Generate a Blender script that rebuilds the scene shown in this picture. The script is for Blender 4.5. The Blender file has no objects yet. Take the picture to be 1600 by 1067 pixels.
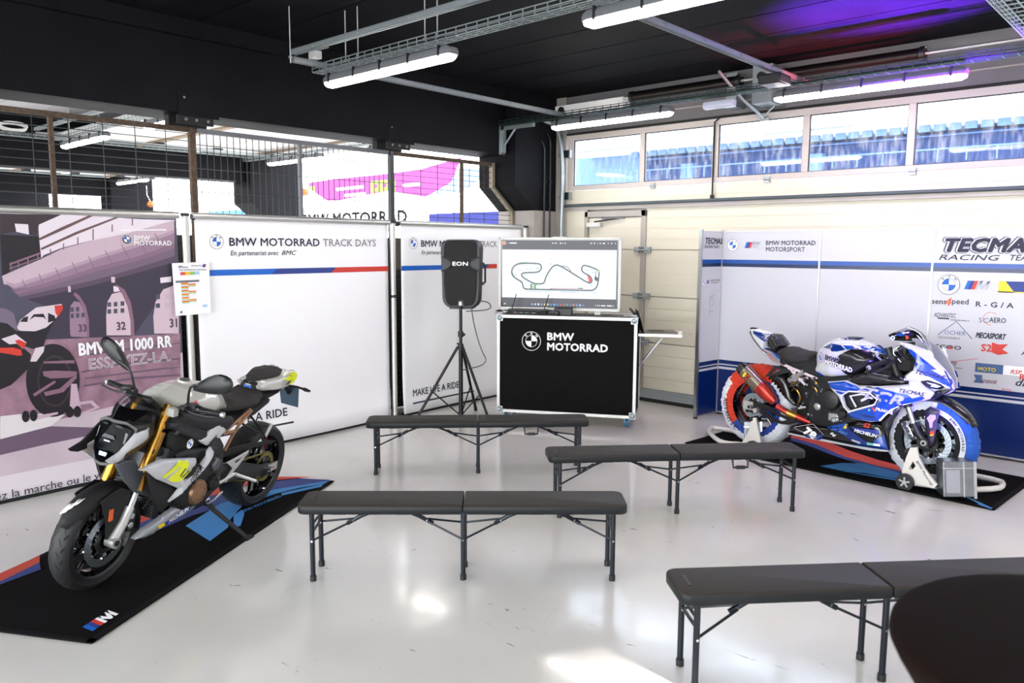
import bpy, bmesh, math, random
from mathutils import Vector, Matrix
from mathutils.geometry import delaunay_2d_cdt
from mathutils.bvhtree import BVHTree
R = math.radians
PI = math.pi
random.seed(7)
COL = bpy.context.scene.collection
V = Vector

# ------------------------------------------------------------------ materials
def lin(h):
    if isinstance(h, str):
        c = [int(h[i:i+2], 16)/255 for i in (0, 2, 4)]
    else:
        c = list(h)
    return [(x/12.92 if x <= .04045 else ((x+.055)/1.055)**2.4) for x in c] + [1.0]

MATS = {}
def mat(name, col='808080', rough=.5, metal=0.0, emit=None, es=1.0, coat=0.0, bump=0.0, bscale=60, var=0.0, vscale=8, spec=.5, alpha=1.0):
    if name in MATS: return MATS[name]
    m = bpy.data.materials.new(name); m.use_nodes = True
    nt = m.node_tree; b = nt.nodes['Principled BSDF']
    c = lin(col)
    b.inputs['Base Color'].default_value = c
    b.inputs['Roughness'].default_value = rough
    b.inputs['Metallic'].default_value = metal
    b.inputs['Specular IOR Level'].default_value = spec
    b.inputs['Coat Weight'].default_value = coat
    b.inputs['Coat Roughness'].default_value = .08
    b.inputs['Alpha'].default_value = alpha
    if emit:
        b.inputs['Emission Color'].default_value = lin(emit); b.inputs['Emission Strength'].default_value = es
    m.diffuse_color = c
    if var or bump:
        tc = nt.nodes.new('ShaderNodeTexCoord')
    if var:
        n = nt.nodes.new('ShaderNodeTexNoise'); n.inputs['Scale'].default_value = vscale; n.inputs['Detail'].default_value = 5
        nt.links.new(tc.outputs['Object'], n.inputs['Vector'])
        rp = nt.nodes.new('ShaderNodeValToRGB')
        rp.color_ramp.elements[0].position = .3; rp.color_ramp.elements[1].position = .7
        rp.color_ramp.elements[0].color = [x*(1-var) for x in c[:3]]+[1]
        rp.color_ramp.elements[1].color = [min(1, x*(1+var)) for x in c[:3]]+[1]
        nt.links.new(n.outputs['Fac'], rp.inputs['Fac']); nt.links.new(rp.outputs['Color'], b.inputs['Base Color'])
    if bump:
        n2 = nt.nodes.new('ShaderNodeTexNoise'); n2.inputs['Scale'].default_value = bscale; n2.inputs['Detail'].default_value = 3
        nt.links.new(tc.outputs['Object'], n2.inputs['Vector'])
        bp = nt.nodes.new('ShaderNodeBump'); bp.inputs['Strength'].default_value = bump; bp.inputs['Distance'].default_value = .01
        nt.links.new(n2.outputs['Fac'], bp.inputs['Height']); nt.links.new(bp.outputs['Normal'], b.inputs['Normal'])
    MATS[name] = m
    return m

# ------------------------------------------------------------------ frames
def frame(o, x, y):
    x = V(x).normalized(); y = V(y); z = x.cross(y).normalized(); y = z.cross(x).normalized()
    return Matrix(((x.x, y.x, z.x, o[0]), (x.y, y.y, z.y, o[1]), (x.z, y.z, z.z, o[2]), (0, 0, 0, 1)))

_TXT = {}
CAPH = .73
def text_geo(s, size, bold=0.0, sx=1.0, shear=0.0, align='LEFT', space=1.0, width=None):
    """flat lettering outline; bold strokes are made of shifted copies so that no outline folds over"""
    key = (s, size, bold, sx, shear, align, space, width)
    if key in _TXT: return _TXT[key]
    cu = bpy.data.curves.new('lettering', 'FONT'); cu.body = s; cu.size = size
    if bold == 'outline': cu.fill_mode = 'NONE'; cu.bevel_depth = .022*size; cu.bevel_resolution = 0; bold = 0
    if bold < 0: cu.offset = bold*size
    cu.align_x = align; cu.resolution_u = 2; cu.shear = shear; cu.space_character = space+max(0, bold)*1.2
    ob = bpy.data.objects.new('lettering', cu)
    me = bpy.data.meshes.new_from_object(ob)
    v0 = [(v.co.x, v.co.y) for v in me.vertices]; f0 = [tuple(p.vertices) for p in me.polygons]
    bpy.data.objects.remove(ob); bpy.data.curves.remove(cu); bpy.data.meshes.remove(me)
    if width and v0: sx = (width-2*max(0, bold)*size)/(max(v[0] for v in v0)-min(v[0] for v in v0))
    v0 = [(x*sx, y) for x, y in v0]
    sh = [(0, 0)]
    if bold > 0:
        r = bold*size; n = 8 if bold > .012 else 4
        sh = [(r*math.cos(2*PI*k/n+.39), r*math.sin(2*PI*k/n+.39)) for k in range(n)]+([(0, 0)] if bold > .03 else [])
    vs = []; fs = []
    for k, (dx, dy) in enumerate(sh):
        o = len(vs); vs += [(x+dx, y+dy, k*.00012) for x, y in v0]; fs += [tuple(o+i for i in f) for f in f0]
    _TXT[key] = (vs, fs)
    return vs, fs

def pip(x, y, poly):
    c = False; n = len(poly); j = n-1
    for i in range(n):
        xi, yi = poly[i]; xj, yj = poly[j]
        if (yi > y) != (yj > y) and x < (xj-xi)*(y-yi)/(yj-yi+1e-12)+xi: c = not c
        j = i
    return c
def pdist(x, y, poly):
    best = 1e9; n = len(poly)
    for i in range(n):
        x1, y1 = poly[i]; x2, y2 = poly[(i+1) % n]
        dx, dy = x2-x1, y2-y1; L = dx*dx+dy*dy
        t = 0 if L == 0 else max(0, min(1, ((x-x1)*dx+(y-y1)*dy)/L))
        d = math.hypot(x-x1-t*dx, y-y1-t*dy)
        if d < best: best = d
    return best
def resample(poly, step):
    out = []
    for i, p in enumerate(poly):
        q = poly[(i+1) % len(poly)]; n = max(1, int(round(math.dist(p, q)/step)))
        for k in range(n): out.append((p[0]+(q[0]-p[0])*k/n, p[1]+(q[1]-p[1])*k/n))
    return out
def smooth2(poly, n=2, closed=True):
    for _ in range(n):
        o = []
        m = len(poly)
        rng = range(m) if closed else range(m-1)
        if not closed: o.append(poly[0])
        for i in rng:
            a = poly[i]; b = poly[(i+1) % m]
            o.append(tuple(a[k]*.75+b[k]*.25 for k in range(len(a)))); o.append(tuple(a[k]*.25+b[k]*.75 for k in range(len(a))))
        if not closed: o.append(poly[-1])
        poly = o
    return poly
def mesh2d(poly, step, holes=()):
    """fine triangulation of a 2D polygon (with holes)"""
    P = resample(poly, step); loops = [P]+[resample(h, step) for h in holes]
    vs = []; es = []
    for lp in loops:
        b = len(vs); vs += lp; es += [(b+i, b+(i+1) % len(lp)) for i in range(len(lp))]
    xs = [p[0] for p in P]; ys = [p[1] for p in P]
    y = min(ys)+step*.5; r = 0
    while y < max(ys):
        x = min(xs)+step*(.25+.5*(r % 2))
        while x < max(xs):
            if pip(x, y, P) and pdist(x, y, P) > step*.45 and not any(pip(x, y, h) or pdist(x, y, h) < step*.45 for h in holes): vs.append((x, y))
            x += step
        y += step*.87; r += 1
    rv, re_, rf, ov, oe, of = delaunay_2d_cdt([V(v) for v in vs], es, [], 1, 1e-5)
    pts = [(v.x, v.y) for v in rv]
    fs = []
    for f in rf:
        cx = sum(pts[i][0] for i in f)/len(f); cy = sum(pts[i][1] for i in f)/len(f)
        if any(pip(cx, cy, h) for h in holes): continue
        if not pip(cx, cy, poly): continue
        fs.append(tuple(f))
    return pts, fs

# ------------------------------------------------------------------ mesh builder
class MB:
    def __init__(s): s.bm = bmesh.new(); s.mats = []
    def mi(s, m):
        if m is None: return 0
        if m not in s.mats: s.mats.append(m)
        return s.mats.index(m)
    def face(s, vs, i, smooth=False):
        try:
            f = s.bm.faces.new(vs); f.material_index = i; f.smooth = smooth; return f
        except ValueError: return None
    def box(s, c, d, m=None, M=None):
        i = s.mi(m); M = M or Matrix()
        v = [s.bm.verts.new(M @ V((c[0]+a*d[0]/2, c[1]+b*d[1]/2, c[2]+e*d[2]/2))) for a in (-1, 1) for b in (-1, 1) for e in (-1, 1)]
        for q in ((0, 1, 3, 2), (4, 6, 7, 5), (0, 4, 5, 1), (2, 3, 7, 6), (0, 2, 6, 4), (1, 5, 7, 3)): s.face([v[k] for k in q], i)
        return s
    def bx(s, x0, x1, y0, y1, z0, z1, m=None, M=None):
        return s.box(((x0+x1)/2, (y0+y1)/2, (z0+z1)/2), (x1-x0, y1-y0, z1-z0), m, M)
    def ring(s, c, ax, r, n, M=None, ref=None, r2=None):
        ax = V(ax).normalized(); ref = V(ref) if ref is not None else (V((0, 0, 1)) if abs(ax.z) < .9 else V((1, 0, 0)))
        u = ax.cross(ref).normalized(); w = ax.cross(u)
        return [s.bm.verts.new((M or Matrix()) @ (V(c)+u*math.cos(2*PI*k/n)*r+w*math.sin(2*PI*k/n)*(r2 or r))) for k in range(n)]
    def skin(s, rings, i, closed=True, caps=True, smooth=True, loop=False):
        n = len(rings[0]); L = len(rings)
        for a in range(L if loop else L-1):
            A = rings[a]; B = rings[(a+1) % L]
            for k in range(n if closed else n-1):
                s.face((A[k], A[(k+1) % n], B[(k+1) % n], B[k]), i, smooth)
        if caps and not loop:
            s.face(list(reversed(rings[0])), i); s.face(rings[-1], i)
    def cyl(s, p0, p1, r, m=None, n=14, r2=None, M=None):
        ax = V(p1)-V(p0)
        s.skin([s.ring(p0, ax, r, n, M), s.ring(p1, ax, r if r2 is None else r2, n, M)], s.mi(m)); return s
    def tube(s, pts, r, m=None, n=8, closed=False, sm=0, M=None):
        if sm: pts = smooth2([tuple(p) for p in pts], sm, closed)
        pts = [V(p) for p in pts]; rings = []; L = len(pts)
        ref = V((0, 0, 1)); prev = None
        for k, p in enumerate(pts):
            a = pts[k-1] if (k or closed) else p; b = pts[(k+1) % L] if (k < L-1 or closed) else p
            d = (b-a).normalized() if (b-a).length else V((0, 0, 1))
            if prev is None:
                prev = d.cross(V((0, 0, 1)) if abs(d.z) < .9 else V((1, 0, 0))).normalized()
            u = (prev-d*prev.dot(d)).normalized(); prev = u; w = d.cross(u)
            rr = r(k/(L-1)) if callable(r) else r
            rings.append([s.bm.verts.new((M or Matrix()) @ (p+u*math.cos(2*PI*q/n)*rr+w*math.sin(2*PI*q/n)*rr)) for q in range(n)])
        s.skin(rings, s.mi(m), loop=closed); return s
    def lathe(s, prof, m=None, n=48, M=None, loop=False, fm=None):
        """prof = [(radius, height)] about local Z of M; fm(theta, k) -> material"""
        M = M or Matrix(); rings = []
        for r_, h in prof:
            rings.append([s.bm.verts.new(M @ V((r_*math.cos(2*PI*k/n), r_*math.sin(2*PI*k/n), h))) for k in range(n)])
        L = len(rings)
        for a in range(L if loop else L-1):
            A = rings[a]; B = rings[(a+1) % L]
            for k in range(n):
                i = s.mi(fm(2*PI*(k+.5)/n, a) if fm else m)
                s.face((A[k], A[(k+1) % n], B[(k+1) % n], B[k]), i, True)
        return s
    def prism(s, poly, z0, z1, m=None, M=None, mside=None):
        M = M or Matrix(); i = s.mi(m); j = s.mi(mside) if mside else i
        A = [s.bm.verts.new(M @ V((p[0], p[1], z0))) for p in poly]; B = [s.bm.verts.new(M @ V((p[0], p[1], z1))) for p in poly]
        n = len(poly)
        for k in range(n): s.face((A[k], A[(k+1) % n], B[(k+1) % n], B[k]), j)
        s.face(list(reversed(A)), i); s.face(B, i)
        return s
    def loft(s, rings, m=None, caps=True, smooth=True, M=None):
        M = M or Matrix()
        s.skin([[s.bm.verts.new(M @ V(p)) for p in r_] for r_ in rings], s.mi(m), caps=caps, smooth=smooth); return s
    def poly(s, pts, m=None, M=None):
        M = M or Matrix()
        s.face([s.bm.verts.new(M @ V(p)) for p in pts], s.mi(m)); return s
    def flat(s, pts, m, M, h=0.0):
        """polygon in the plane of frame M at height h"""
        return s.poly([(p[0], p[1], h) for p in pts], m, M)
    def strip(s, pts, w, m, M, h=0.0, closed=False):
        """a line of width w along 2D points"""
        i = s.mi(m); n = len(pts); L = []; Rr = []
        for k, p in enumerate(pts):
            a = pts[k-1] if (k or closed) else p; b = pts[(k+1) % n] if (k < n-1 or closed) else p
            d = V((b[0]-a[0], b[1]-a[1])); d = d.normalized() if d.length else V((1, 0))
            q = V((-d.y, d.x))*w/2
            L.append(s.bm.verts.new(M @ V((p[0]+q.x, p[1]+q.y, h)))); Rr.append(s.bm.verts.new(M @ V((p[0]-q.x, p[1]-q.y, h))))
        for k in range(n if closed else n-1):
            s.face((Rr[k], Rr[(k+1) % n], L[(k+1) % n], L[k]), i)
        return s
    def text(s, t, x, y, size, m, M, h=.001, bold=.012, sx=1.0, shear=0.0, align='LEFT', space=1.0, dp=None, width=None):
        vs, fs = text_geo(t, size, bold, sx, shear, align, space, width); i = s.mi(m)
        vv = [s.bm.verts.new((dp(x+a, y+b, dz) if dp else M @ V((x+a, y+b, h+dz)))) for a, b, dz in vs]
        for f in fs: s.face([vv[k] for k in f], i)
        return s
    def arc_text(s, t, cx, cy, r, a0, da, size, m, M, h=.001, bold=.02, sx=1.0, inward=False):
        """letters one by one round a circle; a0 = angle of the first, da = step (radians)"""
        i = s.mi(m)
        for k, ch in enumerate(t):
            if ch == ' ': continue
            a = a0+da*k; vs, fs = text_geo(ch, size, bold, sx, 0.0, 'CENTER')
            rot = a-PI/2 if not inward else a+PI/2
            c_, s_ = math.cos(rot), math.sin(rot); ox, oy = cx+r*math.cos(a), cy+r*math.sin(a)
            vv = [s.bm.verts.new(M @ V((ox+c_*p-s_*q, oy+s_*p+c_*q, h+dz))) for p, q, dz in vs]
            for f in fs: s.face([vv[j] for j in f], i)
        return s
    def pillow(s, poly, y0, b, rr, m, sgn=1, step=.02, back=None, holes=(), zones=(), M=None):
        """plate traced in (x, z): rim at y0, swelling outwards by b over an edge radius rr; back = y of the inner face"""
        M = M or Matrix(); pts, fs = mesh2d(poly, step, holes); i = s.mi(m); o = []
        bnd = [poly]+list(holes)
        for x, z in pts:
            d = min(pdist(x, z, q) for q in bnd); R_ = rr(x, z) if callable(rr) else rr
            t = min(1, d/R_); k = math.sqrt(max(0, 1-(1-t)**2))
            o.append((y0(x, z) if callable(y0) else y0)+sgn*(b(x, z) if callable(b) else b)*k)
        vv = [s.bm.verts.new(M @ V((p[0], y, p[1]))) for p, y in zip(pts, o)]
        for f in fs:
            cx = sum(pts[k][0] for k in f)/len(f); cz = sum(pts[k][1] for k in f)/len(f); mm = i
            for zp, zm in zones:
                if pip(cx, cz, zp): mm = s.mi(zm)
            s.face([vv[k] for k in (f if sgn < 0 else reversed(f))], mm, True)
        if back is not None:
            ww = [s.bm.verts.new(M @ V((p[0], back(*p) if callable(back) else back, p[1]))) for p in pts]
            cnt = {}
            for f in fs:
                s.face([ww[k] for k in (f if sgn > 0 else reversed(f))], i, True)
                for a in range(len(f)):
                    e = (f[a], f[(a+1) % len(f)]); cnt[tuple(sorted(e))] = cnt.get(tuple(sorted(e)), 0)+1
            for (a, c), n_ in cnt.items():
                if n_ == 1: s.face((vv[a], vv[c], ww[c], ww[a]), i)
        return s
    def body(s, poly, b, rr, m, step=.02, zones=(), yc=0.0):
        """symmetric swollen body about the centre plane"""
        s.pillow(poly, yc, b, rr, m, 1, step, zones=zones); s.pillow(poly, yc, b, rr, m, -1, step, zones=zones); return s
    def bvh(s):
        s.bm.verts.ensure_lookup_table(); s.bm.faces.ensure_lookup_table(); s.bm.normal_update()
        return BVHTree.FromBMesh(s.bm)
    def drape(s, poly, bv, sgn, m, off=.005, step=.014, far=1.0):
        """coloured skin laid on a surface seen along Y"""
        pts, fs = mesh2d(poly, step); i = s.mi(m); vv = []; last = None
        for x, z in pts:
            h = bv.ray_cast(V((x, sgn*far, z)), V((0, -sgn, 0)))
            y = h[0].y if h[0] is not None else None
            vv.append([x, y, z])
        ok = [v for v in vv if v[1] is not None]
        if not ok: return s
        for v in vv:
            if v[1] is None:
                v[1] = min(ok, key=lambda q: (q[0]-v[0])**2+(q[2]-v[2])**2)[1]
        bvv = [s.bm.verts.new((v[0], v[1]+sgn*off, v[2])) for v in vv]
        for f in fs: s.face([bvv[k] for k in (f if sgn < 0 else reversed(f))], i, True)
        return s
    def drape_text(s, t, x, z, size, m, bv, sgn, off=.007, rot=0.0, far=1.0, **kw):
        c_, s_ = math.cos(rot), math.sin(rot); st = {'y': None}
        def dp(a, b, dz):
            a -= x; b -= z
            px, pz = x+(c_*a-s_*b)*(-sgn), z+s_*a+c_*b
            h = bv.ray_cast(V((px, sgn*far, pz)), V((0, -sgn, 0)))
            if h[0] is not None: st['y'] = h[0].y
            y = st['y'] if st['y'] is not None else 0
            return V((px, y+sgn*(off+dz), pz))
        return s.text(t, x, z, size, m, None, dp=dp, **kw)
    def build(s, name, parent=None, ang=35, bevel=0.0, seg=2, loc=None, rot=None):
        me = bpy.data.meshes.new(name)
        bmesh.ops.recalc_face_normals(s.bm, faces=s.bm.faces) if not getattr(s, 'keepn', False) else None
        s.bm.to_mesh(me); s.bm.free()
        for m in s.mats: me.materials.append(m)
        if ang:
            for p in me.polygons: p.use_smooth = True
            me.set_sharp_from_angle(angle=R(ang))
        ob = bpy.data.objects.new(name, me); COL.objects.link(ob)
        if parent is not None: ob.parent = parent
        if loc is not None: ob.location = loc
        if rot is not None: ob.rotation_euler = rot
        if bevel:
            b = ob.modifiers.new('edge', 'BEVEL'); b.width = bevel; b.segments = seg; b.limit_method = 'ANGLE'; b.angle_limit = R(40)
            b.harden_normals = False
        return ob

def tag(o, label=None, cat=None, group=None, kind=None):
    if label: o['label'] = label
    if cat: o['category'] = cat
    if group: o['group'] = group
    if kind: o['kind'] = kind
    return o
def empty(name, loc=(0, 0, 0), rz=0.0, rot=None, scale=1.0):
    o = bpy.data.objects.new(name, None); COL.objects.link(o); o.location = loc
    o.rotation_euler = rot or (0, 0, rz); o.scale = (scale,)*3; o.empty_display_size = .1
    return o
def copy_tree(o, parent=None):
    c = o.copy(); COL.objects.link(c)
    if parent is not None: c.parent = parent; c.matrix_parent_inverse = o.matrix_parent_inverse
    for ch in [x for x in bpy.data.objects if x.parent == o]: copy_tree(ch, c)
    return c
def struct(o): o['kind'] = 'structure'; return o

# ------------------------------------------------------------------ palette
BLK = mat('black_plastic', '17181a', .45)
MBLK = mat('matt_black', '101012', .7)
GBLK = mat('gloss_black', '08080a', .12, coat=.6)
RUB = mat('tyre_rubber', '1b1b1c', .62, bump=.15, bscale=120)
RUBS = mat('tyre_sidewall', '141415', .4)
WHT = mat('white_paint', 'e9e8e6', .35)
GLW = mat('gloss_white_paint', 'cfd0d5', .2, coat=.6)
PRW = mat('print_white', 'f7f6f8', .6)
PRW2 = mat('panel_white', 'c6c7cd', .3)
ALU = mat('brushed_aluminium', 'b9bbbd', .32, metal=1)
ALUW = mat('anodised_aluminium', 'c9c8c4', .42, metal=.7)
CHR = mat('polished_steel', 'd0d2d5', .15, metal=1)
STL = mat('galvanised_steel', 'a6aeb1', .42, metal=.65)
DST = mat('dark_steel', '3a3b3d', .4, metal=.8)
RST = mat('rusty_steel', '5a4a3d', .8, metal=.2, var=.35, vscale=30)
GLD = mat('gold_anodised', 'b08438', .28, metal=.85)
BRZ = mat('bronze_frame_paint', '9a7657', .4, metal=.5)
CAST = mat('cast_engine_black', '1c1d1f', .5, metal=.4, bump=.1, bscale=90)
BEAMK = mat('beam_black_paint', '0f0f14', .65, bump=.3, bscale=45, var=.25, vscale=3, spec=.15)
CEILK = mat('ceiling_black_paint', '131217', .75, var=.3, vscale=2.5, spec=.1)
CEILN = mat('ceiling_pale_paint', 'b9b7bc', .7, var=.1, vscale=1.5)
PIERW = mat('pier_grey_paint', 'a59e98', .6, bump=.2, bscale=30, var=.12, vscale=4)
DOORC = mat('door_cream_panel', 'd6d0be', .42, var=.05, vscale=1.2)
DOORF = mat('door_grey_frame', 'a8a19a', .45, metal=.2, var=.08, vscale=3)
WFRM = mat('window_bar_paint', 'c2b9b3', .5)
HEAD = mat('header_panel_grey', '6f6c6e', .55, var=.1, vscale=2)
BLUE = mat('print_blue', '0a62c4', .5)
NAVY = mat('print_navy', '253a86', .5)
RED = mat('print_red', 'd0392b', .5)
INK = mat('print_ink', '26283c', .6)
INKL = mat('print_grey_ink', '8a7f86', .6)
PBLUE = mat('panel_blue', '0b4a9c', .3)
PNAVY = mat('panel_navy', '03205c', .25, spec=.4)
PDEEP = mat('panel_deep_navy', '0a2250', .25)
LGREY = mat('print_light_grey', 'b4b7bd', .5)
GRY = mat('mid_grey', '6e7074', .5)
ORG = mat('orange_plastic', 'e2631f', .4)
YEL = mat('acid_yellow', 'e6ee1e', .4)
YLW = mat('sticker_yellow', 'e8cf18', .4)
GRN = mat('cable_green', '17594c', .5)
TEAL = mat('teal_print', '67b9b0', .5)
SKB = mat('mat_blue', '3f86c6', .85)
SKR = mat('mat_red', 'bd4433', .85)
SKN = mat('mat_navy', '2f3f7c', .85)
CARP = mat('mat_black_pile', '0d0b0c', .95, bump=.6, bscale=400, var=.3, vscale=60, spec=.08)
BENT = mat('bench_top_plastic', '2b2723', .6, bump=.25, bscale=260, spec=.3)
BENS = mat('bench_edge_plastic', '16191d', .5, spec=.35)
LEG = mat('bench_leg_steel', '1b2028', .32, metal=.4)
SEATK = mat('seat_vinyl', '24211f', .75, bump=.3, bscale=300)
FBLUE = mat('fairing_blue', '0846ab', .18, coat=.7)
FDB = mat('fairing_deep_blue', '0a2b74', .2, coat=.6)
FRED = mat('fairing_red', 'dc3f1d', .4)
CARB = mat('carbon_fibre', '151517', .25, coat=.5)
WARM_B = mat('tyre_warmer_blue', '1a3a8e', .8, bump=.6, bscale=70)
WARM_R = mat('tyre_warmer_red', 'c93214', .75, bump=.5, bscale=60)
WARM_W = mat('tyre_warmer_white', 'd5d7df', .7, bump=.4, bscale=60)
WARM_K = mat('tyre_warmer_black', '16171a', .85, bump=.5, bscale=80)
WARM_S = mat('tyre_warmer_sky', '0f51b4', .6, bump=.4, bscale=60)
TITAN = mat('titanium_can', '9c8f80', .28, metal=.95, var=.15, vscale=9)
HOTR = mat('heat_blued_steel', 'a8342c', .3, metal=.7, var=.4, vscale=14)
PINKF = mat('subframe_pale_paint', 'dcc9cf', .4)
GREYP = mat('bike_light_grey', 'bdbec1', .22, coat=.6)
GREYB = mat('bike_tank_grey', 'c2c0b8', .15, coat=.8)

def floor_mat():
    m = bpy.data.materials.new('epoxy_floor'); m.use_nodes = True; nt = m.node_tree; b = nt.nodes['Principled BSDF']; N = nt.nodes.new; L = nt.links.new
    tc = N('ShaderNodeTexCoord')
    def noise(s, d=4, v=None, dist=0.0):
        n = N('ShaderNodeTexNoise'); n.inputs['Scale'].default_value = s; n.inputs['Detail'].default_value = d; n.inputs['Distortion'].default_value = dist
        L(v or tc.outputs['Object'], n.inputs['Vector']); return n
    def ramp(src, p0, c0, p1, c1):
        r = N('ShaderNodeValToRGB'); e = r.color_ramp.elements
        e[0].position = p0; e[0].color = c0; e[1].position = p1; e[1].color = c1; L(src, r.inputs['Fac']); return r
    def mix(f, a, c, mode='MIX'):
        x = N('ShaderNodeMix'); x.data_type = 'RGBA'; x.blend_type = mode
        if isinstance(f, float): x.inputs['Factor'].default_value = f
        else: L(f, x.inputs['Factor'])
        L(a, x.inputs['A']); L(c, x.inputs['B']); return x.outputs['Result']
    base = ramp(noise(.7, 6).outputs['Fac'], .35, (.60, .58, .545, 1), .65, (.69, .675, .645, 1))
    # scuffs: thin dark marks scattered
    mp = N('ShaderNodeMapping'); mp.inputs['Scale'].default_value = (1, 3.2, 1); mp.inputs['Rotation'].default_value = (0, 0, .9); L(tc.outputs['Object'], mp.inputs['Vector'])
    s1 = ramp(noise(7, 7, mp.outputs['Vector'], 1.2).outputs['Fac'], .675, (0, 0, 0, 1), .71, (1, 1, 1, 1))
    s2 = ramp(noise(2.3, 3).outputs['Fac'], .52, (0, 0, 0, 1), .62, (1, 1, 1, 1))
    mk = N('ShaderNodeMath'); mk.operation = 'MULTIPLY'; L(s1.outputs['Color'], mk.inputs[0]); L(s2.outputs['Color'], mk.inputs[1])
    dk = N('ShaderNodeRGB'); dk.outputs[0].default_value = (.17, .15, .13, 1)
    c1 = mix(mk.outputs[0], base.outputs['Color'], dk.outputs[0])
    # hairline scratches
    w = N('ShaderNodeTexVoronoi'); w.feature = 'DISTANCE_TO_EDGE'; w.inputs['Scale'].default_value = .8
    nd = noise(1.1, 3); va = N('ShaderNodeVectorMath'); va.operation = 'ADD'; L(tc.outputs['Object'], va.inputs[0]); L(nd.outputs['Color'], va.inputs[1]); L(va.outputs['Vector'], w.inputs['Vector'])
    sc = ramp(w.outputs['Distance'], .0015, (1, 1, 1, 1), .004, (0, 0, 0, 1))
    m2 = N('ShaderNodeMath'); m2.operation = 'MULTIPLY'; L(sc.outputs['Color'], m2.inputs[0]); m2.inputs[1].default_value = .07
    c2 = mix(m2.outputs[0], c1, dk.outputs[0])
    L(c2, b.inputs['Base Color'])
    rr = ramp(noise(5, 5).outputs['Fac'], .3, (.10, .10, .10, 1), .7, (.22, .22, .22, 1)); L(rr.outputs['Color'], b.inputs['Roughness'])
    bp = N('ShaderNodeBump'); bp.inputs['Strength'].default_value = .05; bp.inputs['Distance'].default_value = .01
    L(noise(3.5, 2).outputs['Fac'], bp.inputs['Height']); L(bp.outputs['Normal'], b.inputs['Normal'])
    b.inputs['Specular IOR Level'].default_value = .42
    b.inputs['Coat Weight'].default_value = .12; b.inputs['Coat Roughness'].default_value = .07
    return m
FLOOR = floor_mat()

def glass_mat(name, tint=(1, 1, 1), gl=.12, dirt=.0):
    m = bpy.data.materials.new(name); m.use_nodes = True; nt = m.node_tree; N = nt.nodes.new; L = nt.links.new
    for n in list(nt.nodes):
        if n.type == 'BSDF_PRINCIPLED': nt.nodes.remove(n)
    out = [n for n in nt.nodes if n.type == 'OUTPUT_MATERIAL'][0]
    t = N('ShaderNodeBsdfTransparent'); t.inputs['Color'].default_value = (*tint, 1)
    g = N('ShaderNodeBsdfGlossy'); g.inputs['Roughness'].default_value = .03
    fr = N('ShaderNodeLayerWeight'); fr.inputs['Blend'].default_value = gl
    mx = N('ShaderNodeMixShader'); L(fr.outputs['Facing'], mx.inputs['Fac']); L(t.outputs[0], mx.inputs[1]); L(g.outputs[0], mx.inputs[2])
    last = mx.outputs[0]
    if dirt:
        d = N('ShaderNodeBsdfDiffuse'); d.inputs['Color'].default_value = (.8, .8, .8, 1)
        tc = N('ShaderNodeTexCoord'); mp = N('ShaderNodeMapping'); mp.inputs['Scale'].default_value = (6, 6, 1.2); L(tc.outputs['Object'], mp.inputs['Vector'])
        n = N('ShaderNodeTexNoise'); n.inputs['Scale'].default_value = 5; n.inputs['Detail'].default_value = 6; L(mp.outputs['Vector'], n.inputs['Vector'])
        r = N('ShaderNodeValToRGB'); r.color_ramp.elements[0].position = .45; r.color_ramp.elements[0].color = (.02, .02, .02, 1); r.color_ramp.elements[1].position = .8; r.color_ramp.elements[1].color = (dirt, dirt, dirt, 1)
        L(n.outputs['Fac'], r.inputs['Fac']); m3 = N('ShaderNodeMixShader'); L(r.outputs['Color'], m3.inputs['Fac']); L(last, m3.inputs[1]); L(d.outputs[0], m3.inputs[2]); last = m3.outputs[0]
    L(last, out.inputs['Surface']); m.diffuse_color = (.7, .8, .9, .3)
    return m
GLASS = glass_mat('window_glass', (.86, .92, 1.0), .25, .35)
CLEAR = glass_mat('clear_screen', (.93, .95, .97), .5)
TUBE = mat('tube_light', 'ffffff', .4, emit='fff8f2', es=12)

# the round roundel with quartered centre, the three stripes with the M
def roundel(mb, cx, cy, r, M, h=.001, ring=None, face=None, q1=None, q2=None, ink=None):
    ring = ring or INK; face = face or PRW; q1 = q1 or BLUE; q2 = q2 or PRW; ink = ink or ring
    n = 40; C = lambda rad, a: (cx+rad*math.cos(a), cy+rad*math.sin(a))
    mb.flat([C(r, 2*PI*k/n) for k in range(n)], face, M, h)
    mb.strip([C(r*.975, 2*PI*k/n) for k in range(n)], r*.05, ring, M, h*1.5, True)
    mb.strip([C(r*.60, 2*PI*k/n) for k in range(n)], r*.04, ring, M, h*1.5, True)
    for q in range(4):
        pts = [(cx, cy)]+[C(r*.58, PI/2*q+PI/2*k/10) for k in range(11)]
        mb.flat(pts, q1 if q in (1, 3) else q2, M, h*1.4)
    mb.arc_text('BMW', cx, cy, r*.69, PI*.75, -PI/4, r*.30, ink, M, h*1.6, .03)
def mstripe(mb, x, y, hgt, M, h=.001, mcol=None, mtext=True):
    s = .32*hgt
    for k, c in enumerate((BLUE, NAVY, RED)):
        a = x+k*hgt*.36
        mb.flat([(a, y), (a+hgt*.36, y), (a+hgt*.36+s, y+hgt), (a+s, y+hgt)], c, M, h)
    if mtext:
        mc = mcol or LGREY; a = x+3*hgt*.36; t = .26*hgt
        P = lambda u, v: (a+u*hgt*1.25+v*s, y+v*hgt)
        mb.flat([P(0, 0), P(.2, 0), P(.2, .55), P(.38, 1), P(0, 1)], mc, M, h)
        mb.flat([P(.2, .6), P(.45, .0), P(.62, .0), P(.95, 1), P(.72, 1), P(.5, .45), P(.38, 1), P(.2, 1)], mc, M, h)
        mb.flat([P(.8, 0), P(1.02, 0), P(1.0, 1), P(.78, 1)], mc, M, h)

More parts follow.
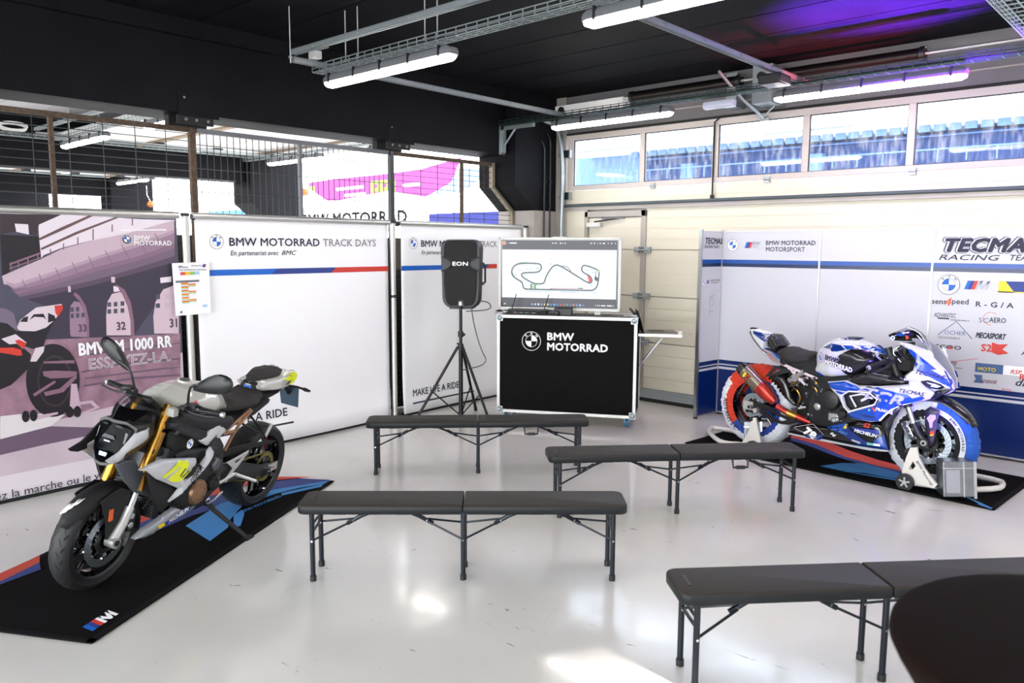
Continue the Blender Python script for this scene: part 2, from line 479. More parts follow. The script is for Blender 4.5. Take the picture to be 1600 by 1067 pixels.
# ------------------------------------------------------------------ the garage shell
PITCH = 6.1; XF = -6.5; YB = 7.73; ZC = 3.62
m = MB(); m.bx(-40, 5.5, -4.5, 7.75, -.1, 0, FLOOR); struct(m.build('floor', ang=0))
GRND = mat('outside_asphalt', '9a9a9c', .9, var=.1, vscale=.5)
m = MB(); m.bx(-70, 40, 7.75, 60, -.12, -.012, GRND); struct(m.build('ground_paddock', ang=0))
m = MB(); m.bx(-70, 40, -40, -4.5, -.12, -.012, GRND); struct(m.build('ground_pitlane', ang=0))

def ceiling(x0, x1, mt, name):
    m = MB(); m.bx(x0, x1, -4.5, YB+.2, ZC+.02, ZC+.25, MBLK if mt is CEILK else mt)
    y = 7.19
    m.bx(x0, x1, y+.008, YB+.1, ZC, ZC+.03, mt)
    while y > -4.4:
        m.bx(x0, x1, max(-4.5, y-.575)+.008, y-.008, ZC, ZC+.03, mt); y -= .575
    struct(m.build(name, ang=0))
ceiling(XF, 5.5, CEILK, 'ceiling')
ceiling(XF-PITCH, XF-.45, CEILN, 'ceiling')
ceiling(XF-2*PITCH, XF-PITCH-.45, CEILN, 'ceiling')
ceiling(XF-3.6*PITCH, XF-2*PITCH-.45, CEILN, 'ceiling')

for k in range(3):
    xf = XF-k*PITCH
    m = MB(); m.bx(xf-.45, xf, -4.5, 7.05, 2.885, ZC+.02, BEAMK); m.bx(xf, xf+.07, -4.5, 7.2, 3.49, ZC, BEAMK)
    b = m.build('beam', ang=0); struct(b)
    m = MB(); F = Matrix(((0, 0, 1, 0), (1, 0, 0, 0), (0, 1, 0, 0), (0, 0, 0, 1)))   # (y, z) profile pushed along X
    m.prism([(6.95, ZC), (6.95, 2.52), (7.3, 2.24), (YB+.15, 2.24), (YB+.15, ZC)], xf-.45, xf+.15, BEAMK, F)
    m.prism([(7.3, 0), (YB+.15, 0), (YB+.15, 2.24), (7.3, 2.24)], xf-.45, xf+.15, PIERW, F)
    struct(m.build('pier', ang=0))
WPAL = mat('wall_pale_paint', 'd6d4d0', .6)
# unseen right end wall, slot added for the sun strip, kept pale for bounce
m = MB(); m.bx(5.5, 5.7, -4.5, 1.835, 0, ZC, WPAL); m.bx(5.5, 5.7, 2.035, 8, 0, ZC, WPAL); m.bx(5.5, 5.7, 1.835, 2.035, 2.17, ZC, WPAL); struct(m.build('wall_right', ang=0))
m = MB(); m.bx(-40, XF-3.2*PITCH, -4.5, 8, 0, ZC, BEAMK); struct(m.build('wall_left', ang=0))

# wall strip between pier and door, header above the door
m = MB(); m.bx(-6.36, -6.20, YB-.02, YB+.2, 0, ZC, DOORF); m.bx(-6.20, 5.5, YB+.01, YB+.2, 3.16, ZC, HEAD)
m.bx(-6.20, 5.5, YB-.012, YB+.01, 3.30, 3.315, DOORF)
struct(m.build('wall_back', ang=0))

# ------------------------------------------------------------------ sectional back door with its window row
D = empty('door_1', (-6.2, YB, 0)); struct(D)
def dp(mb, name, par=D, **k):
    o = mb.build(name, None, **k); o.parent = par; o.matrix_parent_inverse = Matrix.Translation((6.2, -YB, 0)); return o
DX0, DX1 = -6.18, 3.6
WT, WB = 3.09, 2.545
m = MB()
def panel(x0, x1, z0, z1, m=m):
    h = (z1-z0); n = max(1, int(round(h/.125))); 
    for i in range(n):
        a = z0+h*i/n; c = z0+h*(i+1)/n
        m.bx(x0, x1, YB+.004, YB+.045, a+.003, c-.003, DOORC)
    m.bx(x0, x1, YB+.012, YB+.040, z0, z1, DOORC)
m.bx(DX0, DX1, YB+.05, YB+.06, .15, 2.49, DOORF)
for z0, z1 in ((.15, .70), (.70, 1.235), (1.235, 1.77), (1.77, 2.25), (2.25, 2.49)):
    x1s = [(DX0, -5.86), (-5.02, DX1)] if z1 < 2.3 else [(DX0, DX1)]
    for a, c in x1s: panel(a, c, z0+.004, z1-.004)
dp(m, 'cream_ribbed_section', ang=0)
m = MB(); m.bx(DX0, DX1, YB-.006, YB+.04, 2.49, WB, WFRM); m.bx(DX0, DX1, YB-.006, YB+.04, WT, 3.16, WFRM); m.bx(DX0, -6.085, YB-.006, YB+.04, WB, WT, WFRM)
bars = [(-5.121, -5.06), (-4.203, -4.135), (-3.229, -3.165), (-2.267, -2.205), (-1.31, -1.25), (-.35, -.29), (.6, .66), (1.55, 1.61), (2.5, 2.56), (3.5, 3.6)]
for a, c in bars: m.bx(a, c, YB-.012, YB+.04, WB, WT, WFRM)
dp(m, 'window_row_frame', ang=0, bevel=.004)
px0 = -6.085
for i, (a, c) in enumerate(bars):
    g = MB(); g.bx(px0, a, YB+.018, YB+.026, WB, WT, GLASS); o = dp(g, 'window_pane', ang=0)
    s = MB()
    for q in ((px0, px0+.008, WB, WT), (a-.008, a, WB, WT), (px0, a, WT-.01, WT), (px0, a, WB, WB+.005)): s.bx(q[0], q[1], YB+.004, YB+.017, q[2], q[3], BLK)
    dp(s, 'pane_gasket', ang=0); px0 = c
m = MB(); m.bx(DX0, DX1, YB-.03, YB+.0, 3.155, 3.18, MBLK); dp(m, 'rubber_top_seal', ang=0)
m = MB(); m.cyl((-6.24, YB-.045, 2.305), (DX1, YB-.045, 2.30), .018, mat('slate_bar', '4a5459', .5)); m.bx(-6.2, DX1, YB-.03, YB+.004, 2.245, 2.29, DOORF); dp(m, 'stiffener_bar')
m = MB(); m.bx(DX0, DX1, YB-.01, YB+.04, .045, .15, STL); m.bx(DX0, DX1, YB-.018, YB, .10, .118, STL); dp(m, 'bottom_rail', ang=0)
m = MB(); m.bx(DX0, DX1, YB-.002, YB+.03, 0.0, .045, MBLK); dp(m, 'rubber_bottom_seal', ang=0)
m = MB()
m.bx(-5.075, -5.01, YB-.022, YB+.02, .10, 2.225, DOORF); m.bx(-5.89, -5.84, YB-.022, YB+.02, .10, 2.225, DOORF); m.bx(-5.89, -5.01, YB-.022, YB+.02, 2.155, 2.225, DOORF)
dp(m, 'wicket_frame', ang=0, bevel=.004)
wk = MB()
for z0, z1 in ((.15, .70), (.70, 1.235), (1.235, 1.77), (1.77, 2.15)): panel(-5.835, -5.08, z0+.004, z1-.004, wk)
wk = dp(wk, 'wicket_door', ang=0)
m = MB(); m.bx(-5.82, -5.62, YB-.07, YB-.02, 2.04, 2.09, ALUW); m.tube([(-5.72, YB-.05, 2.10), (-5.5, YB-.05, 2.125), (-5.33, YB-.03, 2.14)], .008, DST); m.bx(-5.62, -5.30, YB-.045, YB-.022, 2.13, 2.15, GRY); dp(m, 'door_closer', ang=0)
for z in (1.77, 1.235, .70):
    m = MB()
    for s in (-1, 1): m.bx(-5.045+s*.075-.035, -5.045+s*.075+.035, YB-.035, YB-.004, z-.035, z+.035, STL)
    m.cyl((-5.14, YB-.04, z), (-4.95, YB-.04, z), .012, STL); m.bx(-5.06, -5.03, YB-.05, YB-.02, z-.03, z+.03, GRY)
    dp(m, 'hinge', ang=30)
for x, z in ((-4.93, 2.49), (-3.57, 2.49), (-2.2, 2.49), (-.85, 2.49)):
    m = MB(); m.bx(x-.03, x+.03, YB-.03, YB-.006, z-.03, z+.03, STL); m.cyl((x-.03, YB-.03, z), (x+.03, YB-.03, z), .01, STL); dp(m, 'hinge', ang=30)
for z in (2.93, 2.42):
    m = MB(); m.bx(-6.22, -6.10, YB-.06, YB-.015, z-.045, z+.05, STL)
    for k in range(5): m.bx(-6.21+k*.022, -6.20+k*.022, YB-.075, YB-.06, z-.04, z+.045, DST)
    m.cyl((-6.28, YB-.05, z), (-6.2, YB-.05, z), .02, STL); dp(m, 'roller_carrier', ang=30)
m = MB(); m.bx(-6.25, -6.21, YB-.06, YB-.02, 0, 3.2, STL); dp(m, 'guide_rail', ang=0)
m = MB(); m.tube([(-4.10, YB-.03, 3.17), (-4.175, YB-.03, 3.12), (-4.175, YB-.03, 2.34)], .009, MBLK); m.bx(-4.19, -4.16, YB-.05, YB-.015, 2.32, 2.36, MBLK); dp(m, 'pull_strap')

# shaft with torsion springs above the door
m = MB(); m.bx(-6.12, -5.15, 7.40, 7.55, 3.34, 3.46, WHT); m.cyl((-6.02, 7.38, 3.40), (-6.02, 7.42, 3.40), .045, DST); tag(m.build('drum_housing', bevel=.004), 'white box with a cable drum at the left end above the door', 'door part')
def spring(x0, x1, label):
    t = empty('torsion_spring', (x0, 7.45, 3.45)); tag(t, label, 'spring', 'door torsion springs')
    m = MB(); n = int((x1-x0)/.012)
    prof = []
    for k in range(n): prof += [(.050, x0+k*.012), (.054, x0+k*.012+.006)]
    m.lathe(prof, mat('oiled_spring_steel', '2c2826', .35, metal=.8), 14, Matrix(((0, 0, 1, 0), (1, 0, 0, 7.45), (0, 1, 0, 3.45), (0, 0, 0, 1))))
    o = m.build('coil', ang=80); o.parent = t; o.matrix_parent_inverse = Matrix.Translation((-x0, -7.45, -3.45))
    for x in (x0-.015, x1+.015):
        m = MB(); m.cyl((x-.02, 7.45, 3.45), (x+.02, 7.45, 3.45), .062, DST, 16); m.cyl((x-.03, 7.45, 3.50), (x+.03, 7.45, 3.50), .012, ALU)
        o = m.build('end_cone'); o.parent = t; o.matrix_parent_inverse = Matrix.Translation((-x0, -7.45, -3.45))
spring(-5.039, -3.80, 'dark coil spring above the door, nearer the corner pier')
spring(-3.36, -2.12, 'dark coil spring above the door, right of the bracket, lit violet')
m = MB(); m.cyl((-6.1, 7.45, 3.45), (3.4, 7.45, 3.45), .013, ALUW); tag(m.build('spring_shaft'), 'long steel shaft carrying the coil springs above the door', 'shaft')
m = MB(); m.bx(-3.98, -3.86, 7.55, YB, 3.22, 3.56, STL); tag(m.build('shaft_bracket', ang=30), 'plain galvanised plate on the header, left of the spring bracket', 'bracket')
m = MB(); m.bx(-3.62, -3.42, 7.40, YB, 3.20, 3.56, STL); m.cyl((-3.52, 7.36, 3.45), (-3.52, 7.46, 3.45), .04, DST)
tag(m.build('shaft_bracket', ang=30), 'galvanised plate bracket between the two coil springs', 'bracket')
m = MB(); m.tube([(-3.72, 6.9, 3.45), (-3.62, 7.2, 3.22), (-3.60, 7.62, 3.10)], .014, STL); m.tube([(-3.60, 7.62, 3.10), (-3.48, 7.62, 3.20)], .008, STL); m.cyl((-3.64, 7.66, 3.09), (-3.56, 7.66, 3.09), .02, STL)
tag(m.build('door_arm'), 'slanted steel arm down to the top of the windows', 'door part')
m = MB(); m.tube([(-6.5, 7.0, 3.35), (-6.33, 7.6, 3.33), (-6.22, 7.6, 3.18), (-6.165, 7.6, 2.95), (-6.15, 7.6, 2.5), (-6.17, 7.6, 1.9), (-6.17, 7.6, 0)], .024, STL, 12, sm=2)
tag(m.build('corner_conduit'), 'galvanised pipe bending down beside the corner pier', 'pipe')
for y, z in ((7.47, 3.0), (7.58, 3.1)):
    m = MB(); m.tube([(XF+.165, y-.06, z+.08), (XF+.165, y, z), (XF+.165, y, z-.1), (XF+.165, y, 0)], .011, DST if z > 3.05 else mat('black_conduit', '202024', .4), 8, sm=1)
    for zz in (2.6, 2.3, 1.9): m.bx(XF+.15, XF+.18, y-.02, y+.02, zz-.012, zz+.012, DST)
    tag(m.build('wall_conduit'), 'thin conduit down the pier face, '+('nearer the door' if z > 3.05 else 'farther from the door'), 'conduit', 'conduits on the corner pier')

# ------------------------------------------------------------------ wire fence between the bays
def fence_panel(y0, y1, dense_vertical, label, frame_m, right_profile=False, bar=None):
    t = empty('mesh_fence_panel', (-6.7, y0, 0)); tag(t, label, 'fence', 'wire fence panels under the beam')
    inv = Matrix.Translation((6.7, -y0, 0))
    def add(mb, name, **k):
        o = mb.build(name, **k); o.parent = t; o.matrix_parent_inverse = inv; return o
    zt = 2.80
    m = MB(); X = -6.7
    def lim(y):      # lower right is cut by the haunch
        return zt
    sy, sz = (.0625, .20) if dense_vertical else (.25, .0625)
    r = .0028
    y = y0+sy*.5
    while y < y1:
        zz = zt
        if right_profile and y > 6.93: zz = 2.52-(y-6.93)*.8
        m.box((X, y, (.03+zz)/2), (2*r, 2*r, zz-.03), DST); y += sy
    z = .06
    while z < zt:
        ye = y1
        if right_profile: ye = 6.93 if z > 2.5 else min(7.26, 6.93+(2.52-z)/.8)
        m.box((X+.004, (y0+ye)/2, z), (2*r, ye-y0, 2*r), DST); z += sz
    add(m, 'wire_mesh', ang=0)
    m = MB()
    if right_profile:
        fp = mat('fence_pale_steel', '8d8272', .6, metal=.2)
        m.bx(X-.02, X+.02, y0, 6.94, zt-.04, zt, frame_m); m.bx(X-.03, X+.03, 6.90, 6.94, 2.5, zt, fp)
        m.prism([(6.90, 2.52), (6.94, 2.52), (7.29, 2.24), (7.29, 2.19)], X-.03, X+.03, fp, F); m.bx(X-.03, X+.03, 7.25, 7.29, 0, 2.22, fp)
    else: m.bx(X-.02, X+.02, y0, y1, zt-.04, zt, frame_m)
    add(m, 'top_rail', ang=0)
    for yy in bar or (): 
        m = MB(); m.bx(X-.018, X+.018, yy-.016, yy+.016, 0, zt-.03, frame_m); add(m, 'post', ang=0)
    m = MB(); m.bx(X-.03, X-.022, y0+.01, y1-.01, .02, 1.55, MBLK); add(m, 'dark_lower_sheet', ang=0)
fence_panel(-3.4, 3.16, False, 'rusty framed wire fence above the photo banner at left', RST, bar=(2.10, -.2, -2.4))
fence_panel(3.24, 5.33, True, 'wire fence with close upright wires above the middle banner', GRY, bar=(4.26,))
fence_panel(5.41, 6.93, False, 'wire fence beside the corner pier, above the right banner', RST, True, bar=(6.41,))
for y, lb in ((3.20, 'rusty square fence post above the photo banner edge'), (5.37, 'dark square fence post behind the gap beside the right banner')):
    m = MB(); m.bx(-6.725, -6.675, y-.025, y+.025, 0, 2.84, RST if y < 4 else DST); tag(m.build('fence_post', ang=0), lb, 'post')
for y, lb in ((3.15, 'black hanger plate with bolts on the beam at left'), (5.32, 'black hanger plate with bolts on the beam, nearer the corner')):
    t = empty('hanger_bracket', (XF, y, 2.9)); tag(t, lb, 'bracket', 'hanger brackets on the beam')
    inv = Matrix.Translation((-XF, -y, -2.9))
    m = MB(); m.bx(XF, XF+.008, y-.15, y+.20, 2.86, 3.04, BEAMK); o = m.build('plate', ang=0); o.parent = t; o.matrix_parent_inverse = inv
    m = MB(); m.bx(XF-.24, XF-.16, y-.16, y+.17, 2.80, 2.885, MBLK); m.bx(XF-.02, XF+.004, y-.16, y+.15, 2.80, 2.865, MBLK)
    for dy in (-.09, .0, .1): m.cyl((XF+.004, y+dy, 2.835), (XF+.014, y+dy, 2.835), .012, GRY)
    o = m.build('rail_hanger', ang=30); o.parent = t; o.matrix_parent_inverse = inv
    m = MB(); m.cyl((XF+.006, y-.1, 3.01), (XF+.014, y-.1, 3.01), .01, CHR); o = m.build('bolt', ang=30); o.parent = t; o.matrix_parent_inverse = inv

# ------------------------------------------------------------------ ceiling services
def batten(x0, y, z, label, group='tube lights under the ceiling', L=1.5, tm=None):
    t = empty('tube_light', (x0+L/2, y, z)); tag(t, label, 'light', group)
    m = MB(); hw = .055
    prof = [(-hw, .0), (-hw*1.0, .035), (-hw*.7, .06), (hw*.7, .06), (hw, .035), (hw, 0)]
    m.loft([[(x, p[0]*s_, p[1]*s_) for p in prof] for x, s_ in ((-L/2, .75), (-L/2+.04, 1), (L/2-.04, 1), (L/2, .75))], GRY)
    m.build('housing', t, bevel=.003)
    m = MB(); prof = [(-hw*.92, 0), (-hw*.8, -.025), (-hw*.4, -.038), (hw*.4, -.038), (hw*.8, -.025), (hw*.92, 0)]
    m.loft([[(x, p[0]*s_, p[1]*s_) for p in prof] for x, s_ in ((-L/2+.005, .6), (-L/2+.045, 1), (L/2-.045, 1), (L/2-.005, .6))], tm or TUBE)
    m.build('diffuser', t)
    for k in range(5):
        x = -L/2+.1+k*(L-.2)/4
        m = MB(); m.bx(x-.008, x+.008, hw-.004, hw+.006, -.012, .035, DST); m.bx(x-.008, x+.008, -hw-.006, -hw+.004, -.012, .035, DST); m.bx(x-.008, x+.008, -hw-.006, hw+.006, .035, .064, DST); m.build('clip', t, ang=0)
    return t
LZ = 3.10
rows = [(3.79, (-5.53, -2.91, -.29, 2.3)), (6.76, (-5.62, -3.09, -.5, 2.1))]
names = {(3.79, 0): 'lit tube light nearest the black beam, in the front row', (3.79, 1): 'lit tube light cut by the top edge of the frame', (6.76, 0): 'lit tube light before the door, at the corner pier end', (6.76, 1): 'lit tube light before the door, washed violet at right'}
for y, xs in rows:
    for i, x in enumerate(xs):
        batten(x, y, LZ, names.get((y, i), '%s tube light of the %s row, beyond the %s edge of the frame' % ('third' if i == 2 else 'fourth', 'front' if y < 5 else 'back', 'top' if y < 5 else 'right')))
for bay in (1, 2):
    for y in (3.79, 6.76):
        for i, x in enumerate((-5.53, -2.91)):
            nm = {(1, 3.79, 0): 'lit tube light behind the rusty fence panel', (1, 3.79, 1): 'lit tube light just under the beam by the left hanger plate', (1, 6.76, 0): 'lit tube light behind the close upright wires', (1, 6.76, 1): 'lit tube light under the beam behind the dark fence post'}.get((bay, y, i), 'lit tube light two bays away, %s row, %s the fence' % ('front' if y < 5 else 'back', 'farther from' if i == 0 else 'nearer to'))
            batten(x-PITCH*bay+(.1 if y > 5 else 0), y, LZ, nm, 'tube lights in the neighbouring bays')
def basket(p0, p1, label, w=.10, h=.055, step=.1, cables=True, mt=None):
    mt = mt or STL; p0 = V(p0); p1 = V(p1); d = (p1-p0); L = d.length; d.normalize(); s = V((-d.y, d.x, 0))
    t = empty('cable_tray', tuple(p0)); tag(t, label, 'cable tray', 'wire basket cable trays')
    M = Matrix(((d.x, s.x, 0, 0), (d.y, s.y, 0, 0), (0, 0, 1, 0), (0, 0, 0, 1)))
    m = MB(); r = .0032
    for yy, zz in ((-w/2, h), (-w/2, h/2), (-w/2, 0), (-w/6, 0), (w/6, 0), (w/2, 0), (w/2, h/2), (w/2, h)): m.bx(0, L, yy-r, yy+r, zz-r, zz+r, mt, M)
    x = 0
    while x <= L:
        m.bx(x-r, x+r, -w/2, w/2, -r, r, mt, M)
        for q in (-1, 1): m.bx(x-r, x+r, q*w/2-r, q*w/2+r, 0, h, mt, M)
        x += step
    m.build('wire_basket', t, ang=0)
    if cables:
        m = MB(); random.seed(int(L*100))
        for k in range(4):
            yy = -w*.3+k*w*.2; pts = [tuple(M @ V((L*q/24, yy+random.uniform(-.012, .012), .01+random.uniform(0, .012)))) for q in range(25)]
            m.tube(pts, .005, GRN if k % 2 else BLK, 6)
        m.build('cables', t)
    return t
basket((-5.66, 3.79, 3.20), (2.5, 3.79, 3.20), 'wire basket tray carrying the front row of tube lights')
basket((-6.48, 6.86, 3.205), (3, 6.80, 3.20), 'wire basket tray along the back door, above its tube lights', mt=mat('tray_dark_zinc', '4c5a5a', .4, metal=.8))
basket((-1.10, 4.6, 3.25), (-1.10, 6.75, 3.25), 'wire basket tray with green cables at the top right corner', w=.2)
basket((-.85, 3.9, 3.25), (-.85, 6.75, 3.25), 'second wire basket tray beside the green cables at top right', w=.2, cables=False)
for bay in (1,):
    basket((-5.66-PITCH, 3.79, 3.20), (-XF*-1-.5, 3.79, 3.20), 'wire basket tray behind the rusty fence panel', cables=False)
    basket((-6.33-PITCH, 6.86, 3.205), (XF-.5, 6.86, 3.205), 'wire basket tray behind the close upright wires')
basket((XF-PITCH+.15, 1.0, 3.27), (XF-PITCH+.15, 7.0, 3.27), 'wire basket tray with white cable coil on the next beam')
basket((XF-PITCH*2+.15, 1.0, 3.27), (XF-PITCH*2+.15, 6.8, 3.27), 'wire basket tray on the farther beam two bays away')
m = MB()
for k in range(4): m.tube([(XF-PITCH+.2+.02*k, 3.42+.17*math.cos(a), 3.37+.05*math.sin(a)+.01*k) for a in [2*PI*q/14 for q in range(14)]], .006, WHT, 6, closed=True)
tag(m.build('cable_coil'), 'coil of white cable lying on the far tray', 'cable')
def channel(p0, p1, label):
    p0 = V(p0); p1 = V(p1); d = (p1-p0); L = d.length; d.normalize(); s = V((-d.y, d.x, 0))
    M = Matrix(((d.x, s.x, 0, p0.x), (d.y, s.y, 0, p0.y), (0, 0, 1, p0.z), (0, 0, 0, 1)))
    m = MB(); m.bx(0, L, -.021, .021, .036, .041, STL, M); m.bx(0, L, -.021, -.016, 0, .041, STL, M); m.bx(0, L, .016, .021, 0, .041, STL, M)
    m.bx(0, L, -.021, -.011, 0, .003, STL, M); m.bx(0, L, .011, .021, 0, .003, STL, M)
    x = .3
    while x < L: m.cyl(tuple(M @ V((x, -.021, .02))), tuple(M @ V((x, -.03, .02))), .008, ALU, 8); x += .55
    return tag(m.build('strut_channel', ang=30), label, 'strut', 'galvanised strut channels')
channel((-5.5, 3.46, 3.21), (-5.53, 6.84, 3.21), 'galvanised channel running back along the black beam')
channel((-5.5, 3.46, 3.26), (-1.0, 3.50, 3.26), 'galvanised channel above the front tray, parallel to it')
channel((-2.87, 3.7, 3.22), (-2.90, 6.95, 3.22), 'galvanised channel from the front tray back to the spring bracket')
channel((-5.5-PITCH, 3.46, 3.21), (-5.53-PITCH, 6.84, 3.21), 'galvanised channel seen behind the fence')
channel((-5.5-PITCH, 3.46, 3.26), (-7.0, 3.50, 3.26), 'galvanised channel parallel to the tray behind the fence')
for x, y, z, lb in ((-5.5, 3.44, 3.2, 'thin rod at the left corner of the channel frame above the front tube light'), (-5.27, 3.79, 3.2, 'left one of the first pair of thin rods through the front tray'), (-5.11, 3.79, 3.2, 'right one of the first pair of thin rods through the front tray'), (-4.33, 3.79, 3.2, 'left one of the second pair of thin rods above the front tube light'), (-4.20, 3.79, 3.2, 'right one of the second pair of thin rods above the front tube light'), (-5.27-PITCH, 3.79, 3.2, 'thin rod above the tray behind the rusty fence panel'), (-4.25-PITCH, 3.79, 3.2, 'thin rod nearer the hanger plate, behind the rusty fence panel')):
    m = MB(); m.cyl((x, y, z), (x, y, ZC), .005, ALUW, 6); m.bx(x-.012, x+.012, y-.012, y+.012, z+.04, z+.052, STL)
    tag(m.build('threaded_rod', ang=30), lb, 'rod', 'threaded hanger rods')
m = MB(); m.bx(-5.53, -5.43, 3.62, 3.68, 3.26, 3.32, WHT); m.bx(-5.52, -5.30, 3.64, 3.66, 3.32, 3.328, STL); tag(m.build('junction_box', bevel=.004), 'small pale junction box on the channel above the front tube light', 'box')
m = MB(); m.bx(XF-PITCH+.20, XF-PITCH+.26, 4.04, 4.18, 3.23, 3.31, WHT); tag(m.build('junction_box', bevel=.004), 'pale junction box on the far tray behind the rusty fence', 'box')
m = MB(); m.bx(-2.99, -2.80, 6.2, 6.42, 3.12, 3.20, BLK); tag(m.build('motor_box', bevel=.012), 'black box hanging on the channel by the spring bracket', 'box')
m = MB(); m.loft([[(x, 6.93+a, 3.13+b) for a, b in ((-.05, 0), (-.04, .05), (.04, .05), (.05, 0), (.03, -.02), (-.03, -.02))] for x in (-3.87, -3.56)], mat('unlit_diffuser', 'c9cbe0', .3)); tag(m.build('emergency_light', bevel=.01), 'short unlit white emergency light under the back tray', 'light')
t = empty('wall_bracket', (XF, 6.88, 3.1)); tag(t, 'galvanised triangular bracket holding the tray end on the pier', 'bracket')
m = MB(); m.bx(0, .05, -.02, .02, -.2, .1, STL); m.bx(0, .5, -.02, .02, .06, .1, STL); m.tube([(.02, 0, -.14), (.22, 0, .07)], .012, STL, 6); m.build('arm', t, ang=30)
m = MB(); m.bx(0, .008, -.05, .05, -.22, .12, STL); m.build('base_plate', t, ang=0)
for x, y in ((-6.5-PITCH+.9, 7.5), (-6.5-2*PITCH+.9, 7.5)):
    m = MB(); m.lathe([(.001, .06), (.05, .05), (.075, 0), (.07, -.05), (.001, -.07)], ORG, 20, Matrix.Translation((x, y, 2.70))); m.tube([(x, y, 2.75), (x-.12, y-.02, 2.9), (x-.12, y-.02, 3.1)], .01, WHT, 6)
    tag(m.build('orange_alarm'), 'small orange alarm dome hanging under a far tube light, bay %s' % ('next door' if x > -13 else 'beyond'), 'alarm')
# ------------------------------------------------------------------ outside, behind the door windows and the open bays
SKYW = mat('stand_canopy_white', 'f4f4f6', .8); FAC = mat('stand_blue_cladding', '1f3560', .8, var=.10, vscale=.4); FAC2 = mat('stand_rail_pale', '5c78a8', .6)
t = empty('grandstand', (0, 26, 0)); tag(t, 'blue clad building with pale railings seen through the door windows', 'building')
inv = Matrix.Translation((0, -26, 0))
def gadd(name):
    o = m.build(name, ang=0); o.parent = t; o.matrix_parent_inverse = inv
m = MB(); m.bx(-17.2, 30, 26, 30, 4.2, 5.2, FAC); gadd('facade')
m = MB(); m.bx(-30, 30, 25.9, 30, 0, 4.3, SKYW); m.bx(-30, -17.2, 25.9, 30, 4.3, 5.4, FAC2); gadd('lower_wall')
m = MB(); m.bx(-19.5, 30, 24.6, 30, 5.36, 5.5, SKYW); m.bx(-19.5, 30, 25.2, 30, 5.5, 8.2, SKYW); m.bx(-19.5, 30, 24.5, 24.6, 5.42, 5.47, GRY)
for k in range(120): m.bx(-17.1+k*.4, -16.8+k*.4, 25.2, 25.3, 5.16, 5.34, FAC2)
m.bx(-17.1, 30, 25.9, 25.96, 5.1, 5.14, FAC2); gadd('canopy')
m = MB()
m.bx(-17.2, 30, 25.3, 25.35, 4.64, 4.68, FAC2)
for k in range(62): m.bx(-17.1+k*.75, -17.07+k*.75, 25.3, 25.35, 4.3, 4.66, FAC2)
for x in (-15.3, -10.6, -4.2, 2): m.bx(x, x+.5, 25.8, 26.05, 4.3, 4.85, FAC2)
gadd('railing')
m = MB()
for x in (-14.5, -10, -5.5, -1): m.bx(x, x+2.2, 23.9, 24.4, 5.75, 5.95, PRW)
gadd('lamp_row')
# tents
CANV = mat('tent_canvas_white', 'f6f6fa', .8); CBL = mat('tent_blue', '141c66', .7); MAG = mat('banner_magenta', '7d1468', .7); LIME = mat('banner_lime', '5f6a22', .7)
def tent(name, x0, x1, y0, y1, ze, zr, label, vm, vh=.35, legs=True):
    t = empty(name, ((x0+x1)/2, (y0+y1)/2, 0)); tag(t, label, 'tent'); cx, cy = (x1-x0)/2, (y1-y0)/2
    m = MB(); c = [(-cx, -cy, ze), (cx, -cy, ze), (cx, cy, ze), (-cx, cy, ze)]
    for k in range(4): m.poly([c[k], c[(k+1) % 4], (0, 0, zr)], CANV)
    m.build('roof', t, ang=0)
    m = MB(); m.bx(-cx, cx, -cy-.01, -cy+.01, ze-vh, ze, vm); m.bx(-cx, cx, cy-.01, cy+.01, ze-vh, ze, vm); m.bx(-cx-.01, -cx+.01, -cy, cy, ze-vh, ze, vm); m.bx(cx-.01, cx+.01, -cy, cy, ze-vh, ze, vm); m.build('valance', t, ang=0)
    if legs:
        for a in (-1, 1):
            for b_ in (-1, 1):
                m = MB(); m.bx(a*cx-.03, a*cx+.03, b_*cy-.03, b_*cy+.03, 0, ze, ALUW); m.build('leg', t, ang=0)
    return t

m = MB(); m.bx(-7.75, -7.7, -4.4, 7.1, 0, 1.9, mat('partition_brown', '4a4038', .8)); struct(m.build('partition', ang=0))

RDW = mat('raised_door_white', 'e4e2e0', .5); TAN = mat('raised_door_stiffener', '8f7d68', .6)
for k in (1, 2):
    xf = XF-(k-1)*PITCH
    t = empty('raised_door', (xf-3.2, 5.8, 3.33)); tag(t, 'white overhead door rolled up under the ceiling '+('behind the wire fence' if k == 1 else 'of the farther bay'), 'door', 'raised doors in the neighbouring bays')
    m = MB(); m.bx(-2.75, 2.65, -1.85, 1.85, -.02, .02, RDW); m.build('door_leaf', t, ang=0)
    for y in (-1.6, -.7, .2, 1.1, 1.75):
        m = MB(); m.bx(-2.75, 2.65, y-.05, y+.05, -.045, -.02, TAN if y in (-.7, 1.1) else RDW); m.bx(-2.2, -2.0, y-.04, y+.08, -.09, -.045, DST); m.bx(2.0, 2.2, y-.04, y+.08, -.09, -.045, DST); m.build('stiffener', t, ang=0)
    m = MB(); m.bx(-2.8, -2.75, -1.9, 1.9, -.06, .06, STL); m.bx(2.65, 2.7, -1.9, 1.9, -.06, .06, STL); m.build('side_track', t, ang=0)

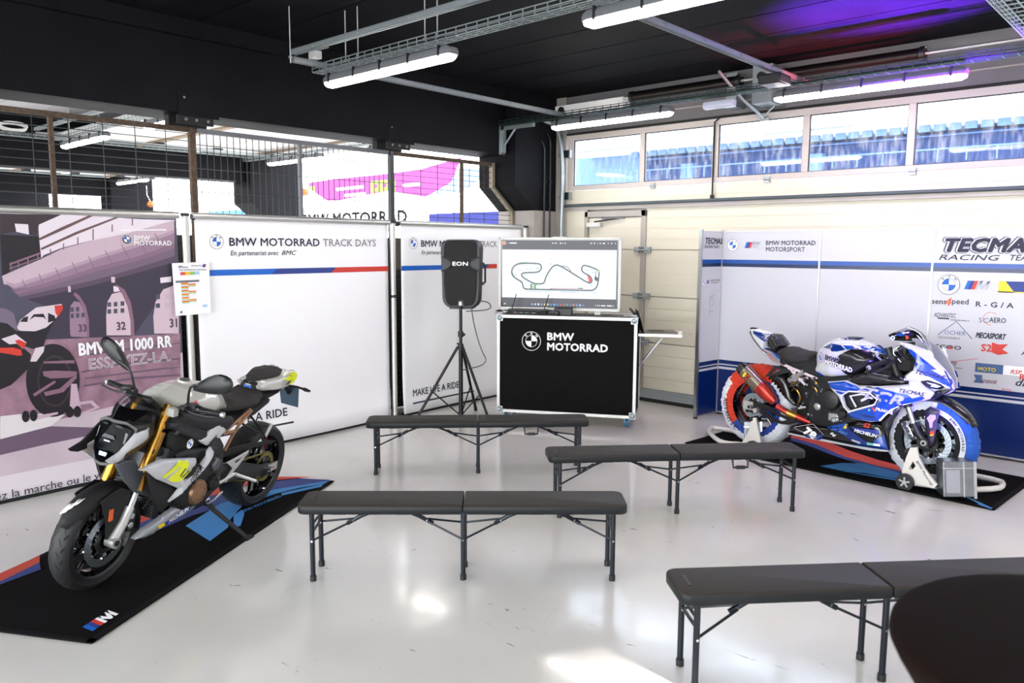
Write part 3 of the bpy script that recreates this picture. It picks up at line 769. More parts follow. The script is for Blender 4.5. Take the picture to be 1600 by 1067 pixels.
tent('tent', -12.5, -10.15, 11, 13.3, 2.47, 3.55, 'white roofed tent with blue valance outside, beside the corner pier', CBL, .5)
t = tent('tent', -20.6, -15.3, 13, 15.5, 2.9, 3.35, 'large white tent with dark lettering outside behind the wire fence', CANV, .65)
m = MB(); fm = frame((0, -1.27, 0), (1, 0, 0), (0, 0, 1)); m.text('BMW MOTORRAD', -2.45, 2.40, .44, mat('tent_ink', '0a0a0c', .8, spec=.1), fm, h=0, bold=.03, width=4.8); m.build('lettering', t, ang=0)
tent('tent', -25.2, -21.2, 12.5, 15, 2.9, 4.4, 'blue and white tent outside at the far left', mat('tent_sky', '3f8fd0', .7), .4)
m = MB(); fm = frame((0, 17.5, 0), (1, 0, 0), (0, 0, 1))
pl = [(-27.2, 3.45), (-26.9, 4.25), (-25, 4.3), (-22.5, 4.3), (-20.3, 4.35), (-18.3, 4.6), (-18.8, 3.85), (-21.0, 3.1), (-24.0, 3.05), (-25.3, 3.5)]
m.prism(pl, -.02, .0, MAG, fm); m.flat([(-23.0, 3.5), (-21.6, 3.5), (-21.6, 4.1), (-23.0, 4.1)], LIME, fm, .006)
for a, b_ in ((-22.8, 3.6), (-22.3, 3.6), (-21.95, 3.6), (-22.8, 3.85), (-22.3, 3.85), (-21.95, 3.85)): m.flat([(a, b_), (a+.2, b_), (a+.2, b_+.12), (a, b_+.12)], MAG, fm, .01)
m.flat([(-27.2, 3.7), (-26.5, 3.7), (-26.5, 4.1), (-27.1, 4.1)], LIME, fm, .006)
for a, b_, w_ in ((-25.1, 3.85, 1.7), (-24.6, 3.6, 1.3), (-21.2, 3.8, .9)): m.flat([(a, b_), (a+w_, b_+.02), (a+w_, b_+.12), (a, b_+.1)], PRW, fm, .006)
for x in (-27, -18.5): m.cyl((x, 17.52, -.01), (x, 17.52, 4.3), .03, ALUW)
tag(m.build('outdoor_banner', ang=0), 'magenta and lime banner hanging outside behind the wire fence', 'banner')

# ------------------------------------------------------------------ hanging banners on aluminium poles
BF = frame((-6.10, 0, 0), (-.0484, 1, 0), (0, 0, 1))      # u along the banner line, v up, normal into the room
def banner(u0, u1, label, zb=.03, lip=0.0, amp=1.0):
    t = empty('banner', tuple(BF @ V(((u0+u1)/2, 0, 0)))); t.rotation_euler = (0, 0, 0); tag(t, label, 'banner', 'hanging banners along the fence')
    inv = Matrix.Translation(-t.location)
    def add(mb, name, **k):
        o = mb.build(name, **k); o.parent = t; o.matrix_parent_inverse = inv; return o
    m = MB(); m.cyl((u0-.02, 2.035, 0), (u1+.02, 2.035, 0), .027, ALUW, 16, M=BF)
    add(m, 'top_bar')
    m = MB()
    n = 40; rows = [zb+(2.01-zb)*k/14 for k in range(15)]
    def wv(u, v): return amp*(.004*math.sin(u*5)*(1-v/2)+.012*math.sin(u*1.7+1)*(1-v/2.1))+lip*max(0, (.5-v))**2
    g = [[m.bm.verts.new(BF @ V((u0+(u1-u0)*i/n, v, wv(u0+(u1-u0)*i/n, v)))) for i in range(n+1)] for v in rows]
    i0 = m.mi(PRW)
    for a in range(14):
        for b_ in range(n): m.face((g[a][b_], g[a][b_+1], g[a+1][b_+1], g[a+1][b_]), i0, True)
    cloth = add(m, 'cloth', ang=60)
    s = cloth.modifiers.new('thick', 'SOLIDIFY'); s.thickness = .0016; s.offset = 0
    m = MB(); m.bx(u0+.01, u1-.01, .0, zb+.01, -.03, -.005, MBLK, BF); add(m, 'bottom_weight_bar', ang=0)
    return t, add, wv
def on(wv, h=.004):
    """print laid on the gently waving cloth"""
    return lambda u, v, dz=0: BF @ V((u, v, wv(u, v)+h+dz))
def cpoly(mb, pts, mt, wv, h=.0035, step=.14):
    P, fs = mesh2d(pts, step); f_ = on(wv, h); i = mb.mi(mt); vv = [mb.bm.verts.new(f_(a, b_)) for a, b_ in P]
    for f in fs: mb.face([vv[k] for k in f], i, True)
def ctext(mb, s, x, y, size, mt, wv, h=.0045, **k): mb.text(s, x, y, size, mt, None, dp=on(wv, h), **k)

SUBF = frame((0, 0, 0), (1, 0, 0), (0, 1, 0))
def track_days(u0, u1, label, logo_u, text_u, scale, lip, w0, w1, w2, w3):
    t, add, wv = banner(u0, u1, label, lip=lip)
    m = MB()
    fr = BF @ Matrix.Translation((0, 0, wv(logo_u, 1.83)+.004))
    s = scale
    roundel(m, logo_u, 1.828, .062*s, fr, .002)
    ctext(m, 'BMW MOTORRAD', text_u, 1.795, .098*s, INK, wv, bold=.018, width=w1)
    ctext(m, 'TRACK DAYS', w0, 1.795, .098*s, INKL, wv, bold=.010, width=w2)
    ctext(m, 'En partenariat avec', text_u+.01, 1.715, .058*s, INK, wv, bold=.008, shear=.2, width=w3)
    ctext(m, 'BMC', text_u+w3+.04, 1.715, .058*s, INK, wv, bold=.012, shear=.35, sx=1.25)
    return t, add, wv, m
# middle banner
U = [(2.976, 2.02), (5.034, 2.052), (3.105, 1.815), (3.265, 1.773), (3.076, 1.53), (3.754, 1.529), (4.366, 1.52), (5.024, 1.523), (3.732, 0.176), (3.788, 0.197)]
t, add, wv, m = track_days(U[0][0], U[1][0], 'white banner with full blue and red stripe between two poles', [(3.162, 1.815)][0][0], [(3.271, 1.773)][0][0], 1.0, .10, [(4.233, 1.774)][0][0], [(4.19, 1.774)][0][0]-[(3.271, 1.773)][0][0], [(4.877, 1.775)][0][0]-[(4.233, 1.774)][0][0], [(3.747, 1.717)][0][0]-[(3.28, 1.719)][0][0])
u0, ua, ub, u1 = U[0][0], [(3.701, 1.53)][0][0], [(4.351, 1.526)][0][0], U[1][0]
v = 1.545
cpoly(m, [(u0, v), (ua-.03, v), (ua+.03, v+.05), (u0, v+.05)], BLUE, wv); cpoly(m, [(ua-.03, v), (ub-.03, v), (ub+.03, v+.05), (ua+.03, v+.05)], NAVY, wv); cpoly(m, [(ub-.03, v), (u1, v), (u1, v+.05), (ub+.03, v+.05)], RED, wv)
q = [(3.786, 0.155), (3.548, 0.197)]
ctext(m, 'MAKE LIFE A RIDE', q[0][0], .255, .105, INK, wv, bold=.015, align='RIGHT'); cpoly(m, [(q[0][0]-1.0, .175), (q[0][0]+.06, .175), (q[0][0]+.06, .192), (q[0][0]-1.0, .192)], INK, wv)
add(m, 'print', ang=0)
# right banner
U = [(5.215, 2.044), (7.176, 2.042), (5.382, 1.829), (5.576, 1.81)]
t, add, wv, m = track_days(U[0][0], U[1][0], 'white banner behind the loudspeaker, beside the corner pier', [(5.382, 1.829)][0][0], [(5.491, 1.776)][0][0], .98, .10, [(6.409, 1.799)][0][0], [(6.355, 1.777)][0][0]-[(5.491, 1.776)][0][0], [(6.995, 1.778)][0][0]-[(6.409, 1.777)][0][0], [(5.967, 1.706)][0][0]-[(5.509, 1.709)][0][0])
u0, ua, ub, u1 = U[0][0], U[0][0]+.75, [(6.565, 1.555)][0][0], U[1][0]; v = 1.545
cpoly(m, [(u0, v), (ua-.03, v), (ua+.03, v+.05), (u0, v+.05)], BLUE, wv); cpoly(m, [(ua-.03, v), (ub-.03, v), (ub+.03, v+.05), (ua+.03, v+.05)], NAVY, wv); cpoly(m, [(ub-.03, v), (u1-.45, v), (u1-.45, v+.05), (ub+.03, v+.05)], RED, wv)
q = [(5.368, 0.2), (5.367, 0.117)]
ctext(m, 'MAKE LIFE A RIDE', q[0][0]-.02, q[0][1], .105, INK, wv, bold=.015, sx=.86); cpoly(m, [(q[1][0]-.02, q[1][1]), (q[1][0]+.95, q[1][1]), (q[1][0]+.95, q[1][1]+.017), (q[1][0]-.02, q[1][1]+.017)], INK, wv)
add(m, 'print', ang=0)

# left banner: a printed photograph of a pit lane with the rear of a motorcycle
t, add, wv = banner(-1.2, [(2.826, 2.026)][0][0], 'banner printed with a pinkish photograph of a motorcycle in a pit lane', zb=.03, amp=0)
UE = [(2.826, 2.026)][0][0]
SK = mat('photo_sky', 'eadfe8', .6); VIO = mat('photo_violet', '6a5468', .6); DV = mat('photo_dusk', '3c3445', .6); DV2 = mat('photo_blue_dusk', '4e4c5e', .6); PK = mat('photo_pink_ground', '957282', .6, var=.3, vscale=9); PK2 = mat('photo_pale_ground', 'c2b2bb', .6, var=.06, vscale=5)
CUR = mat('photo_curve_pale', 'cbb3c0', .6); CUR2 = mat('photo_curve_mid', '9a7d92', .6); CUR3 = mat('photo_curve_low', '766276', .6); DRW = mat('photo_door_pale', 'd3bcc6', .6); NUM = mat('photo_ink', '4f3f4f', .6); BK = mat('photo_black', '1c171f', .5); BRN = mat('photo_brown', '6d5152', .6); FRM = mat('photo_frame_pink', '8a6677', .5)
m = MB()
def ph(pts, mt, h=.0035, step=.2): cpoly(m, pts, mt, wv, h, step)
EH = [[-0.00095141681, 0.00012011093, -1.842977], [0.0003114658, 0.0014269459, -2.3787292], [0.00017687641, 1.8670199e-05, -1.1529972]]
def pxb(pts):
    return [tuple((EH[k][0]*x+EH[k][1]*y+EH[k][2])/(EH[2][0]*x+EH[2][1]*y+EH[2][2]) for k in (0, 1)) for x, y in pts]
ph([(-1.19, .20), (UE, .20), (UE, .93), (-1.19, .93)], PK2, .0034)
ph([(-1.19, .93), (UE, .93), (UE, 2.005), (-1.19, 2.005)], DV2, .0030)
ph([(-1.19, .035), (UE, .035), (UE, .20), (-1.19, .20)], mat('photo_bottom_band', 'd7cdd3', .6), .003)
ph([(1.476, 1.167), (1.818, 1.124), (2.813, 1.087), (2.799, 0.69), (2.356, 0.586), (1.841, 0.532), (1.438, 0.588)], PK, .004)
ph([(1.451, 0.46), (1.495, 0.467), (1.816, 0.497), (2.15, 0.427), (2.148, 0.383), (1.76, 0.369), (1.487, 0.351), (1.444, 0.35)], VIO, .0045)
ph([(1.505, 0.622), (1.683, 0.614), (1.916, 0.565), (1.816, 0.497), (1.494, 0.462)], mat('photo_white_floor', 'd9d2d4', .6), .0047)
ph([(1.823, 1.955), (1.979, 2.016), (2.541, 1.995), (2.812, 1.996), (2.796, 1.96), (2.426, 1.883), (2.163, 1.827), (1.964, 1.774), (1.844, 1.723), (1.825, 1.698)], SK, .004)
ph([(1.595, 2.003), (1.978, 2.01), (1.828, 1.936), (1.812, 1.861), (1.75, 1.866), (1.743, 1.94), (1.688, 1.945), (1.679, 1.884), (1.585, 1.864)], mat('photo_roof_shade', '3d3238', .6), .0042)
ph([(1.585, 1.864), (1.823, 1.855), (1.828, 1.698), (1.635, 1.626), (1.611, 1.596), (1.578, 1.578)], BK, .0044)
ph([(1.677, 1.939), (1.76, 1.937), (1.761, 1.866), (1.684, 1.884)], SK, .0046)
ph([(1.578, 1.584), (1.83, 1.698), (1.964, 1.767), (2.189, 1.833), (2.426, 1.883), (2.805, 1.995), (2.805, 1.903), (2.503, 1.788), (2.233, 1.708), (2.053, 1.644), (1.846, 1.571), (1.649, 1.508), (1.585, 1.529)], CUR, .0050)
ph([(1.601, 1.528), (1.649, 1.508), (1.846, 1.571), (2.053, 1.644), (2.233, 1.708), (2.503, 1.788), (2.805, 1.903), (2.799, 1.789), (2.498, 1.692), (2.228, 1.628), (2.024, 1.566), (1.83, 1.508), (1.669, 1.464)], CUR2, .0052)
ph([(1.626, 1.49), (1.83, 1.508), (2.024, 1.566), (2.228, 1.628), (2.498, 1.692), (2.799, 1.789), (2.794, 1.689), (2.41, 1.583), (2.171, 1.522), (1.898, 1.467), (1.689, 1.425)], CUR3, .0054)
ph([(1.689, 1.432), (1.898, 1.467), (2.171, 1.522), (2.41, 1.583), (2.794, 1.689), (2.792, 1.517), (2.619, 1.324), (2.439, 1.097), (1.819, 1.131), (1.828, 1.368)], DV, .0050)
for pts in ([(1.822, 1.842), (1.973, 1.921), (2.174, 2.016), (2.199, 2.011), (1.984, 1.902), (1.825, 1.826)], [(1.829, 1.773), (2.068, 1.89), (2.353, 2.005), (2.373, 2), (2.079, 1.875), (1.832, 1.758)]): ph(pts, BRN, .0056)
for pts in ([(1.627, 1.669), (1.828, 1.746), (1.828, 1.733), (1.628, 1.655)], [(1.625, 1.638), (1.825, 1.71), (1.826, 1.703), (1.626, 1.628)]): ph(pts, FRM, .0056)
for x0_, y0_, y1_ in ((55, 320, 360), (97, 308, 345), (150, 290, 330), (205, 270, 305), (275, 245, 280), (348, 215, 250), (427, 180, 222), (512, 135, 195), (618, 110, 150), (730, 75, 115)):
    ph(pxb([(x0_, y0_), (x0_+7, y0_), (x0_+7, y1_), (x0_, y1_)]), FRM, .0058)
CX1 = mat('photo_curve_a', 'b499ab', .6); CX2 = mat('photo_curve_b', '87697f', .6); CX3 = mat('photo_curve_c', '5a4a5c', .6)
ph([(1.597, 1.547), (1.651, 1.527), (1.847, 1.59), (2.054, 1.661), (2.234, 1.725), (2.504, 1.809), (2.806, 1.92), (2.804, 1.892), (2.502, 1.781), (2.232, 1.7), (2.053, 1.636), (1.845, 1.563), (1.649, 1.499), (1.601, 1.528)], CX1, .0053); ph([(1.642, 1.477), (1.831, 1.523), (2.025, 1.582), (2.229, 1.644), (2.498, 1.709), (2.8, 1.811), (2.798, 1.768), (2.497, 1.675), (2.227, 1.612), (2.023, 1.551), (1.829, 1.493), (1.663, 1.454)], CX2, .0055); ph([(1.678, 1.436), (1.899, 1.482), (2.172, 1.538), (2.411, 1.6), (2.796, 1.711), (2.793, 1.664), (2.409, 1.563), (2.17, 1.503), (1.897, 1.448), (1.693, 1.413)], CX3, .0057)
for k in range(9): ph(pxb([(120+k*92, 415-k*32), (124+k*92, 413-k*32), (150+k*96, 480-k*28), (145+k*96, 482-k*28)]), CX2, .0060, .1)
for pts in ([(2.09, 0.993), (2.379, 1.005), (2.81, 1.014), (2.809, 1.007), (2.378, 0.994), (2.089, 0.982)], [(2.045, 0.87), (2.293, 0.903), (2.804, 0.89), (2.803, 0.878), (2.292, 0.886), (2.044, 0.856)], [(2.052, 0.768), (2.45, 0.779), (2.797, 0.757), (2.797, 0.743), (2.449, 0.76), (2.051, 0.752)], [(2.067, 0.82), (2.652, 0.826), (2.8, 0.816), (2.8, 0.809), (2.651, 0.812), (2.067, 0.809)]): ph(pts, VIO, .0050, .2)
# arched doors 33, 32, 31
for pts, c in (([(1.985, 1.149), (1.989, 1.28), (2, 1.358), (2.026, 1.39), (2.062, 1.381), (2.09, 1.314), (2.101, 1.22), (2.1, 1.119), (1.992, 1.133)], CUR2), ([(2.239, 1.121), (2.244, 1.264), (2.259, 1.371), (2.295, 1.431), (2.376, 1.448), (2.417, 1.335), (2.429, 1.224), (2.419, 1.106)], DRW), ([(2.601, 1.105), (2.6, 1.24), (2.623, 1.353), (2.69, 1.449), (2.81, 1.488), (2.816, 1.401), (2.801, 1.088)], DRW)): ph(pts, c, .0060, .1)
for pts in ([(2.036, 1.455), (2.065, 1.427), (2.104, 1.353), (2.12, 1.245), (2.116, 1.118), (2.1, 1.119), (2.101, 1.226), (2.087, 1.314), (2.063, 1.388), (2.023, 1.436)], [(2.326, 1.504), (2.39, 1.461), (2.432, 1.362), (2.448, 1.222), (2.446, 1.097), (2.418, 1.102), (2.421, 1.224), (2.404, 1.336), (2.368, 1.434), (2.323, 1.457)]): ph(pts, FRM, .0064, .1)
ph([(2.309, 1.491), (2.344, 1.479), (2.352, 1.449), (2.309, 1.444)], SK, .0066, .1); ph([(2.296, 1.559), (2.325, 1.558), (2.322, 1.515), (2.296, 1.516)], DRW, .0066, .1); ph([(1.99, 1.5), (2.008, 1.499), (2.008, 1.456), (1.99, 1.457)], DRW, .0066, .1); ph([(2.67, 1.542), (2.761, 1.55), (2.759, 1.507), (2.671, 1.5)], SK, .0066, .1)
for (x0_, y0_) in ((390, 570), (420, 568), (390, 605), (420, 602), (450, 600), (595, 542), (630, 540), (668, 536), (595, 580), (630, 578), (668, 575), (863, 500), (915, 496), (863, 548), (915, 545), (960, 540), (960, 492)):
    w_ = 24 if x0_ < 500 else 27
    if x0_ > 850: w_ = 32
    ph(pxb([(x0_, y0_), (x0_+w_*.75, y0_-1), (x0_+w_*.75, y0_+24), (x0_, y0_+25)]), DV2 if x0_ < 900 else CUR, .0066, .1)
for s_, p_, sz in (('33', [(2.042, 1.164)][0], .075), ('32', [(2.314, 1.155)][0], .085), ('31', [(2.726, 1.145)][0], .095)): ctext(m, s_, p_[0], p_[1], sz, NUM, wv, h=.0068, bold=.03, sx=.8)
# printed motorcycle rear
ph([(1.645, 1.228), (1.668, 1.276), (1.727, 1.323), (1.775, 1.358), (1.94, 1.374), (1.947, 1.335), (1.886, 1.261), (1.83, 1.213), (1.765, 1.193), (1.707, 1.185), (1.652, 1.208)], mat('photo_bike_pale', 'd8c9d1', .5), .0070, .1)
ph([(1.892, 1.364), (1.946, 1.366), (1.947, 1.335), (1.911, 1.285), (1.895, 1.312)], RED, .0074, .1); ph([(1.724, 1.272), (1.755, 1.311), (1.818, 1.311), (1.833, 1.265), (1.817, 1.285), (1.759, 1.293)], BK, .0074, .1); ph([(1.848, 1.315), (1.888, 1.293), (1.897, 1.26), (1.843, 1.245)], BK, .0074, .1); ph([(1.665, 1.264), (1.691, 1.293), (1.72, 1.3), (1.712, 1.26)], BK, .0074, .1)
ph([(1.652, 1.202), (1.765, 1.19), (1.829, 1.207), (1.883, 1.255), (1.832, 1.162), (1.804, 1.08), (1.734, 1.068), (1.668, 1.099), (1.605, 1.156)], BK, .0072, .1)
ph([(1.49, 1.374), (1.585, 1.362), (1.632, 1.328), (1.648, 1.227), (1.641, 1.203), (1.589, 1.257), (1.484, 1.289)], mat('photo_bike_violet', '77687e', .5), .0072, .1); ph([(1.484, 1.283), (1.589, 1.257), (1.641, 1.203), (1.657, 1.101), (1.72, 1.031), (1.709, 0.942), (1.584, 0.83), (1.451, 0.786)], BK, .0070, .1)
ph([(1.545, 1.155), (1.634, 1.181), (1.697, 1.116), (1.672, 1.074), (1.635, 1.115), (1.591, 1.113)], mat('photo_bike_pale', 'd8c9d1', .5), .0076, .1); ph([(1.626, 1.135), (1.654, 1.141), (1.697, 1.112), (1.675, 1.073), (1.641, 1.108)], RED, .0078, .1); ph([(1.614, 1.089), (1.66, 1.069), (1.666, 1.03), (1.641, 1.029), (1.47, 1.081), (1.471, 1.098)], RED, .0076, .1)
cx_, cy_ = [(1.878, 0.815)][0]
def ell(cx, cy, rx, ry, n=36): return [(cx+rx*math.cos(2*PI*k/n), cy+ry*math.sin(2*PI*k/n)) for k in range(n)]
def pell(x, y, rx, ry, n=36): return pxb([((q[0]), (q[1])) for q in ell(x, y, rx, ry, n)])
K_ = 1067/300; wx, wy = 82*K_, (594-320)*K_
ph(pell(wx, wy, 42*K_, 57*K_), BK, .0074, .1); ph(pell(wx+10, wy+4, 27*K_, 40*K_), mat('photo_rim', '3c3038', .5), .0078, .1); ph(pell(wx+9, wy+4, 24*K_, 37*K_), BK, .0080, .1)
ph([(1.711, 0.98), (1.751, 1.072), (1.81, 1.08), (1.802, 1.042), (1.751, 0.976)], mat('photo_bike_pale', 'd8c9d1', .5), .0082, .1)
for pts in ([(1.787, 0.901), (1.864, 0.898), (2.014, 0.874), (2.013, 0.847), (1.956, 0.834), (1.837, 0.843), (1.791, 0.868)], [(1.714, 0.748), (1.859, 0.826), (1.87, 0.812), (1.724, 0.727)], [(1.784, 0.751), (1.891, 0.763), (2.007, 0.854), (2.012, 0.827), (1.914, 0.733), (1.794, 0.721)], [(1.797, 0.971), (2.001, 0.959), (2.002, 0.935), (1.797, 0.958)]): ph(pts, FRM, .0084, .1)
STD = mat('photo_stand_pale', 'c3a8b8', .5)
for pts in ([(1.969, 0.787), (2.008, 0.782), (2.027, 0.59), (1.948, 0.603)], [(1.737, 0.589), (1.869, 0.594), (1.868, 0.578), (1.737, 0.563)], [(2.02, 0.646), (2.111, 0.643), (2.159, 0.581), (2.024, 0.542), (2.025, 0.564), (2.123, 0.586), (2.094, 0.624), (2.018, 0.622)]): ph(pts, STD, .0086, .1)
for x_, y_ in ((175, 402), (230, 395), (480, 370), (534, 368)): ph(pell(x_/889*200*K_, (y_/889*200+240)*K_, 6*K_, 9*K_, 20), BK, .0088, .1)
# lettering
fr = BF @ Matrix.Translation((0, 0, wv(2.4, 1.8)+.009)); q = [(2.425, 1.84), (2.483, 1.84), (2.481, 1.816), (2.478, 1.84)]
roundel(m, q[0][0], q[0][1], .036, fr, .002, ring=PRW, face=DV2, ink=PRW)
q = [(2.478, 1.84), (2.476, 1.801)]
ctext(m, 'BMW', q[0][0], q[0][1]-.005, .052, PRW, wv, h=.011, bold=.02); ctext(m, 'MOTORRAD', q[1][0], q[1][1]-.005, .052, PRW, wv, h=.011, bold=.02)
ph([(2.386, 1.911), (2.737, 1.923), (2.737, 1.913), (2.385, 1.902)], PRW, .010)
q = [(2.733, 0.991), (2.729, 0.908), (1.506, 0.034)]
ctext(m, 'BMW M 1000 RR', q[0][0], q[0][1], .125, PRW, wv, h=.011, bold=.035, align='RIGHT', width=[(2.733, 0.991)][0][0]-[(2.029, 1.02)][0][0])
ctext(m, 'ESSAYEZ-LA.', q[1][0], q[1][1]-.03, .115, PRW, wv, h=.012, bold='outline', align='RIGHT')
q = [(2.182, 0.016), (1.465, 0.008)]
ctext(m, 'Pour vos trajets, privil\u00e9giez la marche ou le v\u00e9lo', q[0][0]+.05, q[0][1]+.02, .085, INK, wv, h=.010, bold=.0, align='RIGHT', sx=1.0)
add(m, 'print', ang=0)

for uu, lb in (([(2.905, 2.018)][0][0], 'silver pole between the photo banner and the middle banner'), ([(5.111, 2.054)][0][0], 'silver pole between the middle and right banners'), ([(7.275, 2.06)][0][0], 'silver pole at the corner end of the right banner'), (-1.3, 'silver pole at the left end, out of the frame')):
    t = empty('banner_pole', tuple(BF @ V((uu, 0, -.01)))); tag(t, lb, 'pole', 'silver banner poles')
    m = MB(); m.cyl((0, 0, .02), (0, 0, 1.99), .029, ALUW, 20); m.cyl((0, 0, 1.99), (0, 0, 2.04), .029, ALUW, 20); m.build('tube', t)
    m = MB(); m.cyl((0, 0, 2.03), (0, 0, 2.055), .034, BLK, 20); m.cyl((.0, .05, 2.025), (.0, .075, 2.025), .026, BLK, 16); m.cyl((0, 0, 1.27), (0, 0, 1.30), .031, BLK, 20); m.build('collar', t)
    m = MB(); m.cyl((0, 0, 0), (0, 0, .012), .16, BLK, 28); m.build('foot', t, bevel=.003)

# paper timetable taped on the pole
t = empty('timetable_sheet', tuple(BF @ V(([(2.911, 1.452)][0][0], 1.4, .03)))); tag(t, 'white printed timetable with coloured cells taped to the banner pole', 'paper sheet')
inv = Matrix.Translation(-t.location)
PF = BF @ Matrix.Translation((0, 0, .036))
c = [(2.755, 1.656), (3.07, 1.663), (3.068, 1.238), (2.766, 1.236)]
m = MB(); m.prism(c, 0, .002, PRW, PF); o = m.build('sheet', ang=0); o.parent = t; o.matrix_parent_inverse = inv
m = MB(); cw = c[1][0]-c[0][0]; chh = c[0][1]-c[3][1]
def pp(a, b_):    # unit coordinates on the sheet
    x = (c[0][0]*(1-a)+c[1][0]*a)*(1-b_)+(c[3][0]*(1-a)+c[2][0]*a)*b_; y = (c[0][1]*(1-a)+c[1][1]*a)*(1-b_)+(c[3][1]*(1-a)+c[2][1]*a)*b_
    return (x, y)
def cell(a0, b0, a1, b1, mt): m.flat([pp(a0, b1), pp(a1, b1), pp(a1, b0), pp(a0, b0)], mt, PF, .0035)
LB = mat('sheet_sky', 'a5cbe8', .6); LG = mat('sheet_green', '8fbf62', .6); LY = mat('sheet_yellow', 'efb91e', .6); LR = mat('sheet_red', 'd95140', .6); LC = mat('sheet_cyan', '9cd0c6', .6)
for k, cc in enumerate((LR, LY, LG, LB)): cell(.2+k*.13, .175, .33+k*.13, .235, cc)
cell(.06, .335, .70, .375, GRY)
for k in range(6):
    b0 = .38+k*.068
    for j, cc in enumerate((LR, LY, LC)): cell(.20, b0+j*.018, .40, b0+j*.018+.017, cc)
for b0 in (.405, .54, .70):
    for j, cc in enumerate((LR, LY, LC)): cell(.40, b0+j*.018, .60, b0+j*.018+.017, cc)
m.text('BMW', *pp(.16, .075), .014, INK, PF, h=.0035, bold=.02); m.text('MOTORRAD', *pp(.16, .095), .014, INK, PF, h=.0035, bold=.02)
m.text('BARCELONA', *pp(.5, .075), .016, GRY, PF, h=.0035); m.text('M/R EXPERIENCE TIMETABLE', *pp(.18, .15), .018, GRY, PF, h=.0035)
mstripe(m, *pp(.80, .10), .026, PF, .0035, mtext=False); mstripe(m, *pp(.12, .955), .016, PF, .0035, mtext=False)
cell(.77, .82, .90, .87, LB)
o = m.build('print', ang=0); o.parent = t; o.matrix_parent_inverse = inv

# ------------------------------------------------------------------ team display panels at right
def disp_panel(x0, x1, label, parts):
    t = empty('display_board', (x0, 7.68, 0)); tag(t, label, 'panel', 'team display panels by the race motorcycle')
    inv = Matrix.Translation((-x0, -7.68, 0))
    PFp = frame((0, 7.68, 0), (1, 0, 0), (0, 0, 1))
    def add(mb, name, **k):
        o = mb.build(name, **k); o.parent = t; o.matrix_parent_inverse = inv; return o
    m = MB(); m.bx(x0+.004, x1-.004, 7.68, 7.70, .03, 1.97, PRW2)
    m.flat([(x0+.004, .03), (x1-.004, .03), (x1-.004, .50), (x0+.004, .50)], PNAVY, PFp, .001)
    m.flat([(x0+.004, .50), (x1-.004, .50), (x1-.004, .535), (x0+.004, .535)], PRW2, PFp, .0015)
    m.flat([(x0+.004, .525), (x1-.004, .525), (x1-.004, .545), (x0+.004, .545)], PNAVY, PFp, .002)
    m.flat([(x0+.004, .557), (x1-.004, .557), (x1-.004, .60), (x0+.004, .60)], PNAVY, PFp, .001)
    m.flat([(x0+.004, 1.60), (x1-.004, 1.60), (x1-.004, 1.635), (x0+.004, 1.635)], PDEEP, PFp, .001)
    m.flat([(x0+.004, 1.635), (x1-.004, 1.635), (x1-.004, 1.675), (x0+.004, 1.675)], PBLUE, PFp, .001)
    parts(m, PFp); add(m, 'printed_board', ang=0)
    m = MB(); m.bx(x0-.008, x0+.008, 7.672, 7.705, .03, 1.975, ALU); m.bx(x0, x1, 7.672, 7.705, .02, .034, ALU); m.bx(x0, x1, 7.674, 7.705, 1.966, 1.976, ALU); add(m, 'frame_edge', ang=0)
    for x in (x0+.02,):
        m = MB(); m.cyl((x, 7.69, 0), (x, 7.69, .03), .02, BLK, 12); add(m, 'levelling_foot')
    return t
def p_a(m, P_):
    q = [(-3.903, 1.827), (-3.77, 1.796), (-3.542, 1.828), (-3.539, 1.764)]
    roundel(m, q[0][0], q[0][1], .062, P_, .002); mstripe(m, q[1][0], q[1][1]-.0, .062, P_, .002)
    m.text('BMW MOTORRAD', q[2][0], q[2][1], .064, INK, P_, h=.002, bold=.014, width=[(-3.032, 1.835)][0][0]-q[2][0]); m.text('MOTORSPORT', q[3][0], q[3][1], .064, INK, P_, h=.002, width=[(-3.133, 1.767)][0][0]-q[3][0])
def p_b(m, P_): pass
def tx(m, P_, s, q, size, mt=INK, **k): m.text(s, q[0], q[1], size, mt, P_, h=.002, **k)
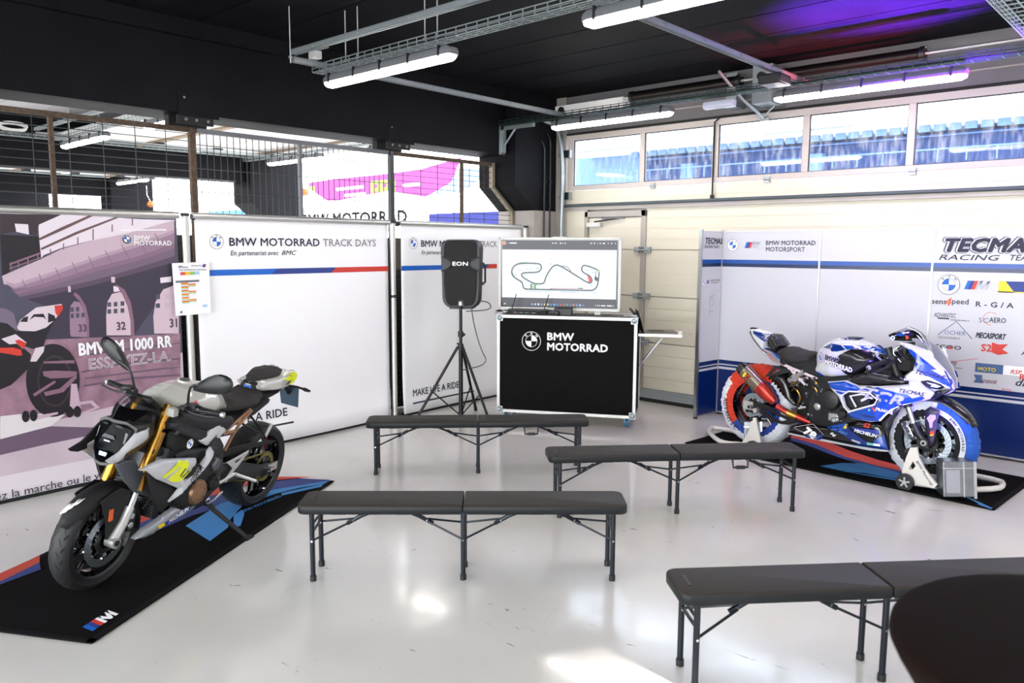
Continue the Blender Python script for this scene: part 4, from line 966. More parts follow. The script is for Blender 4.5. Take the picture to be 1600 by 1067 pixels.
def p_c(m, P_):
    S = [(-1.92, 1.767), (-1.935, 1.706), (-1.833, 1.486), (-1.711, 1.451), (-1.454, 1.436), (-1.96, 1.313), (-1.858, 1.311), (-1.835, 1.32), (-1.617, 1.306), (-1.932, 1.196), (-1.901, 1.172), (-1.583, 1.17), (-1.492, 1.177), (-1.893, 1.041), (-1.891, 1.017), (-1.596, 1.037), (-1.922, 0.919), (-1.548, 0.925), (-1.468, 0.921), (-1.883, 0.785), (-1.58, 0.808), (-1.548, 0.644), (-1.522, 0.661), (-1.534, 0.631), (-1.283, 0.655), (-1.265, 1.064), (-1.25, 0.928), (-1.462, 1.53)]
    # big black team lettering with an outline
    bx = S[0]; 
    TW = [(-1.921, 1.782), (-1.183, 1.787)]; TW = TW[1][0]-TW[0][0]; RW = [(-1.935, 1.703), (-1.469, 1.707), (-1.398, 1.706), (-1.208, 1.706)]
    for h_, bd_, c_ in ((.002, .13, INK), (.0055, .10, PRW2), (.0090, .055, INK)): m.text('TECMAS', bx[0]+(.13-bd_)*.17, bx[1]+.012, .155, c_, P_, h=h_, bold=bd_, shear=.25, width=TW-(.13-bd_)*.30)
    m.text('RACING', RW[0][0], RW[0][1], .066, INK, P_, h=.002, bold=.012, shear=.25, width=RW[1][0]-RW[0][0]); m.text('TEAM', RW[2][0], RW[2][1], .066, INK, P_, h=.002, bold=.012, shear=.25, width=RW[3][0]-RW[2][0])
    WD = lambda q: q[1][0]-q[0][0]
    roundel(m, S[2][0], S[2][1], .088, P_, .002); mstripe(m, S[3][0], S[3][1], .075, P_, .002)
    y0_, y1_ = S[4][1], S[27][1]
    m.flat([(S[4][0], y0_), (S[4][0]+.62, y0_), (S[4][0]+.62, y1_), (S[4][0], y1_)], NAVY, P_, .002); m.flat([(S[4][0], y0_), (S[4][0]+.12, y0_), (S[4][0]+.05, y1_), (S[4][0], y1_)], YLW, P_, .003)
    m.flat([(S[4][0], y0_), (S[4][0]+.62, y0_), (S[4][0]+.62, y0_+.008), (S[4][0], y0_+.008)], YLW, P_, .003)
    m.text('MICHELIN', S[4][0]+.26, y0_+.03, .075, PRW, P_, h=.003, bold=.03, shear=.25, sx=1.1)
    tx(m, P_, 'sens', S[5], .068, bold=.012); tx(m, P_, '4', (S[6][0], S[6][1]-.01), .10, ORG, bold=.02, shear=.2); tx(m, P_, 'speed', (S[7][0]+.008, S[7][1]), .068, bold=.012)
    tx(m, P_, 'R - G / A', S[8], .062, bold=.02, width=WD([(-1.617, 1.306), (-1.336, 1.319)]))
    tx(m, P_, 'ADVANTEC', S[9], .056, bold=.004, width=WD([(-1.932, 1.196), (-1.758, 1.204)])); m.flat([(S[10][0], S[10][1]+.008), (S[10][0]+.09, S[10][1]+.008), (S[10][0]+.09, S[10][1]+.02), (S[10][0], S[10][1]+.02)], INK, P_, .002); tx(m, P_, 'NATURAL BMW ENGINE OIL', (S[10][0]+.10, S[10][1]), .014, bold=.02, width=.15)
    tx(m, P_, 'SC', S[11], .06, GRY, bold=0, width=WD([(-1.583, 1.17), (-1.51, 1.175)])); tx(m, P_, 'AERO', (S[12][0]-.01, S[12][1]), .06, bold=.012, width=WD([(-1.492, 1.177), (-1.367, 1.183)]))
    n = 30; m.strip([(S[12][0]+.0+.055*math.cos(2*PI*k/n), S[12][1]+.03+.055*math.sin(2*PI*k/n)) for k in range(4, 24)], .004, ORG, P_, .002)
    a = S[14]; m.strip([(a[0], a[1]+.02), (a[0]+.14, a[1]+.15), (a[0]+.27, a[1]+.005)], .007, mat('slate_blue', '44608c', .5), P_, .002); tx(m, P_, 'OCHER', (a[0]+.05, a[1]+.03), .05, mat('slate_blue'), bold=0); tx(m, P_, 'DEPARTEMENT', (a[0], a[1]-.01), .026, GRY)
    tx(m, P_, 'MECASPORT', S[15], .066, bold=.035, shear=.3, width=WD([(-1.596, 1.037), (-1.367, 1.042)]))
    tx(m, P_, 'ZCOO', S[16], .046, bold=.03, width=WD([(-1.922, 0.919), (-1.698, 0.937)])); m.flat([(S[16][0]+.115, S[16][1]+.0), (S[16][0]+.15, S[16][1]), (S[16][0]+.16, S[16][1]+.02), (S[16][0]+.125, S[16][1]+.02)], RED, P_, .003)
    tx(m, P_, 'S2', S[17], .085, RED, bold=.03); m.flat([(S[18][0]+.0, S[18][1]), (S[18][0]+.05, S[18][1]-.02), (S[18][0]+.13, S[18][1]+.0), (S[18][0]+.08, S[18][1]+.03), (S[18][0]+.12, S[18][1]+.08), (S[18][0]+.05, S[18][1]+.07), (S[18][0]+.0, S[18][1]+.085)], RED, P_, .002)
    tx(m, P_, 'S.B.Racing', S[19], .055, mat('brown_ink', '5c4a44', .5), shear=.3, width=WD([(-1.883, 0.785), (-1.725, 0.793)])); m.strip([(S[19][0]+.02, S[19][1]-.0), (S[19][0]+.32, S[19][1]+.07)], .004, RED, P_, .003); tx(m, P_, 'preparation', (S[19][0]+.1, S[19][1]-.035), .022, INK)
    a = S[20]; w_ = .105
    m.flat([(a[0], a[1]-.07), (a[0]+.21, a[1]-.07), (a[0]+.21, a[1]+.01), (a[0], a[1]+.01)], mat('slate_blue'), P_, .002); m.flat([(a[0]+.21, a[1]-.07), (a[0]+.42, a[1]-.07), (a[0]+.42, a[1]+.01), (a[0]+.21, a[1]+.01)], PRW, P_, .002)
    tx(m, P_, 'MOTO', (a[0]+.02, a[1]-.055), .045, YLW, bold=.02); m.text('RSP', a[0]+.26, a[1]-.055, .05, RED, P_, h=.003, bold=.02, shear=.3)
    tx(m, P_, 'Arcanciel', (S[23][0], S[23][1]+.02), .056, mat('wine_ink', '6b2f45', .5), bold=.008, shear=.2, width=WD([(-1.529, 0.646), (-1.404, 0.656)])); m.flat([(S[21][0]-.04, S[21][1]+.0), (S[21][0]+.04, S[21][1]), (S[21][0]+.02, S[21][1]+.03), (S[21][0]+.03, S[21][1]+.07), (S[21][0]-.04, S[21][1]+.07), (S[21][0]-.02, S[21][1]+.03)], mat('slate_blue'), P_, .002); tx(m, P_, 'Annecy', (S[23][0]+.16, S[23][1]-.025), .025, RED)
    tx(m, P_, 'digi', S[24], .085, bold=.02, shear=.3, sx=1.2); tx(m, P_, 'SBS', (S[25][0]+.03, S[25][1]-.03), .07, bold=.03); tx(m, P_, 'AP', (S[26][0], S[26][1]-.01), .05, bold=.03, shear=.2); tx(m, P_, 'RFX', (S[26][0]+.0, S[26][1]-.22), .07, RED, bold=.03)
x01 = [(-2.981, 1.723), (-1.975, 1.735)]
disp_panel(-4.03, x01[0][0], 'white display panel with roundel and stripes at its top left, behind the tail', p_a)
disp_panel(x01[0][0], x01[1][0], 'plain white and blue display panel behind the tank of the race motorcycle', p_b)
disp_panel(x01[1][0], -.55, 'display panel full of sponsor logos at the right edge', p_c)
# narrow side panel turned towards the door
t = empty('display_board', (-4.05, 7.30, 0)); tag(t, 'narrow side panel set at an angle at the left end of the display', 'panel', 'team display panels by the race motorcycle')
SF = frame((0, 0, 0), (.03, .38, 0), (0, 0, 1)); W = .372
m = MB(); m.bx(0, W, .03, 1.97, -.02, 0, PRW2, SF)
for z0, z1, c in ((.03, .50, PNAVY), (.525, .545, PNAVY), (.557, .60, PNAVY), (1.60, 1.635, PDEEP), (1.635, 1.675, PBLUE)): m.flat([(.005, z0), (W-.005, z0), (W-.005, z1), (.005, z1)], c, SF, .001)
m.text('TECMAS', .045, 1.84, .085, INK, SF, h=.002, bold=.03, shear=.2); m.text('RACING TEAM', .045, 1.795, .04, INK, SF, h=.002)
roundel(m, .05, 1.44, .03, SF, .002); mstripe(m, .1, 1.425, .035, SF, .002, mtext=False); m.text('BMW MOTORRAD', .18, 1.45, .021, INK, SF, h=.002, bold=.01); m.text('MOTORSPORT', .18, 1.425, .021, GRY, SF, h=.002)
Mr = SF @ Matrix.Translation((.22, 1.1, 0)) @ Matrix.Rotation(PI/2, 4, 'Z'); m.text('TCR', 0, -.03, .12, INK, Mr, h=.002, bold=.012, sx=.9); m.text('TCR', 0, -.03, .12, PRW2, Mr, h=.003, bold=-.002, sx=.9)
m.build('printed_board', t, ang=0)
m = MB(); m.bx(-.02, .006, .02, 1.985, -.03, .006, ALU, SF); m.bx(W-.006, W+.008, .02, 1.985, -.03, .006, ALUW, SF); m.bx(0, W, .02, .034, -.025, .004, ALU, SF); m.build('frame_edge', t, ang=0)
m = MB(); m.cyl((-.007, 0, -.01), (-.007, .02, -.01), .022, BLK, 14, M=SF); m.build('levelling_foot', t)

# ------------------------------------------------------------------ floor mats
def poly_mat(M, L_, W_, label, side):
    t = empty('floor_mat', tuple(M.translation)); tag(t, label, 'mat', 'carpet mats under the motorcycles')
    inv = Matrix.Translation(-t.location)
    m = MB(); m.prism([(0, 0), (L_, 0), (L_, W_), (0, W_)], -.007, .0, CARP, M)
    o = m.build('carpet', ang=0, bevel=.002); o.parent = t; o.matrix_parent_inverse = inv
    m = MB(); e = mat('mat_rubber_edge', '131112', .85, spec=.1)
    for q in ((0, L_, 0, .035), (0, L_, W_-.035, W_), (0, .035, 0, W_), (L_-.035, L_, 0, W_)): m.bx(q[0], q[1], q[2], q[3], -.006, .0015, e, M)
    o = m.build('rubber_edge', ang=0); o.parent = t; o.matrix_parent_inverse = inv
    return t, inv
def upframe(o, x): 
    x = V(x).normalized(); y = V((-x.y, x.x, 0)); return frame(o, x, y)
MU1 = upframe((-3.66, 1.18, .009), (-1.28, 2.185, 0)); MU2 = upframe((-3.594, 6.279, .009), (2.519, -.169, 0))
t, inv = poly_mat(MU1, 2.532, 1.03, 'black carpet mat with blue and red flash under the grey roadster', 1)
m = MB()
def z(pts, c, M, h): m.flat(pts, c, M, h)
z([(0.538, 1.038), (0.798, 1.026), (0.704, 0.939), (0.443, 0.942)], SKR, MU1, .002); z([(0.449, 0.948), (0.712, 0.946), (0.631, 0.862), (0.416, 0.915)], SKN, MU1, .0025)
z([(1.205, 0.992), (1.962, 1.146), (2.204, 0.783), (2.524, 0.489), (2.594, 0.189), (2.396, 0.525), (1.991, 0.697), (1.61, 0.834), (1.187, 0.68)], SKR, MU1, .002)
z([(1.241, 0.836), (1.619, 0.792), (1.991, 0.697), (2.34, 0.547), (2.523, 0.272), (2.544, 0.036), (2.421, 0.062), (2.2, 0.258), (1.905, 0.441), (1.591, 0.578), (1.267, 0.627), (1.149, 0.655)], SKN, MU1, .0023)
z([(1.412, 0.502), (1.856, 0.534), (2.231, 0.326), (2.529, 0.029), (2.426, 0.038), (2.316, 0.165), (2.135, 0.273), (1.854, 0.361), (1.726, 0.331), (1.582, 0.289), (1.441, 0.22), (1.212, 0.197)], SKB, MU1, .003)
z([(1.664, 0.317), (1.769, 0.319), (1.703, 0.26), (1.491, 0.159), (1.45, 0.184)], SKB, MU1, .003); z([(2.159, 0.236), (2.287, 0.15), (2.426, 0.038), (2.365, 0.024), (2.232, 0.122), (2.105, 0.207)], SKB, MU1, .0032)
q = [(1.712, 0.279), (2.062, 0.203)]
def mtext(m, s, a, b_, size, c, M, h, **k):
    ang = math.atan2(b_[1]-a[1], b_[0]-a[0]); Mr = M @ Matrix.Translation((a[0], a[1], 0)) @ Matrix.Rotation(ang, 4, 'Z'); m.text(s, 0, 0, size, c, Mr, h=h, **k)
mtext(m, 'BMW MOTORRAD', q[0], q[1], .055, SKB, MU1, .003, bold=.02, sx=.85)
q = [(0.071, 0.072), (0.349, 0.076), (0.262, 0.032)]
Mr = MU1 @ Matrix.Translation((q[0][0], q[0][1], 0)) @ Matrix.Rotation(math.atan2(q[1][1]-q[0][1], q[1][0]-q[0][0]), 4, 'Z')
mstripe(m, .02, .0, .075, Mr, .003, mcol=PRW)
o = m.build('flash_print', ang=0); o.parent = t; o.matrix_parent_inverse = inv
t, inv = poly_mat(MU2, 2.525, 1.05, 'black carpet mat with red and blue flash under the race motorcycle', 1)
m = MB()
z([(0.526, 0.843), (0.57, 1.088), (0.839, 1.043), (1.161, 0.838), (1.463, 0.713), (1.676, 0.663), (1.734, 0.504), (1.54, 0.516), (1.226, 0.602), (0.857, 0.833), (0.622, 0.901)], SKR, MU2, .002)
z([(0.566, 0.815), (0.622, 0.901), (0.857, 0.833), (1.226, 0.602), (1.54, 0.516), (1.734, 0.504), (1.774, 0.393), (1.506, 0.433), (1.177, 0.548), (0.823, 0.74)], SKN, MU2, .0023)
z([(1.212, 0.158), (1.288, 0.379), (1.424, 0.509), (1.717, 0.442), (1.777, 0.363), (1.949, 0.402), (2.182, 0.269), (2.51, 0.019), (2.506, -0.011), (2.272, 0.114), (2.097, 0.177), (1.822, 0.2), (1.456, 0.15)], SKB, MU2, .003)
z([(2.151, 0.235), (2.266, 0.179), (2.409, 0.059), (2.413, -0.002), (2.222, 0.096)], CARP, MU2, .0034); z([(1.429, 0.137), (1.541, 0.225), (1.805, 0.246), (1.78, 0.251), (1.553, 0.196)], CARP, MU2, .0034)
q = [(2.112, 0.222), (1.904, 0.234)]
o = m.build('flash_print', ang=0); o.parent = t; o.matrix_parent_inverse = inv

# ------------------------------------------------------------------ folding benches
def make_bench(label):
    t = empty('folding_bench', (0, 0, 0)); tag(t, label, 'bench', 'black folding benches')
    L_, W_, T_, zt = 1.77, .265, .05, .43
    def slab(x0, x1, r0, r1):
        c = []; 
        for (cx, cy, a0, rr) in ((x1-r1, W_/2-r1, 0, r1), (x0+r0, W_/2-r0, PI/2, r0), (x0+r0, -W_/2+r0, PI, r0), (x1-r1, -W_/2+r1, 1.5*PI, r1)):
            for k in range(5): a = a0+PI/2*k/4; c.append((cx+rr*math.cos(a), cy+rr*math.sin(a)))
        return c
    for s_ in (-1, 1):
        a = slab(-L_/2 if s_ < 0 else .003, -.003 if s_ < 0 else L_/2, .045 if s_ < 0 else .004, .004 if s_ < 0 else .045)
        cx = s_*L_/4
        def sc(k, z_): return [(cx+(p[0]-cx)*(1-k*.016), p[1]*(1-k*.07), z_) for p in a]
        m = MB(); m.loft([sc(.4, zt-T_), sc(0, zt-T_+.006), sc(0, zt-.012), sc(.35, zt-.004), sc(1, zt)], BENT, caps=True)
        for f in m.bm.faces:
            if f.calc_center_median().z < zt-.012: f.material_index = m.mi(BENS)
        o = m.build('seat_half', t, ang=40)
        m = MB()
        for x in (-.22, -.05, .12): m.bx(cx+x-.035, cx+x+.035, -W_/2+.012, W_/2-.012, zt-T_-.004, zt-T_+.002, BENS)
        m.bx(s_*L_/2-s_*.06-.008, s_*L_/2-s_*.06+.008, -.05, .05, zt-.002, zt+.0015, BENS)
        m.build('moulding_rib', t, ang=0)
    zu = zt-T_
    for x in (-.81, .81, 0):
        ys = (-.10, .10) if x else (-.085, .085)
        for y in ys:
            m = MB(); m.cyl((x, y, .0), (x, y, zu), .0135, LEG, 14); m.cyl((x, y, 0), (x, y, .03), .0175, BLK, 14); m.build('leg', t)
        if x:
            m = MB(); m.cyl((x, ys[0], .27), (x, ys[1], .27), .008, LEG, 10); m.cyl((x, ys[0], .31), (x, ys[1], .31), .007, LEG, 10); m.build('cross_bar', t)
        for s_ in ((1,) if x < 0 else (-1,) if x > 0 else (-1, 1)):
          m = MB()
          # folding brace: two lower rods from the legs joining a channel up to the seat
          hx, hz = x+s_*.20, .305
          for y, zl in ((ys[0], .225), (ys[1], .26)): m.tube([(x, y, zl), (hx, y*.22, hz)], .006, LEG, 8)
          m.tube([(hx-s_*.03, 0, hz-.02), (hx+s_*.05, 0, hz+.025)], .012, LEG, 8)
          m.tube([(hx, 0, hz), (x+s_*.385, 0, zu+.002)], .0085, LEG, 8)
          for y, zl in ((ys[0], .225), (ys[1], .26)): m.cyl((x, y-.016, zl), (x, y+.016, zl), .006, CHR, 8)
          m.cyl((hx, -.018, hz), (hx, .018, hz), .006, CHR, 8)
          m.build('folding_brace', t)
    return t
def handle(t, x):
    m = MB(); m.tube([(x-.055, -.115, .385), (x-.05, -.125, .325), (x+.05, -.125, .325), (x+.055, -.115, .385)], .008, BLK, 8); m.bx(x-.03, x+.03, -.135, -.115, .315, .335, BLK)
    m.build('carry_handle', t)
SB = [  # centre x, y, angle, label, handle
    ((-3.55, 2.18), (-2.27, 3.39), 'black folding bench in the middle, nearest the grey roadster', False),
    ((-4.89, 3.63), (-3.66, 4.90), 'black folding bench in front of the loudspeaker and flight case', True),
    ((-3.22, 3.85), (-2.01, 5.19), 'black folding bench before the race motorcycle', True),
    ((-1.51, 2.63), (-.30, 3.96), 'black folding bench nearest the camera, partly behind the round table', False)]
b0 = make_bench(SB[0][2])
for k, (A, B, lb, hd) in enumerate(SB):
    o = b0 if k == 0 else copy_tree(b0)
    o['label'] = lb
    d = V((B[0]-A[0], B[1]-A[1])).normalized(); c = (V(A)+V(B))/2+V((-d.y, d.x))*.1325
    o.location = (c.x, c.y, 0); o.rotation_euler = (0, 0, math.atan2(d.y, d.x))
    if hd: handle(o, .42)

# ------------------------------------------------------------------ round bar table, close to the camera
STR = mat('stretch_cloth_brown_black', '1a0f0c', .9, spec=.08, bump=.3, bscale=700)
t = empty('round_table', (-.085, 1.66, 0)); tag(t, 'round bar table under a dark brown stretch cover, lower right corner', 'table')
m = MB(); m.lathe([(.001, 1.10), (.30, 1.10), (.352, 1.096), (.362, 1.088), (.364, 1.075), (.352, 1.05), (.20, .80), (.12, .60), (.11, .40), (.17, .2), (.30, .03), (.31, .01)], STR, 96); m.build('stretch_cover', t, ang=60)
m = MB(); m.lathe([(.001, .02), (.28, .02), (.30, .008), (.30, 0), (.001, 0)], DST, 40); m.cyl((0, 0, .02), (0, 0, 1.06), .035, DST, 20); m.build('pedestal', t)

# ------------------------------------------------------------------ flight case with screen
CF = frame((-5.498, 5.753, 0), (1.243, .691, 0), (0, 0, 1)); CL = 1.425; CD = .50
ANG = math.atan2(.691, 1.243)
t = empty('flight_case', (-5.498, 5.753, 0), ANG); tag(t, 'tall black flight case with aluminium edges on blue castors', 'flight case')
# local: x along the front, y = depth away from the camera, z up
FELT = mat('case_black_felt', '0f0d0d', .85, spec=.15, bump=.4, bscale=300, var=.2, vscale=20)
m = MB(); m.bx(.01, CL-.01, .01, CD, .105, 1.10, FELT); m.build('body', t, ang=0)
m = MB(); e = .032
for x in (0, CL-e):
    for y in (0, CD-e): m.bx(x, x+e, y, y+e, .10, 1.11, ALUW)
for z_ in (.10, 1.11-e):
    for y in (0, CD-e): m.bx(e, CL-e, y, y+e, z_, z_+e, ALUW)
    for x in (0, CL-e): m.bx(x, x+e, e, CD-e, z_, z_+e, ALUW)
m.build('edge_profile', t, ang=0, bevel=.003)
m = MB(); m.bx(.03, CL-.03, .03, CD-.03, 1.095, 1.105, mat('case_top_board', '4a4743', .5)); m.build('top_board', t, ang=0)
for x in (0, CL):
    for z_ in (.10, 1.11):
        m = MB(); sx_ = 1 if x == 0 else -1; sz_ = 1 if z_ < .5 else -1
        m.lathe([(.001, .03), (.02, .024), (.032, 0)], STL, 16, Matrix.Translation((x+sx_*.03, 0.004, z_+sz_*.03)) @ Matrix.Rotation(PI/2, 4, 'X'))
        m.box((x+sx_*.03, .0, z_+sz_*.03), (.07, .012, .07), STL)
        m.build('corner_cap', t, ang=40, bevel=.003)
for x, y in ((.09, .08), (CL-.09, .08), (.09, CD-.08), (CL-.09, CD-.08)):
    m = MB(); BC = mat('castor_blue', '1e6f96', .5)
    m.cyl((x-.016, y, .05), (x+.016, y, .05), .05, BC, 24); m.cyl((x-.018, y, .05), (x+.018, y, .05), .034, BLK, 24)
    m.bx(x-.026, x-.021, y-.03, y+.03, .045, .105, STL); m.bx(x+.021, x+.026, y-.03, y+.03, .045, .105, STL); m.bx(x-.04, x+.04, y-.04, y+.04, .095, .104, STL); m.cyl((x-.03, y, .05), (x+.03, y, .05), .01, CHR, 10)
    m.build('castor', t, bevel=0)
m = MB(); q = [(0.361, 0.848), (0.519, 0.866), (0.52, 0.768)]; P_ = frame((0, .009, 0), (1, 0, 0), (0, 0, 1))
roundel(m, q[0][0], q[0][1], .098, P_, .002, ring=PRW, face=FELT, q1=FELT, q2=PRW, ink=PRW)
m.text('BMW', q[1][0], q[1][1], .105, PRW, P_, h=.002, bold=.035, width=[(0.793, 0.875)][0][0]-q[1][0]); m.text('MOTORRAD', q[2][0], q[2][1]-.005, .105, PRW, P_, h=.002, bold=.035, width=[(1.135, 0.79)][0][0]-q[2][0])
m.build('lettering', t, ang=0)
# fold-out shelf at the right side of the case, laptop on it
m = MB(); m.bx(CL, CL+.42, .10, .48, .925, .945, WHT); m.bx(CL, CL+.43, .09, .10, .92, .95, ALUW); m.tube([(CL+.02, .12, .62), (CL+.25, .12, .92)], .009, ALU, 8); m.tube([(CL+.02, .45, .62), (CL+.25, .45, .92)], .009, ALU, 8); m.build('fold_out_shelf', t, ang=30, bevel=.002)
m = MB(); m.bx(-.005, CL+.005, .05, .35, 1.10, 1.104, ALUW); m.build('lid_strip', t, ang=0)
lt = empty('laptop', tuple(t.matrix_basis @ V((CL+.19, .28, .945))), ANG+R(14)); tag(lt, 'open grey laptop on the fold-out shelf beside the flight case', 'laptop')
LM_ = mat('laptop_metal', '6a625c', .4, metal=.6)
m = MB(); m.bx(-.16, .17, -.12, .11, 0.0, .016, LM_); m.build('base', lt, ang=0, bevel=.003)
m = MB(); m.bx(-.10, .05, -.10, .09, .016, .019, BLK); m.bx(.08, .15, -.04, .04, .016, .0175, GRY); m.build('keyboard', lt, ang=0)
m = MB(); Ms = Matrix.Translation((-.16, 0, .01)) @ Matrix.Rotation(R(-16), 4, 'Y'); m.bx(-.006, .002, -.12, .11, 0, .23, LM_, Ms); m.bx(.002, .004, -.11, .10, .012, .22, GBLK, Ms); m.build('screen', lt, ang=0, bevel=.002)
tb = empty('tablet', tuple(t.matrix_basis @ V((CL-.03, .25, 1.105))), ANG); tag(tb, 'small dark folding tablet leaning at the right end of the case top', 'tablet')
m = MB(); Ms = Matrix.Rotation(R(-40), 4, 'Y'); m.bx(-.005, .003, -.08, .08, 0, .11, BLK, Ms); m.bx(-.10, .02, -.06, .06, 0, .008, ALU); m.build('stand', tb, ang=0, bevel=.002)

# big screen standing on the case
q = [(-0.042, 1.893), (1.222, 1.895), (1.238, 1.164), (-0.039, 1.134)]
x0, x1 = (q[0][0]+q[3][0])/2, (q[1][0]+q[2][0])/2; z0, z1 = 1.145, (q[0][1]+q[1][1])/2
tv = empty('display_screen', tuple(t.matrix_basis @ V(((x0+x1)/2, .22, 1.1))), ANG); tag(tv, 'large white framed screen showing a circuit map, on the flight case', 'screen')
w2 = (x1-x0)/2; zb, ztp = z0-1.1, z1-1.1
WB_ = mat('screen_bezel_white', 'd6d6d0', .35)
m = MB(); b_ = .026; m.bx(-w2, w2, .012, .05, zb, ztp, WB_)
m.bx(-w2, -w2+b_, -.006, .02, zb, ztp, WB_); m.bx(w2-b_, w2, -.006, .02, zb, ztp, WB_); m.bx(-w2, w2, -.006, .02, ztp-b_*.9, ztp, WB_); m.bx(-w2, w2, -.006, .02, zb, zb+b_*1.2, WB_); m.bx(-.07, .07, -.004, .03, ztp-.001, ztp+.008, WB_)
m.build('bezel', tv, ang=0, bevel=.003)
m = MB(); m.bx(-w2+.2, -w2+.26, .02, .06, .005, zb+.02, WB_); m.bx(w2-.26, w2-.2, .02, .06, .005, zb+.02, WB_); m.bx(-w2+.1, w2-.1, -.05, .14, .004, .014, DST); m.build('foot', tv, ang=0)
S_ = lambda n_, c, e: mat('screen_'+n_, '000000', .3, emit=c, es=e*.235)
m = MB(); P_ = frame((0, 0, 0), (1, 0, 0), (0, 0, 1)); sx0, sx1, sz0, sz1 = -w2+b_, w2-b_, zb+b_*1.2, ztp-b_*.9
m.bx(sx0, sx1, .004, .012, sz0, sz1, GBLK)
def sp(x, y):   # picture coordinates of the shown page, 0..1
    return (sx0+(sx1-sx0)*x, sz1-(sz1-sz0)*y)
def sm(pts):    # from the traced page
    return [sp((x-100)/(1525-100), (y-105)/(915-105)) for x, y in pts]
def rect(a, b_, c, d, mt, h): p = sp(a, b_); r_ = sp(c, d); m.flat([(p[0], r_[1]), (r_[0], r_[1]), (r_[0], p[1]), (p[0], p[1])], mt, P_, h)
h0 = -.003; 
SP = P_ 
rect(.01, .01, .99, .99, S_('dark_bar', '2c2b3a', 1.0), h0)
rect(.01, .145, .985, .86, S_('page', 'eef7fd', 1.15), h0+.0006)
rect(.012, .02, .042, .075, S_('orange', 'ef9a70', 1), h0+.0006); m.flat(sm([(172, 140), (192, 140), (192, 150), (172, 150)]), S_('sky', '58b8f0', 1), SP, h0+.0008)
SW = S_('white', 'ffffff', 1.0); SI = S_('ink', '28303c', 1); SG = S_('green', '56b878', 1); SRd = S_('red', 'e8404a', 1); SPale = S_('pale', 'c3d8ea', 1.0); SPk = S_('pink', 'c05a78', 1)
for x_, w_ in ((205, 90), (730, 16), (765, 20), (822, 18), (850, 8), (880, 14), (1190, 16), (1228, 16), (1268, 6), (1298, 16), (1335, 28), (1396, 8), (1434, 14), (1478, 10)): m.flat(sm([(x_, 152), (x_+w_, 152), (x_+w_, 138), (x_, 138)]), SW, SP, h0+.0008)
cols = ('58b8f0', 'cfd6e0', 'f0f0f0', '9a90e8', 'f0d058', 'd0d8e8', '4a9ae8', '58c0e8', '3a8ae8', 'd04848', 'e04848', '40b878', '4868e0', 'f08860', '38a0d8', 'c0c8e0', '4878e0')
for k, c in enumerate(cols):
    x_ = 480+k*39; m.flat(sm([(x_, 890), (x_+22, 890), (x_+22, 868), (x_, 868)]), S_('icon%d' % k, c, 1), SP, h0+.0008)
for x_, w_ in ((138, 20), (1260, 8), (1283, 12), (1305, 12), (1330, 50), (1398, 56), (1465, 12)): m.flat(sm([(x_, 886), (x_+w_, 886), (x_+w_, 872), (x_, 872)]), SW, SP, h0+.0008)
def tr(pts, w_, mt, h, closed=False, n=2): m.strip(smooth2(sm(pts), n, closed), w_, mt, SP, h, closed)
circ = [(1100, 410), (1135, 400), (1290, 455), (1300, 480), (1290, 600), (1275, 660), (1230, 698), (1180, 700), (500, 698), (400, 698), (378, 675), (370, 625), (345, 600), (280, 570), (240, 520), (232, 470), (265, 415), (340, 385), (560, 385), (600, 405), (602, 455), (560, 495), (400, 498), (358, 510), (358, 545), (430, 590), (520, 632), (620, 632), (645, 600), (655, 545), (720, 440), (765, 403), (820, 405), (1000, 510), (1180, 620), (1215, 600), (1215, 560), (1180, 520), (1110, 490), (1085, 450)]
tr([(x, y+12) for x, y in circ], .02, S_('halo', 'e0ecf4', 1.05), h0+.0007, True)
tr([(232, 470), (265, 415), (340, 381), (420, 381)], .012, SG, h0+.0009); tr([(228, 500), (250, 550), (330, 592), (365, 625)], .012, SG, h0+.0009)
tr(circ, .0125, SI, h0+.0011, True)
m.flat(sm([(1155, 512), (1190, 525), (1213, 560), (1210, 605), (1180, 618), (1170, 570)]), SRd, SP, h0+.0010)
tr([(850, 412), (920, 425), (950, 455), (960, 485)], .007, SI, h0+.0012); tr([(478, 632), (478, 695)], .014, SI, h0+.0012); tr([(520, 632), (520, 695)], .014, SG, h0+.0012); tr([(500, 632), (500, 695)], .012, S_('lime', 'b8d080', 1), h0+.0012)
tr([(540, 640), (525, 665), (540, 695)], .007, SI, h0+.0012); tr([(1262, 470), (1255, 560)], .007, SI, h0+.0012); m.flat(sm([(1240, 550), (1262, 530), (1290, 560), (1285, 590), (1255, 585)]), SI, SP, h0+.0012); m.flat(sm([(1265, 450), (1310, 470), (1312, 490), (1285, 485)]), S_('lime', 'b8d080', 1), SP, h0+.0013)
tr([(700, 690), (790, 680), (1110, 682)], .006, SPk, h0+.0013); tr([(1050, 676), (1110, 676)], .007, SI, h0+.0014); tr([(530, 370), (530, 405)], .003, SI, h0+.0013)
for x_, y_, w_, h_ in ((300, 460, 70, 10), (395, 450, 100, 8), (535, 435, 26, 20), (270, 515, 28, 18), (390, 525, 22, 16), (700, 385, 30, 16), (1115, 455, 60, 8), (1210, 480, 26, 16), (650, 630, 24, 12), (400, 655, 20, 12), (1220, 718, 60, 8), (400, 722, 220, 6), (640, 718, 80, 6), (840, 722, 220, 8), (860, 640, 150, 4), (700, 330, 60, 6), (450, 560, 150, 4), (1195, 640, 30, 10), (780, 480, 60, 5), (640, 740, 60, 6)):
    m.flat(sm([(x_, y_+h_), (x_+w_, y_+h_), (x_+w_, y_), (x_, y_)]), SPale, SP, h0+.0009)
m.build('circuit_map', tv, ang=0)
